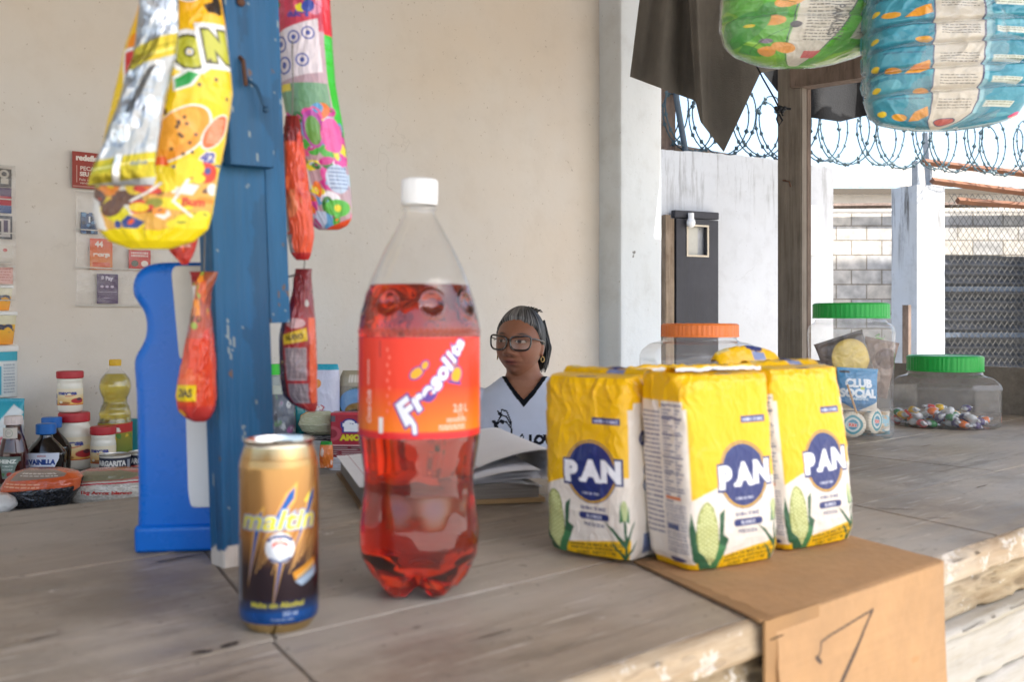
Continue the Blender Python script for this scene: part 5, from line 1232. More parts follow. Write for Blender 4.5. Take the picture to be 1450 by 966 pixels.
# left and right leaves as curved sheets over page blocks
half = wL * 0.52
def ledcv(seed, margin):
    cv = Canvas(100, 120, 150, H('#f0eff0'), SS=2)
    for i in range(2, 46): cv.line([(3, 4 + i * 2.5), (97, 4 + i * 2.5)], 0.18, H('#8f93a8'), 0.7)
    cv.line([(margin, 0), (margin, 120)], 0.35, H('#a86a70')); return cv
def leaf(name, x0, x1, zf, cv, y0=0.0, y1=DEP, thick=0.0012, seed=1):
    Cc = cv.get(); Hn, Wn = Cc.shape[:2]; uu, vv = np.meshgrid(np.linspace(0, 1, Wn), np.linspace(0, 1, Hn))
    X, Zc = zf(uu, vv); Y = y1 + (y0 - y1) * vv
    X = X + shx * (Y / DEP); P = np.stack([X, Y, Zc + 0 * Y], -1); B = P.copy(); B[..., 2] -= thick
    return grid(name, np.concatenate([P, B[:, ::-1]], 1), PG, led, np.concatenate([Cc, Cc[:, ::-1]], 1), wrap=True)
sp = half     # spine x
def left_z(u, v): return -0.004 + u * (sp + 0.004), 0.030 + 0.010 * np.sin(u * PI * 0.9) * u - 0.0 * v
def right_z(u, v): return sp + u * (wL - sp), 0.026 + 0.006 * np.sin(u * PI) - 0.004 * u
leaf('left_page', 0, sp, left_z, ledcv(1, 14)); leaf('right_page', sp, wL, right_z, ledcv(2, 12))
CV_ = pbr('ledger_cover', H('#8a6a48'), rough=0.7, var=0.3, vscale=14); EDG = pbr('page_edges', H('#a9a198'), rough=0.85, var=0.35, vscale=8, stretch=(1, 1, 60), bump=0.8, bscale=30)
def block(name, x0, x1, ztop, mat, z0):
    n_ = 40; rows = []
    m = MB(); xs_ = np.linspace(x0, x1, n_)
    V = []
    for y in (0.003, DEP - 0.003):
        for x in xs_: V.append((x + shx * y / DEP, y, z0)); V.append((x + shx * y / DEP, y, ztop(x)))
    Fc = []
    for i in range(n_ - 1):
        a = 2 * i; Fc += [(a, a + 2, a + 3, a + 1), (2 * n_ + a, 2 * n_ + a + 1, 2 * n_ + a + 3, 2 * n_ + a + 2), (a + 1, a + 3, 2 * n_ + a + 3, 2 * n_ + a + 1), (a, 2 * n_ + a, 2 * n_ + a + 2, a + 2)]
    Fc += [(0, 1, 2 * n_ + 1, 2 * n_), (2 * n_ - 2, 4 * n_ - 2, 4 * n_ - 1, 2 * n_ - 1)]
    m.add(V, Fc); return m.build(name, mat, led)
block('page_block', 0.002, sp, lambda x: 0.0285 + 0.010 * math.sin(x / sp * PI * 0.9) * x / sp, EDG, 0.0045)
block('page_block', sp + 0.001, wL - 0.004, lambda x: 0.0235 + 0.004 * math.sin((x - sp) / (wL - sp) * PI), EDG, 0.0045)
m = MB(); m.box(-0.004, sp, -0.003, DEP + 0.003, 0.001, 0.004); 
for i, vtx in enumerate(m.v): m.v[i] = (vtx[0] + shx * vtx[1] / DEP, vtx[1], vtx[2])
m.build('cover', CV_, led)
m = MB(); m.box(sp + 0.001, wL + 0.003, -0.003, DEP + 0.003, 0.001, 0.007)
for i, vtx in enumerate(m.v): m.v[i] = (vtx[0] + shx * vtx[1] / DEP, vtx[1], vtx[2])
m.build('cover', pbr('brown_board_cover', H('#a5875e'), rough=0.75, var=0.2), led)
# loose leaves lifting at the right, and the big leaf curling over
for i_, (lift, cut) in enumerate(((0.004, 0.995), (0.010, 0.97), (0.015, 0.985))):
    def lz_(u, v, lift=lift, cut=cut): return sp + u * (wL - sp) * cut, 0.030 + lift * np.sin(u * PI * 0.62) + 0.002 * u + 0.002 * np.sin(v * 5)
    leaf('loose_page', sp, wL, lz_, ledcv(3 + i_, 12))
def curl(u, v):  # noqa
    # rises from the spine, arches over and rolls back at its free end
    s = u * 0.235; r_ = 0.026 - 0.006 * v
    L1 = 0.155
    rise = np.clip(s / L1, 0, 1)
    X1 = sp - 0.01 + rise * L1 * 0.88; Z1 = 0.033 + 0.036 * np.sin(rise * PI * 0.5) ** 1.2
    th = np.clip((s - L1) / r_, 0, 3.7)
    X2 = np.sin(th) * r_; Z2 = -(1 - np.cos(th)) * r_
    return X1 + X2, Z1 + Z2
leaf('curled_page', 0, 1, curl, ledcv(9, 20), y0=0.02, y1=DEP)
# =====================================================================================
# HANGING PACKS
# =====================================================================================
def hang(name, label, cat, d, outline, cv, mat=GLOSSY, thick=0.05, seed=1, fold=0.003, group=None, part='bag', string=None, p=2.0, sm=2, ends=0.15, extra=None, film_=None, hs=14):
    """outline: (py, px left, px right) from top to bottom; canvas x 0..100 front, 100..200 back; y in photo pixels from the first row"""
    k = d / F; o = np.array(outline, float); y0, y1 = o[0, 0], o[-1, 0]
    c0 = (o[-1, 1] + o[-1, 2]) / 2; base = Wp(c0, y1, d)
    q = thing(name, label, cat, base, group=group)
    rows = []
    for y, l, r_ in o:
        v = (y - y0) / (y1 - y0); e = min(1, ends + (1 - ends) * math.sin(PI * min(1, max(0, v))) ** 0.55)
        rows.append((v, ((l + r_) / 2 - c0) * k, 0, (y1 - y) * k, (r_ - l) / 2 * k, thick / 2 * e, p))
    def disp(u, v):
        fr = np.sin(np.where(u < 0.5, u * 2, u * 2 - 1) * PI) ** 0.5
        d_ = fr * fold * ((crease(u * hs + 2.5 * fbm(u * 4, v * 4, seed + 3), v * 5, seed) - 0.4) + 0.9 * (fbm(u * 20, v * 10, seed + 5) - 0.5)) * np.clip(np.minimum(v, 1 - v) / 0.05, 0.1, 1)
        if extra is not None: d_ = d_ + extra(u, v)
        return d_
    loft(part, rows, mat, q, canvas=cv, sm=sm, disp=disp)
    if film_ is not None:
        g = [(v, cx, cy, z, a + 0.004, b + 0.005, 2.4) for v, cx, cy, z, a, b, p_ in rows]
        loft('clear_wrap', g, film_, q, W=120, Hn=120, sm=2, disp=lambda u, v: 0.003 * (crease(u * 18, v * 8, seed + 20) - 0.3) * np.sin(np.where(u < 0.5, u * 2, u * 2 - 1) * PI) ** 0.5)
    if string:
        zt = string - base.z; m = MB(); zs0 = rows[0][3] - 0.004; x0 = rows[0][1]
        m.tube([(x0, 0, zs0), (x0 + 0.001, 0, (zs0 + zt) / 2), (x0, 0, zt)], 0.0007, 6); m.build('string', pbr('dull_string', H('#6f6a62'), rough=0.8), q)
    return q
HANGG = 'snack bags hanging round the blue post'
W1 = H('#e8e6e2')
# big yellow lollipop bag
cv = Canvas(200, 395, 330, H('#ecc51a'), SS=2)
cv.grad(0, 110, H('#ee9a22'), H('#efc21c')); 
cv.blobs(0, 0, 200, 60, 18, [H('#f0a52a'), H('#e8861c'), H('#3a2a20')], 10, 3)
cv.ell(64, 44, 10, 9, W1); cv.ell(64, 44, 8, 7, H('#5a4436')); cv.ell(92, 52, 5, 16, H('#2d2620')); cv.poly([(18, 72), (30, 62), (32, 80), (20, 92)], H('#4a64b0')); cv.ell(24, 120, 10, 26, H('#e88a22'))
cv.text('B', 26, 140, 32, H('#c8342c'), bold=0.10, out=W1, ow=0.12, sx=0.62, rot=0.15)
for ch, x, y in (('O', 67, 124), ('N', 88, 112)):
    cv.text(ch, x, y, 36, H('#4c4a20'), bold=0.16, out=W1, ow=0.14, sx=0.50, rot=0.1)
    cv.text(ch, x, y, 35, H('#b9b838'), bold=0.10, sx=0.50, rot=0.1)
cv.poly([(56, 162), (66, 148), (76, 152), (70, 172), (58, 182)], W1); cv.poly([(58, 164), (67, 152), (74, 155), (68, 170), (59, 178)], H('#2f9a44'))
for x, y in ((82, 134), (86, 160), (74, 170), (95, 185)): cv.ell(x, y, 1.4, 3, H('#4a3a20'))
cv.ell(66, 238, 18, 42, W1, 1, 0.25); cv.ell(66, 238, 16.4, 39.5, H('#e6942c'), 1, 0.25); cv.ell(64, 232, 13, 30, H('#eda43c'), 1, 0.25)
rnd = random.Random(2)
for i in range(14): cv.ell(66 + rnd.uniform(-12, 12), 236 + rnd.uniform(-30, 30), 1.3, 2.6, H('#4a3320'))
cv.ell(90, 232, 8, 26, W1, 1, 0.2); cv.ell(90, 232, 7, 24, H('#e56a3c'), 1, 0.2); cv.lines(85, 215, 95, 250, 8, H('#f2c0a0'), 3)
cv.text('42', 88, 268, 14, H('#4b4f9a'), bold=0.06, out=W1, sx=0.5); cv.rect(1, 282, 99, 372, H('#d8a44a'))
cv.blobs(2, 280, 99, 366, 60, [H('#e9cf2e'), H('#e2602c'), H('#ddd22c'), H('#d23c2a'), H('#f0d22a'), H('#3f4f8a'), H('#8a8a2c'), H('#6a4a3c'), H('#e88a2c'), H('#e2dfd6')], 12, 5)
cv.text('Bon', 40, 290, 10, H('#4a5a9a'), bold=0.05, sx=0.6); cv.text('Bom', 22, 300, 12, H('#2f8a4a'), bold=0.05, sx=0.6); cv.text('Bum', 84, 330, 11, H('#c8342c'), bold=0.05, sx=0.6)
cv.line([(40, 330), (52, 318), (60, 306)], 3.0, W1); cv.line([(78, 300), (70, 330), (84, 350)], 2.4, W1); cv.poly([(2, 318), (14, 330), (16, 372), (4, 366)], H('#dcdad4'))
cv.poly([(0, 372), (30, 366), (60, 370), (100, 350), (100, 395), (0, 395)], H('#e6cf16')); cv.rect(100, 282, 200, 395, H('#e6cf16'))
hang('lollipop_bag', 'big yellow and orange lollipop bag hanging from above in front of the blue post', 'snack bag', 0.86,
     [(-42, 215, 310), (0, 200, 313), (60, 180, 322), (130, 165, 328), (200, 148, 319), (250, 137, 308), (300, 132, 300), (325, 138, 294), (342, 155, 275), (353, 185, 240)], cv, thick=0.055, seed=3, fold=0.0035, group=HANGG, string=2.70)
# foil strip of sachets
cv = Canvas(200, 305, 170, H('#a9aeb2'), SS=2)
cv.blobs(0, 0, 100, 90, 16, [H('#dfe2e4'), H('#9aa0a5'), H('#f2f4f5')], 16, 8); cv.blobs(0, 130, 100, 260, 26, [H('#dfe2e4'), H('#a4aaae'), H('#b8bcc0')], 14, 9)
cv.poly([(0, 118), (100, 88), (100, 118), (0, 152)], H('#b8a438')); cv.line([(5, 132), (95, 102)], 2, H('#8a7a20')); cv.line([(5, 140), (95, 110)], 1.5, H('#e2d88a'))
cv.poly([(58, 140), (70, 135), (52, 190), (34, 220), (40, 190)], H('#4a4a4a')); cv.blobs(30, 200, 70, 245, 8, [H('#f4f6f6'), H('#e0e4e6')], 10, 4)
cv.poly([(0, 272), (100, 256), (100, 292), (0, 305)], H('#b3a534')); cv.line([(2, 284), (98, 268)], 2, H('#ddd58a')); cv.text('sachet', 76, 272, 7, H('#6a7a8a'), bold=0.03, rot=0.1); cv.rect(40, 262, 50, 300, H('#e9ebeb'))
hang('foil_sachet_strip', 'strip of shiny silver foil sachets with gold seams, hanging across the yellow lollipop bag', 'snack bag', 0.81,
     [(-42, 205, 255), (0, 198, 252), (45, 193, 252), (80, 190, 250), (105, 180, 240), (150, 166, 232), (200, 148, 224), (235, 132, 219), (250, 126, 221), (263, 124, 218)], cv, mat=FOIL, thick=0.024, seed=6, fold=0.0035, group=HANGG, string=2.70, hs=8)
REDS = [H('#b02a22'), H('#d8442c'), H('#e05a38'), H('#c83228')]
cv = Canvas(200, 60, 110, H('#b8302a'), SS=2); cv.blobs(0, 0, 200, 60, 20, REDS, 12, 3); cv.lines(15, 20, 85, 40, 3, H('#e9d8c8'), 2)
hang('red_sachet', 'small red sachet tip poking out below the yellow lollipop bag', 'snack bag', 0.93, [(310, 238, 284), (340, 234, 280), (355, 240, 276), (368, 252, 270), (376, 258, 264)], cv, thick=0.014, seed=9, group=HANGG, string=1.42)
cv = Canvas(200, 214, 170, H('#d8482c'), SS=2)
cv.grad(0, 95, H('#8a4a30'), H('#b8503a')); cv.blobs(0, 0, 100, 80, 22, [H('#c85a2c'), H('#6a4a34'), H('#e08a30'), H('#8fa03c'), H('#b0683c')], 12, 4); cv.rect(12, 22, 38, 42, H('#cfc8c2'))
cv.poly([(0, 0), (45, 0), (40, 14), (0, 24)], H('#8a2a2a')); cv.blobs(0, 90, 200, 200, 34, [H('#dc5030'), H('#e0603c'), H('#d04028'), H('#e8704a')], 16, 7)
cv.rect(14, 160, 58, 183, H('#eac81e')); cv.text('DIAS', 36, 171, 11, H('#2a2a2a'), bold=0.05, fit=30); cv.grad(190, 214, H('#c83c34'), H('#9a2a2c')); cv.ell(18, 200, 8, 5, H('#d8a030'))
hang('red_snack_bag', 'red snack bag with a yellow price sticker hanging left of the blue post', 'snack bag', 0.965,
     [(384, 268, 309), (398, 272, 304), (415, 275, 297), (432, 276, 294), (450, 272, 297), (480, 266, 301), (520, 257, 304), (560, 249, 306), (582, 252, 303), (592, 262, 298), (598, 276, 290)], cv, thick=0.036, seed=11, group=HANGG, string=1.33, fold=0.0028)
# right-hand side of the post
PINKS = [H('#d8489a'), H('#4fae44'), H('#e6e4ea'), H('#5a9ac8'), H('#e8d83a'), H('#e2548a'), H('#3a7a3c'), H('#b8c8dc'), H('#c83a8a'), H('#e8742c')]
cv = Canvas(200, 370, 210, H('#b89aa0'), SS=2)
cv.rect(0, 0, 84, 95, H('#c8485a')); cv.blobs(0, 0, 80, 80, 16, [H('#c83a3a'), H('#e6d83a'), H('#3a4a9a'), H('#2f8a44'), H('#d88aa0')], 9, 2); cv.text('dulces', 46, 70, 9, H('#3a4a9a'), bold=0.05)
cv.poly([(2, 100), (74, 76), (76, 152), (4, 166)], H('#ddd0d2'))
for x, y, r_ in ((18, 112, 11), (40, 104, 9), (60, 98, 9), (22, 142, 12), (50, 136, 9)): cv.ell(x, y, r_, r_ * 1.05, H('#4a559a')); cv.ell(x, y, r_ * 0.75, r_ * 0.8, H('#ddd0d2')); cv.ell(x, y, r_ * 0.35, r_ * 0.4, H('#4a559a'))
cv.rect(82, 0, 200, 100, H('#d83440')); cv.rect(82, 98, 200, 236, H('#3fc23c')); cv.rect(0, 168, 80, 215, H('#6f9a72')); cv.rect(0, 168, 30, 178, H('#e0c83a'))
cv.blobs(0, 205, 100, 362, 120, PINKS, 12, 6); cv.ell(52, 232, 14, 26, H('#b84aa0')); cv.ell(52, 234, 10, 20, H('#6a9a4a')); cv.ell(76, 240, 16, 24, H('#e25aa0')); cv.rect(12, 286, 34, 314, H('#e2e2dc')); cv.text('A', 23, 300, 12, H('#4a4a55')); cv.ell(75, 300, 18, 20, H('#b9cbdf')); cv.lines(62, 284, 92, 316, 6, H('#5a6a9a'), 5)
cv.rect(100, 236, 200, 370, H('#8ad06a')); cv.ell(70, 340, 22, 12, H('#58b848')); cv.ell(70, 340, 6, 5, H('#e8d83a')); cv.poly([(40, 370), (100, 352), (100, 370)], H('#d8502c'))
hang('candy_bag', 'pink and green candy bag with a red top hanging right of the blue post', 'snack bag', 1.13,
     [(-45, 388, 462), (0, 392, 467), (60, 394, 470), (120, 398, 475), (180, 408, 485), (240, 420, 494), (290, 430, 499), (310, 436, 498), (320, 444, 492), (326, 452, 478)], cv, thick=0.05, seed=14, group=HANGG, string=2.70)
cv = Canvas(200, 210, 150, H('#d8502f'), SS=2); cv.rect(0, 0, 200, 40, H('#7a2420')); cv.blobs(0, 30, 200, 200, 30, [H('#dc5030'), H('#e8683c'), H('#c83c28'), H('#e07a50')], 15, 7); cv.rect(3, 118, 22, 168, H('#b8a8a4')); cv.rect(4, 172, 30, 198, H('#9a8f90')); cv.lines(4, 120, 20, 166, 14, H('#4a3a3a'), 3); cv.text('SAL', 10, 82, 8, H('#e0b838'), bold=0.05, rot=PI / 2); cv.rect(0, 198, 200, 210, H('#b02a2a'))
hang('red_snack_bag', 'long red snack bag hanging high at the right edge of the blue post', 'snack bag', 1.075,
     [(163, 404, 423), (180, 403, 426), (215, 402, 431), (260, 403, 437), (300, 405, 442), (335, 407, 445), (352, 410, 442), (362, 414, 440), (369, 420, 436)], cv, thick=0.03, seed=17, group=HANGG, string=1.50)
cv = Canvas(200, 204, 170, H('#a02a2c'), SS=2); cv.grad(0, 70, H('#6f2428'), H('#8a2a2e')); cv.ell(72, 50, 6, 5, H('#b8b4ac')); cv.rect(0, 74, 26, 204, H('#3a2430')); cv.blobs(0, 90, 24, 190, 10, [H('#8a6a2a'), H('#5a3a3a'), H('#2a2030')], 8, 3)
cv.rect(78, 70, 100, 190, H('#e0603c')); cv.ell(50, 78, 20, 7, H('#c8a0a0')); cv.poly([(26, 94), (72, 84), (74, 102), (28, 108)], H('#d8b42c')); cv.text('NUEVO', 49, 97, 7, H('#3a3020'), bold=0.05, rot=0.1)
cv.rect(30, 112, 72, 158, H('#a8989c')); cv.lines(33, 114, 70, 156, 14, H('#5a4c52'), 4); cv.rect(30, 162, 74, 190, H('#948a92')); cv.lines(33, 164, 70, 188, 9, H('#5a4c52'), 5); cv.rect(26, 158, 80, 161, H('#b02a34'))
hang('dark_red_snack_bag', 'dark red snack bag with grey ingredient panels hanging low beside the blue post', 'snack bag', 1.075,
     [(380, 418, 442), (395, 417, 440), (412, 415, 441), (432, 410, 444), (455, 400, 446), (480, 396, 448), (530, 397, 449), (560, 401, 449), (572, 412, 449), (580, 430, 448), (584, 438, 446)], cv, thick=0.034, seed=19, group=HANGG, string=1.27)
m = MB(); a_ = Wp(402, 393, 1.05); m.tube([Vector((0, 0, 0)), Wp(412, 391, 1.07) - a_, Wp(424, 388, 1.07) - a_, Wp(417, 398, 1.07) - a_], 0.001, 5); o = m.build('wire_hook', pbr('dark_wire', H('#2a2a2c'), rough=0.5)); o.location = a_; tag(o, 'thin dark wire hook holding the dark red snack bag to the post', 'hook')

# diaper packs
cv = Canvas(200, 165, 420, H('#5fb33a'), SS=2)
cv.blobs(0, 0, 100, 165, 30, [H('#58a834'), H('#8cc63c'), H('#3f9a34'), H('#74bb3a')], 18, 3)
cv.poly([(44, 0), (70, 0), (72, 60), (66, 120), (58, 165), (36, 165), (42, 110)], H('#d8d2c4')); cv.line([(43, 0), (41, 110), (35, 165)], 0.6, H('#3a3a5a')); cv.line([(70, 0), (72, 60), (66, 120), (58, 165)], 0.6, H('#3a3a5a'))
for x, y, rx, ry, ro in ((29, 112, 8, 7, 0.3), (38, 86, 6, 11, 0.5), (24, 150, 7, 5, -0.6), (36, 146, 8, 6, 0.5), (82, 58, 4, 8, 0.2)): cv.ell(x, y, rx, ry, H('#e8a04a'), 1, ro)
cv.lines(47, 84, 68, 140, 15, H('#55534e'), 4, th=0.3); cv.lines(47, 14, 68, 60, 8, H('#77736c'), 9, th=0.3); cv.rect(74, 78, 88, 134, H('#d8d4c4')); cv.lines(76, 82, 87, 130, 10, H('#77736a'), 6)
cv.text('PAÑALES', 62, 112, 5, H('#55534e'), rot=-PI / 2, bold=0.03, fit=40)
cv.ell(14, 120, 12, 24, H('#3f9a34'), 1, 0.5); cv.ell(19, 118, 3, 2, H('#e8d02c')); cv.ell(42, 118, 3, 4, H('#4a4a5a')); cv.ell(26, 138, 4, 3, H('#8a7a94')); cv.line([(0, 70), (40, 90)], 0.6, H('#2a6a2c')); cv.line([(12, 150), (40, 120)], 0.6, H('#2a6a2c'))
cv.ell(90, 84, 6, 5, H('#e4e0d8')); cv.ell(88, 96, 5, 3, H('#d84a3c')); cv.poly([(75, 0), (100, 0), (100, 40), (88, 48)], H('#9fb0b8')); cv.rect(50, 150, 62, 158, H('#c85a5a')); cv.mott(0.08, 20)
hang('diaper_pack', 'bright green pack of diapers in clear wrap hanging under the roof', 'diaper pack', 2.05,
     [(-70, 1040, 1290), (-30, 1028, 1270), (0, 1024, 1262), (40, 1022, 1252), (62, 1028, 1238), (78, 1042, 1218), (90, 1070, 1180), (95, 1095, 1150)], cv, thick=0.17, seed=23, fold=0.012, film_=POLY, string=2.70, part='pack', p=2.4,
     extra=lambda u, v: -0.010 * np.exp(-((v - 0.62) / 0.025) ** 2) - 0.010 * np.exp(-((v - 0.30) / 0.025) ** 2))
cv = Canvas(200, 255, 420, H('#4592a6'), SS=2)
cv.blobs(0, 0, 100, 255, 40, [H('#3f8ba0'), H('#5aa2b2'), H('#37849c'), H('#4394aa')], 18, 5)
cv.rect(38, 0, 61, 255, H('#d3cbbc')); cv.rect(37.3, 0, 38.1, 255, H('#39406a')); cv.rect(61, 0, 61.8, 255, H('#39406a')); cv.rect(62, 0, 64, 255, H('#8ec4d0'))
rnd = random.Random(4)
for y, ok in ((30, 0), (62, 1), (100, 1), (138, 0), (176, 1), (205, 0), (236, 1)):
    if ok: cv.poly([(24, y + 10), (29, y - 2), (36, y - 9), (37, y + 3), (31, y + 9)], H('#e39a34')); cv.ell(18 + y % 5, y + 5, 4.5, 4.5, H('#dfa03c'), 1, -0.4)
    else: cv.ell(33, y + 2, 4, 3.5, H('#dfa03c'), 1, 0.3)
    cv.lines(15, y - 20, 35, y - 14, 1, H('#3a6a84'), 2, th=0.3)
    cv.lines(41, y - 18, 59, y - 4, 4, H('#55534e'), int(y), th=0.3); cv.rect(66, y - 16, 82, y - 8, H('#c9cfc4')); cv.lines(67, y - 15, 81, y - 9, 2, H('#77806a'), 6)
    cv.ell(91, y, 3.5, 4, H('#d84a7a')); cv.ell(95, y + 2, 3, 3, H('#e8b04a')); cv.ell(10, y, 2.6, 4, H('#e8c83a'), 1, 0.4)
cv.ell(50, 247, 8, 5, H('#3a3f6a')); cv.ell(50, 247, 7, 4, H('#c85a50')); cv.mott(0.06, 20)
def dfold(u, v):
    s = 0; f = (u < 0.5) * (u * 2 - 0.5)
    for c_ in (0.28, 0.44, 0.555, 0.68, 0.80): s = s - 0.012 * np.exp(-((v + 0.08 * f - c_) / 0.011) ** 2)
    return s
hang('diaper_pack', 'teal blue pack of diapers folded in layers hanging at the right edge', 'diaper pack', 1.95,
     [(-70, 1235, 1450), (-30, 1230, 1450), (0, 1228, 1448), (60, 1227, 1447), (120, 1226, 1446), (150, 1229, 1443), (166, 1234, 1434), (176, 1246, 1408), (182, 1275, 1370), (185, 1300, 1340)], cv, thick=0.16, seed=27, fold=0.010, film_=POLY, string=2.70, part='pack', p=4.0, extra=dfold)
# =====================================================================================
# GROCERIES ON THE LOW TABLE
# =====================================================================================
def low_d(py): return F * (EYE - LOW) / (py - 450)
CREAM = pbr('mayonnaise', H('#e4dfd0'), rough=0.3, var=0.03, coat=0.4)
REDL = pbr('red_lid', H('#b3222c'), rough=0.4, var=0.06)
BLUEL = pbr('blue_cap', H('#1c66b4'), rough=0.4, var=0.05)
YELL = pbr('yellow_cap', H('#e0b21c'), rough=0.4)
TIN = pbr('tin_plate', H('#b9b6ae'), rough=0.3, metal=0.9, var=0.1)
def mayo(label, px, d, w_, z0, hbody, hlid, wl, seed=0):
    k = d / F; loc = Wp(px, 450, d); loc.z = z0
    q = thing('mayonnaise_jar', label, 'jar', loc, group='mayonnaise jars', rotz=R(seed))
    r_ = w_ / 2 * k; rl = wl / 2 * k; h = hbody * k
    lathe('jar', [(h, rl * 0.9), (h * 0.93, rl * 0.93), (h * 0.86, r_ * 0.93), (h * 0.78, r_), (h * 0.22, r_), (h * 0.06, r_ * 0.95), (0, r_ * 0.82)], CREAM, q, Hn=40, W=48, sm=1)
    cv = Canvas(200, 44, 150, H('#e8dcc0'), SS=3); cv.grad(16, 44, H('#ead9ac'), H('#e0a83c')); cv.text('mavesa', 52, 11, 9.5, H('#2a3a8a'), bold=0.05, fit=50); cv.line([(48, 19.5), (60, 19.5), (72, 17)], 1.6, H('#c8342c'))
    cv.ell(80, 32, 18, 7, H('#b02a30')); cv.ell(44, 38, 16, 4, H('#a86a3c')); cv.ell(36, 35, 5, 3, H('#e8dcc8')); cv.ell(84, 28, 8, 4, H('#5a2a3c')); cv.rect(12, 14, 20, 42, H('#3a4a9a')); cv.rect(12, 26, 22, 30, H('#d8d4c8')); cv.rect(0, 41.6, 200, 44, H('#c03028'))
    loft('label', [(0, 0, 0, h * 0.70, r_ * 1.012, r_ * 1.012, 2), (1, 0, 0, h * 0.22, r_ * 1.012, r_ * 1.012, 2)], PAPER, q, canvas=cv, caps=(False, False))
    hl = hlid * k
    lathe('lid', [(h + hl, 0.001), (h + hl, rl * 0.93), (h + hl * 0.93, rl * 0.99), (h + hl * 0.85, rl), (h + hl * 0.08, rl), (h, rl * 0.96), (h, rl * 0.88)], REDL, q, caps=(True, False), W=64)
    return q
dM = low_d(664); kM = dM / F
mayo('large mayonnaise jar with a red lid, a smaller jar stacked on it', 105, dM, 48, LOW, 67, 13, 42, 6)
mayo('small mayonnaise jar stacked on top of the large one', 99, dM, 34, LOW + 80.5 * kM, 48, 10, 36, 8)
mayo('small mayonnaise jar standing on the table in front of the cooking oil', 146, low_d(666), 34, LOW, 51, 11, 35, 0)
# cooking oil
dO = low_d(655); kO = dO / F; loc = Wp(163, 450, dO); loc.z = LOW
q = thing('oil_bottle', 'tall clear bottle of yellow cooking oil with a yellow cap against the wall', 'bottle', loc)
OIL = pbr('cooking_oil', H('#f2dc50'), rough=0.08, var=0.0, trans=0.75, ior=1.4, coat=0.5, rvar=0)
def oy(y): return (655 - y) * kO
op = [(518, 7.5), (523, 8), (528, 13), (536, 19.5), (547, 22), (556, 20), (564, 16.5), (570, 16), (576, 19), (586, 22), (592, 21), (600, 22.5), (650, 22.5), (655, 19)]
lathe('bottle_wall', [(oy(y), r_ * kO) for y, r_ in op], CLEAR, q, Hn=80, W=64, sm=1, disp=lambda u, v: 0.0006 * np.sin(v * 90) * (v > 0.4) * (v < 0.6))
lathe('oil', [(oy(529), 13 * kO)] + [(oy(y), (r_ - 0.8) * kO) for y, r_ in op[3:]], OIL, q, Hn=80, W=64, sm=1)
capl('cap', q, oy(518), oy(509), 8 * kO, YELL, ribs=20, W=80)
cv = Canvas(200, 78, 150, H('#7f8a2c'), SS=3); cv.grad(0, 78, H('#a89a30'), H('#5a7a34')); cv.blobs(0, 20, 200, 78, 26, [H('#4f8a3a'), H('#d8b83a'), H('#8fa03c'), H('#3a6a34')], 10, 3); cv.poly([(0, 6), (100, 0), (200, 4), (200, 24), (100, 20), (0, 26)], H('#c0302c')); cv.text('Idia', 54, 12, 13, H('#efe9dc'), bold=0.05, fit=38)
loft('label', [(0, 0, 0, oy(598), 23 * kO, 23 * kO, 2), (1, 0, 0, oy(648), 23 * kO, 23 * kO, 2)], PAPER, q, canvas=cv, caps=(False, False))
# tuna tins
def tin(label, px, py, w_, hpx, seed):
    d = low_d(py); k = d / F; loc = Wp(px, 450, d); loc.z = LOW; q = thing('food_tin', label, 'tin', loc, group='round food tins', rotz=R(seed)); r_ = w_ / 2 * k; h = hpx * k
    cv = Canvas(200, 46, 160, H('#23283a'), SS=3); cv.rect(0, 0, 200, 4, H('#d8d2c4')); cv.text('MARGARITA', 50, 17, 12, H('#e2dfd8'), bold=0.05, fit=72); cv.ell(50, 35, 26, 9, H('#d8a08a')); cv.ell(30, 36, 12, 8, H('#c0453c')); cv.ell(76, 36, 12, 8, H('#c0302c')); cv.rect(90, 10, 100, 40, H('#9aa0a8')); cv.rect(0, 43, 200, 46, H('#c0302c'))
    loft('label', [(0, 0, 0, h * 0.95, r_, r_, 2), (1, 0, 0, h * 0.05, r_, r_, 2)], PAPER, q, canvas=cv, caps=(False, False))
    lathe('can', [(h * 0.93, 0.001), (h * 0.93, r_ * 0.93), (h, r_ * 0.96), (h * 1.0, r_ * 1.02), (h * 0.96, r_ * 1.02), (h * 0.95, r_ * 0.985), (h * 0.05, r_ * 0.985), (h * 0.03, r_ * 1.02), (0, r_ * 1.02), (0, r_ * 0.9)], TIN, q, caps=(True, True))
tin('round food tin with a dark label, standing before the small mayonnaise jar', 163, 672, 42, 29, 0); tin('round food tin half hidden by the blue canister', 204, 668, 41, 29, 14)
cv = Canvas(200, 60, 60, H('#2a8f9a')); cv.blobs(0, 0, 200, 60, 14, [H('#3fa6b0'), H('#c8d8dc'), H('#b8503c')], 14, 3)
q = thing('teal_carton', 'small teal carton behind the food tins', 'carton', (Wp(192, 450, 2.85).x, 2.85, LOW), PHI * 0.2)
loft('box', [(0, 0, 0, 0.11, 0.03, 0.02, 16), (1, 0, 0, 0, 0.03, 0.02, 16)], PAPER, q, canvas=cv)
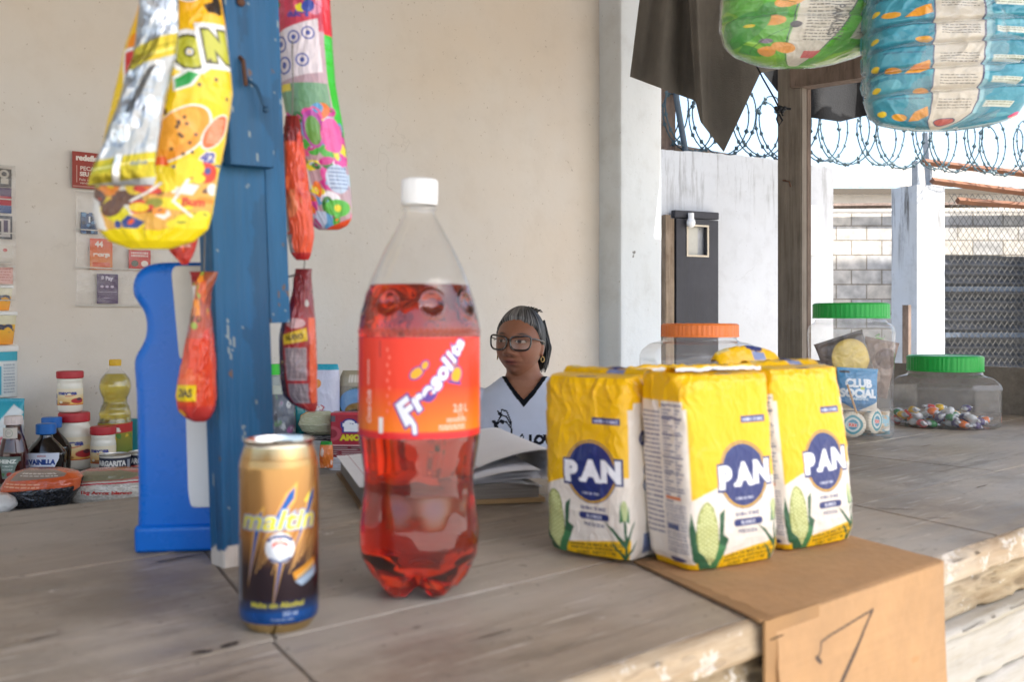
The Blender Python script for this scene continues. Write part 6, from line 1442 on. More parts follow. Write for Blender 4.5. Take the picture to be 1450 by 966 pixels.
# vanilla bottles
DARKL = pbr('dark_liquid_bottle', H('#120d0c'), rough=0.12, var=0.0, coat=0.6, rvar=0)
def vanilla(label, px, py, cap_top, ry, lab=True):
    d = low_d(py); k = d / F; loc = Wp(px, 450, d); loc.z = LOW; q = thing('vanilla_bottle', label, 'bottle', loc, ry, group='vanilla essence bottles')
    y = lambda v: (py - v) * k; s_ = py - 678
    loft('bottle', [(0, 0, 0, y(615 + s_), 8 * k, 8 * k, 2), (0.12, 0, 0, y(620 + s_), 9 * k, 9 * k, 2), (0.30, 0, 0, y(630 + s_), 19 * k, 12 * k, 2.4), (0.5, 0, 0, y(641 + s_), 27 * k, 15 * k, 3), (0.9, 0, 0, y(672 + s_), 25 * k, 15 * k, 3.4), (1, 0, 0, 0, 23 * k, 13 * k, 3.4)], DARKL, q, W=64, Hn=40, sm=1)
    loft('cap', [(0, 0, 0, y(600 + s_), 11.5 * k, 10 * k, 2.6), (0.1, 0, 0, y(601 + s_), 13 * k, 11 * k, 2.8), (0.9, 0, 0, y(614 + s_), 13 * k, 11 * k, 2.8), (1, 0, 0, y(615 + s_), 12 * k, 10 * k, 2.8)], BLUEL, q, W=48, Hn=24)
    cv = Canvas(100, 66, 110, H('#cfd6e4'), SS=3); cv.rect(2, 2, 98, 64, H('#d6dcea')); cv.text('VAINILLA', 50, 26, 14, H('#1c3f8a'), bold=0.07, fit=86); cv.text('ESENCIA', 50, 9, 5, H('#b8504a'), bold=0.03); cv.line([(8, 40), (60, 40)], 1.2, H('#3a6ab0')); cv.rect(2, 46, 98, 64, H('#dfa9a4')); cv.lines(6, 50, 92, 62, 3, H('#5a6a94'), 4)
    if lab:
        Cc = cv.get(); Hn, Wn = Cc.shape[:2]; uu, vv = np.meshgrid(np.linspace(-1, 1, Wn), np.linspace(0, 1, Hn)); X = uu * 22.5 * k * (0.93 + 0.07 * np.cos(vv * PI)); P = np.stack([X, -15.6 * k * (1 - np.abs(uu * 0.86) ** 3) ** (1 / 3.0) - 0.0006, y(640 + s_) + (y(672 + s_) - y(640 + s_)) * vv], -1); B = P.copy(); B[..., 1] += 0.0005
        grid('label', np.concatenate([P, B[:, ::-1]], 1), PAPER, q, np.concatenate([Cc, Cc[:, ::-1]], 1), wrap=True)
vanilla('dark vanilla essence bottle with a blue cap, in front of its twin', 65, 678, 601, R(4)); vanilla('second dark vanilla bottle, mostly hidden behind the first', 73, 669, 596, R(-6))
# ketchup
d = low_d(684); k = d / F; loc = Wp(19, 450, d); loc.z = LOW; q = thing('ketchup_bottle', 'glass ketchup bottle with a white cap at the left edge', 'bottle', loc)
KET = pbr('ketchup_glass', H('#3a0c0a'), rough=0.1, var=0, coat=0.6, rvar=0)
y = lambda v: (684 - v) * k
loft('bottle', [(0, 0, 0, y(601), 10 * k, 10 * k, 2), (0.12, 0, 0, y(612), 11 * k, 11 * k, 2), (0.25, 0, 0, y(622), 15 * k, 14 * k, 2), (0.45, 0, 0, y(640), 19 * k, 17 * k, 2.2), (0.9, 0, 0, y(678), 19.5 * k, 17.5 * k, 2.4), (1, 0, 0, 0, 18 * k, 16 * k, 2.2)], KET, q, W=64, Hn=50, sm=1)
capl('cap', q, y(601), y(589), 12.2 * k, pbr('pink_white_cap', H('#d3c6c2'), rough=0.4), ribs=24, W=96)
def sticker(name, q, a, b, z0, z1, cv, x=0.0, span=0.8, mat=PAPER, dy=0.0009):
    Cc = cv.get(); Hn, Wn = Cc.shape[:2]; uu, vv = np.meshgrid(np.linspace(-1, 1, Wn), np.linspace(0, 1, Hn)); X = x + uu * a * span; P = np.stack([X, -b * np.sqrt(np.clip(1 - (X / a) ** 2, 0, 1)) - dy, z1 + (z0 - z1) * vv], -1); B = P.copy(); B[..., 1] += 0.0005
    grid(name, np.concatenate([P, B[:, ::-1]], 1), mat, q, np.concatenate([Cc, Cc[:, ::-1]], 1), wrap=True)
cv = Canvas(60, 60, 80, H('#5f7068'), SS=3); cv.poly([(6, 4), (54, 4), (60, 60), (0, 60)], H('#6f8078')); cv.text('HEINZ', 30, 13, 9.5, H('#e2e2da'), bold=0.05, fit=44); cv.text('TOMATO', 30, 26, 5, H('#c8d0c8'), bold=0.03); cv.text('KETCHUP', 30, 35, 4.5, H('#c8d0c8'), bold=0.03); cv.ell(36, 48, 8, 6, H('#a83028')); cv.poly([(12, 46), (24, 44), (20, 54)], H('#4a7a3c'))
sticker('label', q, 19.5 * k, 17.5 * k, y(676), y(645), cv)
cv = Canvas(60, 40, 60, H('#c9c2b8'), SS=3); cv.ell(30, 20, 16, 15, H('#9aa08f')); cv.ell(30, 20, 13, 12, H('#cfc9bf')); cv.lines(20, 14, 40, 26, 3, H('#6a6a60'), 3); sticker('neck_label', q, 13.5 * k, 12.6 * k, y(620), y(605), cv, span=0.75, dy=0.0022)
# cartons and tubs at the left edge
TUBG = 'tubs and tins stacked at the left edge'
cv = Canvas(200, 90, 120, H('#d6dadc'), SS=3); cv.grad(0, 30, H('#2f9ab4'), H('#3fb0c0')); cv.poly([(20, 60), (80, 10), (100, 20), (40, 80)], H('#dfe6e8')); cv.text('leche', 62, 52, 14, H('#c8485a'), bold=0.05, fit=44); cv.ell(40, 78, 16, 8, H('#e8e4e0'))
loc = Wp(2, 450, 2.66); loc.z = LOW
pillow('milk_powder_bag', 'teal and white powdered milk bag behind the ketchup bottle', 'milk bag', loc, 0.125, 0.185, 0.05, cv, seed=31, part='bag')
tubz = EYE + (450 - 562) * 2.75 / F; kT = 2.75 / F
def tub(label, cx, rt, y_top, y_bot, base, body, txt, mirror, lid, name='margarine_tub'):
    loc = Wp(cx, 450, 2.75); loc.z = EYE + (450 - y_bot) * kT; q = thing(name, label, 'tub', loc, group=TUBG); h = (y_bot - y_top) * kT; r_ = rt * kT
    cv = Canvas(200, 60, 150, H(base), SS=3); body(cv)
    if txt: cv.text(txt, 66, 24, 20, H('#3a3f5a'), bold=0.06, fit=66)
    loft('tub', [(0, 0, 0, h * 0.9, r_ * 0.96, r_ * 0.96, 2), (1, 0, 0, 0.001, r_ * 0.84 if lid == 1 else r_ * 0.96, r_ * 0.84 if lid == 1 else r_ * 0.96, 2)], INK, q, canvas=cv)
    lathe('lid', [(h, 0.001), (h, r_ * 0.95), (h * 0.98, r_), (h * 0.9, r_), (h * 0.88, r_ * 0.97)], WHITEP, q, caps=(True, False))
tub('white and teal tin under the two margarine tubs', -12, 36, 489, 562, '#d8dcdc', lambda c: (c.rect(0, 0, 200, 14, H('#2fa6bc')), c.lines(80, 18, 98, 56, 10, H('#4a6a8a'), 3), c.rect(70, 20, 78, 56, H('#2fa6bc')), c.ell(50, 40, 14, 14, H('#e2dca8'))), None, False, 0, 'food_canister')
tub('orange and yellow margarine tub in the middle of the stack', -10, 33, 441, 488, '#ddd6b8', lambda c: c.grad(20, 60, H('#e8b83a'), H('#ec962a')), 'casa', True, 1)
tub('smaller orange margarine tub on top of the stack', -11, 30, 404, 440, '#ddd6b8', lambda c: c.grad(24, 60, H('#eab040'), H('#ec962a')), 'rica', True, 1)
z_ = LOW; 
m = MB(); b_ = Wp(-12, 450, 2.75); 
cv = Canvas(200, 150, 60, H('#c8ccd0')); cv.blobs(0, 0, 200, 150, 20, [H('#d8dcdc'), H('#b8603c'), H('#3a6aa8')], 16, 4)
q = thing('white_carton', 'pale carton carrying the stack of tubs behind the milk bag', 'carton', (b_.x, b_.y + 0.03, LOW)); hz_ = EYE + (450 - 562) * kT - LOW
loft('box', [(0, 0, 0, hz_ - 0.001, 0.065, 0.05, 16), (1, 0, 0, 0, 0.065, 0.05, 16)], PAPER, q, canvas=cv)

# bean, rice and white bags lying at the front of the low table
def lying(name, label, outline, d, cv, seed, thick=0.11, mat=GLOSSY, fold=0.003, extra=None, cat='grain bag', part='bag', group=None, p=2.3):
    # soft bag lying down: its outline as seen from the street, its real depth behind it
    q = hang(name, label, cat, d, outline, cv, mat=mat, thick=thick, seed=seed, fold=fold, part=part, sm=1, ends=0.5, p=p, extra=extra, group=group)
    dz = q.location.z - LOW
    return q
BAGS = pbr('bean_bag_film', None, rough=0.18, var=0.02, coat=0.5, bump=0.5, bscale=110, bdist=0.004)
cv = Canvas(200, 58, 360, H('#23262c'), SS=2); rnd = random.Random(3)
for i in range(2600):
    x, y_ = rnd.uniform(0, 200), rnd.uniform(20, 58); c_ = rnd.choice([H('#15171b'), H('#2a2d33'), H('#3c4048'), H('#0e0f12')]); cv.ell(x, y_, 0.9, 0.9, c_)
for i in range(41): pass
cv.poly([(0, 0), (200, 0), (200, 14), (100, 12), (96, 22), (60, 24), (20, 30), (0, 36)], H('#c8562a')); cv.poly([(20, 0), (90, 0), (80, 8), (24, 14)], H('#8a7a6e')); cv.lines(30, 3, 74, 9, 2, H('#d8cfc4'), 3); cv.poly([(84, 0), (100, 0), (100, 26), (92, 30)], H('#d0602e')); cv.lines(20, 17, 60, 25, 2, H('#e8b08a'), 5)
lying('bean_bag', 'clear bag of black beans with an orange label lying beside the rice bag', [(664, 35, 88), (668, 22, 108), (676, 12, 116), (690, 4, 113), (703, 1, 104), (714, 3, 96), (721, 12, 88)], low_d(716), cv, 41, mat=BAGS)
cv = Canvas(200, 50, 320, H('#c9c2b6'), SS=2); rnd = random.Random(5)
for i in range(2200):
    x, y_ = rnd.uniform(0, 200), rnd.uniform(18, 50); c_ = rnd.choice([H('#d3cdc2'), H('#bdb5a7'), H('#ded9cf'), H('#a9a295')]); cv.ell(x, y_, 1.0, 0.5, c_, 1, rnd.uniform(0, 3))
cv.poly([(0, 0), (200, 0), (200, 12), (100, 10), (40, 14), (0, 22)], H('#a8695c')); cv.poly([(14, 2), (60, 0), (86, 4), (70, 10), (30, 14)], H('#7f7a60')); cv.line([(2, 24), (40, 17), (98, 13)], 2.2, H('#b8323a')); cv.text('1kg Arroz blanco', 52, 29, 4.6, H('#c0302c'), bold=0.05, fit=44); cv.rect(100, 0, 200, 14, H('#c8323a'))
lying('rice_bag', 'clear bag of white rice with red print lying left of the blue canister', [(664, 125, 212), (669, 110, 222), (678, 102, 225), (692, 98, 224), (702, 96, 222), (709, 100, 216), (713, 108, 206)], low_d(712) + 0.02, cv, 47, mat=BAGS)
cv = Canvas(200, 30, 80, H('#d3d3d0')); cv.mott(0.06, 20)
lying('plastic_bag', 'crumpled white plastic bag end at the left edge of the low table', [(700, -28, 8), (708, -34, 17), (716, -34, 20), (724, -30, 14), (729, -24, 4)], low_d(727), cv, 51, thick=0.09, fold=0.006, mat=POLY if False else GLOSSY, cat='plastic bag')

# middle group between post and soda bottle
dG = low_d(656); kG = dG / F
def atg(px, py, dd=0.0): v = Wp(px, py, dG + dd); return v
cv = Canvas(200, 180, 150, H('#c9cbe0'), SS=3); cv.rect(0, 0, 200, 12, H('#3aa6c0')); cv.ell(50, 36, 8, 8, H('#e08a2c')); cv.text('Flor', 38, 80, 18, H('#e6dfe2'), bold=0.08, out=H('#b83a4a'), ow=0.08, fit=50); cv.ell(30, 118, 12, 10, H('#b8d8c8')); cv.poly([(70, 130), (98, 100), (100, 140), (80, 160)], H('#2f9ac8')); cv.ell(12, 100, 10, 30, H('#d8b8d0')); cv.grad(130, 180, H('#cfd0dc'), H('#d8d8dc')); cv.rect(0, 150, 30, 165, H('#e8a43c'))
hang('flour_bag', 'pale lilac bag with a teal crimped top standing behind the noodles', 'food bag', dG + 0.06, [(515, 428, 478), (522, 427, 480), (535, 423, 481), (580, 422, 481), (615, 422, 480), (655, 424, 478)], cv, thick=0.06, seed=61, fold=0.002)
cv = Canvas(200, 90, 180, H('#b5b99c'), SS=2); rnd = random.Random(9)
for i in range(300): x = rnd.uniform(0, 200); y_ = rnd.uniform(0, 90); cv.line([(x, y_), (x + rnd.uniform(8, 20), y_ + rnd.uniform(-6, 6))], 0.8, rnd.choice([H('#c9ccae'), H('#a2a886'), H('#d2d3bc')]))
cv.poly([(0, 0), (16, 0), (6, 40), (0, 60)], H('#3f8f9a')); cv.poly([(2, 4), (18, 2), (12, 24), (2, 30)], H('#e2a03a'))
hang('noodle_bag', 'clear bag of pale green noodles lying in front of the lilac bag', 'food bag', dG - 0.05, [(582, 436, 466), (588, 426, 476), (600, 423, 479), (610, 428, 477), (616, 440, 470)], cv, thick=0.09, seed=63, mat=BAGS, fold=0.003, p=2.2)
cv = Canvas(200, 150, 130, H('#8f8674'), SS=3); cv.rect(0, 0, 200, 26, H('#a79c84')); cv.lines(30, 8, 90, 20, 1, H('#e2dcd0'), 3, th=0.8); cv.ell(52, 62, 42, 34, H('#4a5f3c')); cv.ell(52, 52, 40, 22, H('#6f9ac8')); cv.ell(56, 66, 30, 14, H('#8a6a34')); cv.ell(52, 74, 26, 12, H('#4a3a2c')); cv.poly([(16, 76), (90, 80), (60, 96)], H('#7f9a34')); cv.text('TOSTADO', 60, 106, 9, H('#2a2824'), bold=0.05, fit=52)
hang('grain_bag', 'brown bag with a landscape picture, half hidden behind the soda bottle', 'food bag', dG + 0.08, [(524, 486, 528), (532, 482, 532), (560, 479, 534), (600, 478, 535), (655, 480, 533)], cv, thick=0.06, seed=66, fold=0.002)
cv = Canvas(200, 90, 160, H('#a8283a'), SS=3); cv.rect(0, 0, 200, 5, H('#c83a4a')); cv.rect(5, 8, 26, 24, H('#5a5a64')); cv.text('fini', 60, 34, 26, H('#eef0f6'), bold=0.09, out=H('#26348a'), ow=0.10, fit=44); cv.text('AMORAS', 62, 66, 15, H('#e0cf2c'), bold=0.07, out=H('#3a4a20'), ow=0.03, fit=58); cv.ell(20, 56, 16, 20, H('#b84a5a')); cv.ell(20, 56, 9, 12, H('#8a2434')); cv.rect(0, 86, 200, 90, H('#e0b0b0'))
ZF = atg(500, 630, -0.1).z
q = thing('gummy_box', 'dark red box of gummy sweets beside the soda bottle', 'box', atg(500, 630, -0.10), R(-4)); kq = (dG - 0.1) / F
loft('box', [(0, 0, 0, 46 * kq, 29 * kq, 0.03, 18), (1, 0, 0, 0.0, 29 * kq, 0.03, 18)], INK, q, canvas=cv)
cv = Canvas(200, 160, 60, H('#6f7480'), SS=2); cv.rect(0, 0, 200, 20, H('#c8cfc4')); cv.blobs(0, 20, 200, 160, 60, [H('#9a9aa4'), H('#4a4c58'), H('#b86aa0'), H('#c9cdd0'), H('#6a8a6a')], 12, 6)
hang('printed_pouch', 'grey and purple printed pouch between the blue post and the teal pack', 'food bag', dG - 0.02, [(545, 386, 414), (560, 384, 417), (600, 384, 419), (640, 385, 418), (658, 387, 416)], cv, thick=0.05, seed=68)
cv = Canvas(200, 100, 30, H('#1f7f86')); cv.blobs(0, 0, 200, 100, 12, [H('#2a8f94'), H('#146a72')], 14, 6)
hang('teal_pack', 'narrow teal pack standing between the grey pouch and the lilac bag', 'food bag', dG + 0.03, [(556, 412, 430), (570, 410, 432), (620, 410, 432), (655, 411, 430)], cv, thick=0.04, seed=69)
q = thing('green_lid_bottle', 'clear bottle with a bright green lid just right of the blue post', 'bottle', (atg(388, 600, 0.1).x, dG + 0.1, LOW)); kk_ = (dG + 0.1) / F
lathe('bottle', [(118 * kk_, 8 * kk_), (100 * kk_, 9 * kk_), (90 * kk_, 13 * kk_), (0.0, 13 * kk_)], pbr('pale_bottle', H('#a8b0ae'), rough=0.3), q, Hn=30, W=32, sm=1)
lathe('lid', [(133 * kk_, 0.001), (133 * kk_, 9 * kk_), (118 * kk_, 9.5 * kk_), (118 * kk_, 8 * kk_)], pbr('lime_lid', H('#3fcf3a'), rough=0.4), q, caps=(True, False))
cv = Canvas(200, 80, 60, H('#e07a34'), SS=2); cv.rect(0, 0, 200, 14, H('#2f8a3c')); cv.blobs(0, 30, 200, 80, 16, [H('#e8946a'), H('#e6c8b8'), H('#d8602c')], 12, 3)
hang('orange_sachet', 'small orange sachet with a green top in front of the grocery heap', 'food bag', dG - 0.22, [(624, 455, 469), (630, 453, 471), (645, 452, 472), (664, 453, 471)], cv, thick=0.03, seed=71)
# flat things the box stands on
def flat(name, label, x0, x1, yb, yt, dd, dep, hex_, cat, seed):
    a = atg(x0, yb, dd); kx = (dG + dd) / F; w_ = (x1 - x0) * kx; zb = EYE + (450 - yb) * kx; zt_ = EYE + (450 - yt) * kx
    q = thing(name, label, cat, (a.x + w_ / 2, a.y + dep / 2, zb)); cv = Canvas(200, 40, 100, H(hex_)); cv.mott(0.2, 30, seed); cv.lines(0, 6, 200, 34, 4, H('#b8b0ac'), seed, th=0.3)
    loft('stack', [(0, 0, 0, zt_ - zb, w_ / 2, dep / 2, 8), (1, 0, 0, 0, w_ / 2, dep / 2, 8)], MATT, q, canvas=cv, disp=wr(0.003, 20, 5, seed)); return q
flat('magazine_pile', 'pile of red covered magazines under the gummy box', 468, 545, 648, 631.5, -0.12, 0.12, '#8a3a44', 'magazines', 3)
flat('folded_sacks', 'folded white sacks under the red magazines', 464, 550, 670, 649, -0.13, 0.14, '#c3c4cc', 'sack', 4)
flat('dark_tray', 'black tray under the noodle bag', 424, 481, 624, 617, -0.06, 0.12, '#1b1c1f', 'tray', 5)
flat('grey_sack', 'pale grey folded sack under the black tray', 422, 462, 668, 625, -0.08, 0.14, '#a4a7a6', 'sack', 6)

# =====================================================================================
# THINGS ON THE WALL
# =====================================================================================
def wallitem(name, label, cat, px0, px1, py0, py1, cv, off=0.006, mat=PAPER, wrinkle=None, group=None, part=None, thick=0.001):
    nd = 2.972 - off; a = on_n(px0, nd); b = on_n(px1, nd); w_ = (b - a).length; dm = (a.y + b.y) / 2; z1 = EYE + (450 - py0) * dm / F; z0 = EYE + (450 - py1) * dm / F
    mid = (a + b) / 2; o = sheet(name, cv, mat, None, w_, z1 - z0, wrinkle=wrinkle, thick=thick)
    o.location = (mid.x, mid.y, z0); o.rotation_euler = (0, 0, PHI); return tag(o, label, cat, group)
cv = Canvas(100, 90, 220, H('#97443c'), SS=3); cv.rect(0, 0, 100, 90, H('#9a463e')); cv.rect(1, 84, 99, 87, H('#b5877c')); cv.text('redeflex', 36, 14, 13, H('#dfd3cb'), bold=0.07, fit=56); cv.text('PECA JA', 40, 40, 10, H('#d3c2b8'), bold=0.03, fit=46); cv.text('SEU CHIP', 40, 54, 10, H('#dfd3cb'), bold=0.05, fit=48); cv.rect(9, 34, 10.5, 76, H('#c8a498')); cv.text('Fale com a', 34, 68, 6, H('#c8b0a4'), bold=0.02, fit=38); cv.text('vendedora', 34, 76, 6, H('#c8b0a4'), bold=0.02, fit=36)
wallitem('sales_sign', 'small brick-red printed sign with white words on the wall, behind the lollipop bag', 'sign', 102, 168, 217, 268, cv, mat=MATT)
def pocket(label, px0, px1, py0, py1, nr, group):
    nd = 2.966; a = on_n(px0, nd); b = on_n(px1, nd); w_ = (b - a).length; dm = (a.y + b.y) / 2; z1 = EYE + (450 - py0) * dm / F; z0 = EYE + (450 - py1) * dm / F; mid = (a + b) / 2
    q = thing('pocket_sheet', label, 'card holder', (mid.x, mid.y, z0), PHI, group)
    xs = np.linspace(-w_ / 2, w_ / 2, 80); zs = np.linspace(z1 - z0, 0, 110); X, Z = np.meshgrid(xs, zs); ph = (Z / (z1 - z0) * nr) % 1.0
    Y = -0.004 - 0.006 * np.sin(ph * PI) ** 0.6 - 0.004 * (crease(X * 18, Z * 22, 5) - 0.4)
    grid('clear_pockets', np.stack([X, Y, Z], -1), POLY, q)
    for i in range(nr + 1): m = MB(); z = (z1 - z0) * i / nr; m.box(-w_ / 2, w_ / 2, -0.0045, -0.0035, z - 0.0015, z + 0.0015); m.build('seam', pbr('pale_seam', H('#c9c4bb'), rough=0.5), q)
pocket('clear plastic pocket sheet on the wall between the lollipop bag and the blue canister', 106, 240, 276, 433, 3, 'clear pocket sheets of cards on the wall')
pocket('clear plastic pocket sheet of cards cut by the left edge of the picture', -60, 21, 232, 425, 4, 'clear pocket sheets of cards on the wall')
def card(label, px0, px1, py0, py1, draw, base):
    cv = Canvas(50, 50 * (py1 - py0) / (px1 - px0), 64, H(base), SS=3); draw(cv); return wallitem('prepaid_card', label, 'card', px0, px1, py0, py1, cv, off=0.002, group='prepaid cards in the wall pockets')
card('small dark blue card in the top pocket beside the lollipop bag', 114, 138, 301, 331, lambda c: (c.rect(0, 0, 50, 3, H('#c8c4bc')), c.blobs(2, 4, 48, 58, 16, [H('#3a5a8a'), H('#5a86b0'), H('#20304a')], 8, 3), c.text('1', 26, 20, 16, H('#dfe3e8'), bold=0.05)), '#2f4a74')
card('orange card with white writing in the middle pocket', 127, 159, 338, 382, lambda c: (c.grad(0, 68, H('#d8502c'), H('#e08a3c')), c.text('44', 20, 12, 12, H('#efe4da'), bold=0.05), c.text('recarga', 26, 34, 9, H('#efe4da'), bold=0.05, fit=36), c.rect(6, 52, 44, 62, H('#d8603c'))), '#d8602c')
card('red card with two white badges in the middle pocket', 182, 213, 354, 382, lambda c: (c.rect(0, 0, 50, 45, H('#c83a34')), c.lines(6, 5, 44, 18, 2, H('#efdcd4'), 3, th=0.5), c.ell(14, 31, 8, 7, H('#4a5a4a')), c.ell(36, 31, 8, 7, H('#e4d8cf'))), '#c8382f')
card('dark purple card with white print in the bottom pocket', 137, 167, 388, 430, lambda c: (c.text('$ Pay', 24, 10, 9, H('#d3c8d8'), bold=0.04), c.ell(12, 30, 4, 3, H('#b8a8c0')), c.ell(24, 30, 4, 3, H('#b8a8c0')), c.ell(36, 30, 4, 3, H('#b8a8c0')), c.rect(4, 42, 46, 43, H('#b8a8c0')), c.rect(16, 56, 30, 57, H('#b8a8c0'))), '#4a2f5a')
card('dark card with a pale emblem at the top of the left sheet', -22, 16, 238, 264, lambda c: (c.ell(36, 10, 9, 8, H('#b8b0a4')), c.ell(36, 10, 5, 4, H('#3a3230')), c.rect(30, 18, 44, 28, H('#b8b0a4'))), '#3a3230')
card('striped purple, red and blue card in the left sheet', -22, 16, 265, 301, lambda c: (c.rect(0, 0, 50, 16, H('#4a2f5a')), c.rect(0, 16, 50, 33, H('#b83240')), c.rect(0, 33, 50, 50, H('#2f4a80'))), '#4a2f5a')
card('dark card with pale bars in the left sheet', -22, 17, 305, 338, lambda c: (c.rect(20, 6, 46, 38, H('#c8c0bc')), c.rect(24, 10, 30, 34, H('#2a2a34')), c.rect(34, 8, 42, 30, H('#4a3a5a'))), '#3a3a44')
card('cream card with a tiny red mark in the left sheet', -22, 18, 346, 374, lambda c: (c.ell(36, 10, 4, 3, H('#b84a4a')), c.rect(4, 30, 46, 31, H('#a8a098'))), '#cfc6ba')
card('pink card at the bottom of the left sheet', -22, 18, 377, 402, lambda c: c.lines(4, 4, 46, 28, 5, H('#b86a64'), 3), '#d8a498')
# =====================================================================================
# THE SHOPKEEPER
# =====================================================================================
def remesh(parts, voxel, smooth=2):
    """union of closed meshes by voxel remesh -> vertices, quads (numpy)"""
    me = bpy.data.meshes.new('tmp'); V = []; Fc = []
    for v, f in parts:
        k = len(V); V += [tuple(map(float, p)) for p in v]; Fc += [tuple(int(i) + k for i in q) for q in f]
    me.from_pydata(V, [], Fc); me.update(); o = bpy.data.objects.new('tmp', me); COL.objects.link(o)
    r_ = o.modifiers.new('r', 'REMESH'); r_.mode = 'VOXEL'; r_.voxel_size = voxel; r_.adaptivity = 0
    s_ = o.modifiers.new('s', 'SMOOTH'); s_.iterations = smooth; s_.factor = 0.5
    bpy.context.view_layer.update(); ev = o.evaluated_get(bpy.context.evaluated_depsgraph_get()); m2 = ev.to_mesh()
    vs = np.zeros(len(m2.vertices) * 3, dtype=np.float32); m2.vertices.foreach_get('co', vs); vs = vs.reshape(-1, 3).astype(float)
    fs = np.zeros(len(m2.loops), dtype=np.int32); m2.loops.foreach_get('vertex_index', fs)
    nl = np.zeros(len(m2.polygons), dtype=np.int32); m2.polygons.foreach_get('loop_total', nl)
    assert (nl == 4).all(); fs = fs.reshape(-1, 4)
    ev.to_mesh_clear(); bpy.data.objects.remove(o); bpy.data.meshes.remove(me)
    return vs, fs
def p_capsule(pts, rads, seg=20):
    """smooth tapered limb through points, rounded ends"""
    pts = [Vector(p) for p in pts]; m = MB()
    P = []; Rr = []
    for i in range(len(pts) - 1):
        for t in np.linspace(0, 1, 9)[:-1]: P.append(pts[i].lerp(pts[i + 1], t)); Rr.append(rads[i] * (1 - t) + rads[i + 1] * t)
    P.append(pts[-1]); Rr.append(rads[-1])
    d0 = (P[0] - P[1]).normalized(); d1 = (P[-1] - P[-2]).normalized(); a = []; ar = []; b = []; br = []
    for t in (80, 60, 40, 20): a.append(P[0] + d0 * Rr[0] * math.sin(R(t))); ar.append(Rr[0] * math.cos(R(t)))
    for t in (20, 40, 60, 80): b.append(P[-1] + d1 * Rr[-1] * math.sin(R(t))); br.append(Rr[-1] * math.cos(R(t)))
    m.tube(a + P + b, ar + Rr + br, seg); return m.v, m.f
def p_loft(rows, W=48, n=60):
    """rows (z, cx, cy, a, b, p) bottom to top"""
    pr = np.array(rows, float); zs = np.linspace(pr[0, 0], pr[-1, 0], n); m = MB(); V = []
    for z in zs:
        cx, cy, a, b, p = [np.interp(z, pr[:, 0], pr[:, j]) for j in range(1, 6)]
        x, y = ring_pts(a, b, p, W); V += [(xx + cx, yy + cy, z) for xx, yy in zip(x, y)]
    Fc = [(i * W + k, i * W + (k + 1) % W, (i + 1) * W + (k + 1) % W, (i + 1) * W + k) for i in range(n - 1) for k in range(W)]
    Fc.append(tuple(range(W))[::-1]); Fc.append(tuple((n - 1) * W + k for k in range(W)))
    return V, Fc
HC = Vector((-0.018, -0.015, 1.120)); YAW = R(-18); TILT = R(2)
Mh = Matrix.Translation(HC) @ Matrix.Rotation(YAW, 4, 'Z') @ Matrix.Rotation(TILT, 4, 'Y') @ Matrix.Rotation(R(-2), 4, 'X')
def G(x, s): return np.exp(-(x / s) ** 2)
def head_shape(off=0.0, n=110, W=140):
    th = np.linspace(0.02, PI - 0.02, n)[:, None]; ph = np.linspace(0, 2 * PI, W, endpoint=False)[None, :]
    sx = np.sin(th) * np.sin(ph); sy = -np.sin(th) * np.cos(ph); sz = np.cos(th) + 0 * ph
    x = sx * 0.074; y = sy * 0.092; z = sz * 0.109
    # jaw narrows below, skull is fuller behind
    low = np.clip(-z / 0.109, 0, 1)
    x = x * (1 - 0.30 * low ** 2.2); y = np.where(y > 0, y * (1 - 0.42 * low ** 1.2), y * (1 - 0.05 * low ** 2))
    y = y + 0.010 * np.clip(z / 0.1, 0, 1)
    fr = np.clip(-sy, 0, 1) ** 0.5 * (sy < 0)
    dy = np.zeros_like(x)
    dy += 0.004 * G(x, 0.05) * G(z - 0.028, 0.016)                       # brow
    ridge = np.interp(z, [-0.047, -0.040, -0.033, -0.022, 0.0, 0.016, 0.03], [0, 0.012, 0.0205, 0.016, 0.007, 0.002, 0])
    dy += ridge * G(x, 0.0115)                                            # nose
    dy += 0.0095 * G(np.abs(x) - 0.0135, 0.0065) * G(z + 0.036, 0.0075)   # nostrils' wings
    dy -= 0.0085 * G(np.abs(x) - 0.030, 0.015) * G(z - 0.006, 0.013)      # sockets
    dy += 0.0062 * G(np.abs(x) - 0.031, 0.0115) * G(z - 0.003, 0.008)     # eyeballs and lids
    dy += 0.0050 * G(np.abs(x) - 0.042, 0.020) * G(z + 0.028, 0.018)      # cheeks
    dy += 0.0062 * G(x, 0.023) * G(z + 0.0575, 0.0052) + 0.0068 * G(x, 0.020) * G(z + 0.0685, 0.0055) # lips
    dy -= 0.0022 * G(x, 0.024) * G(z + 0.063, 0.0022)
    dy -= 0.0030 * G(x, 0.02) * G(z + 0.080, 0.0055); dy += 0.0060 * G(x, 0.020) * G(z + 0.096, 0.013)  # chin
    dy -= 0.0020 * G(np.abs(x) - 0.030 - (z + 0.045) * -0.35, 0.004) * G(z + 0.050, 0.016)              # smile folds
    dy += 0.004 * G(x, 0.035) * G(z + 0.058, 0.022)
    y = y - dy * fr
    x = x + np.sign(x) * 0.004 * G(z + 0.045, 0.03) * np.clip(-sy + 0.3, 0, 1)       # full cheeks
    P = np.stack([x, y, z], -1)
    if off:
        nrm = P / np.array([0.074 ** 2, 0.092 ** 2, 0.109 ** 2]); nrm /= np.linalg.norm(nrm, axis=-1, keepdims=True); P = P + nrm * (off[..., None] if hasattr(off, 'shape') else off)
    return P
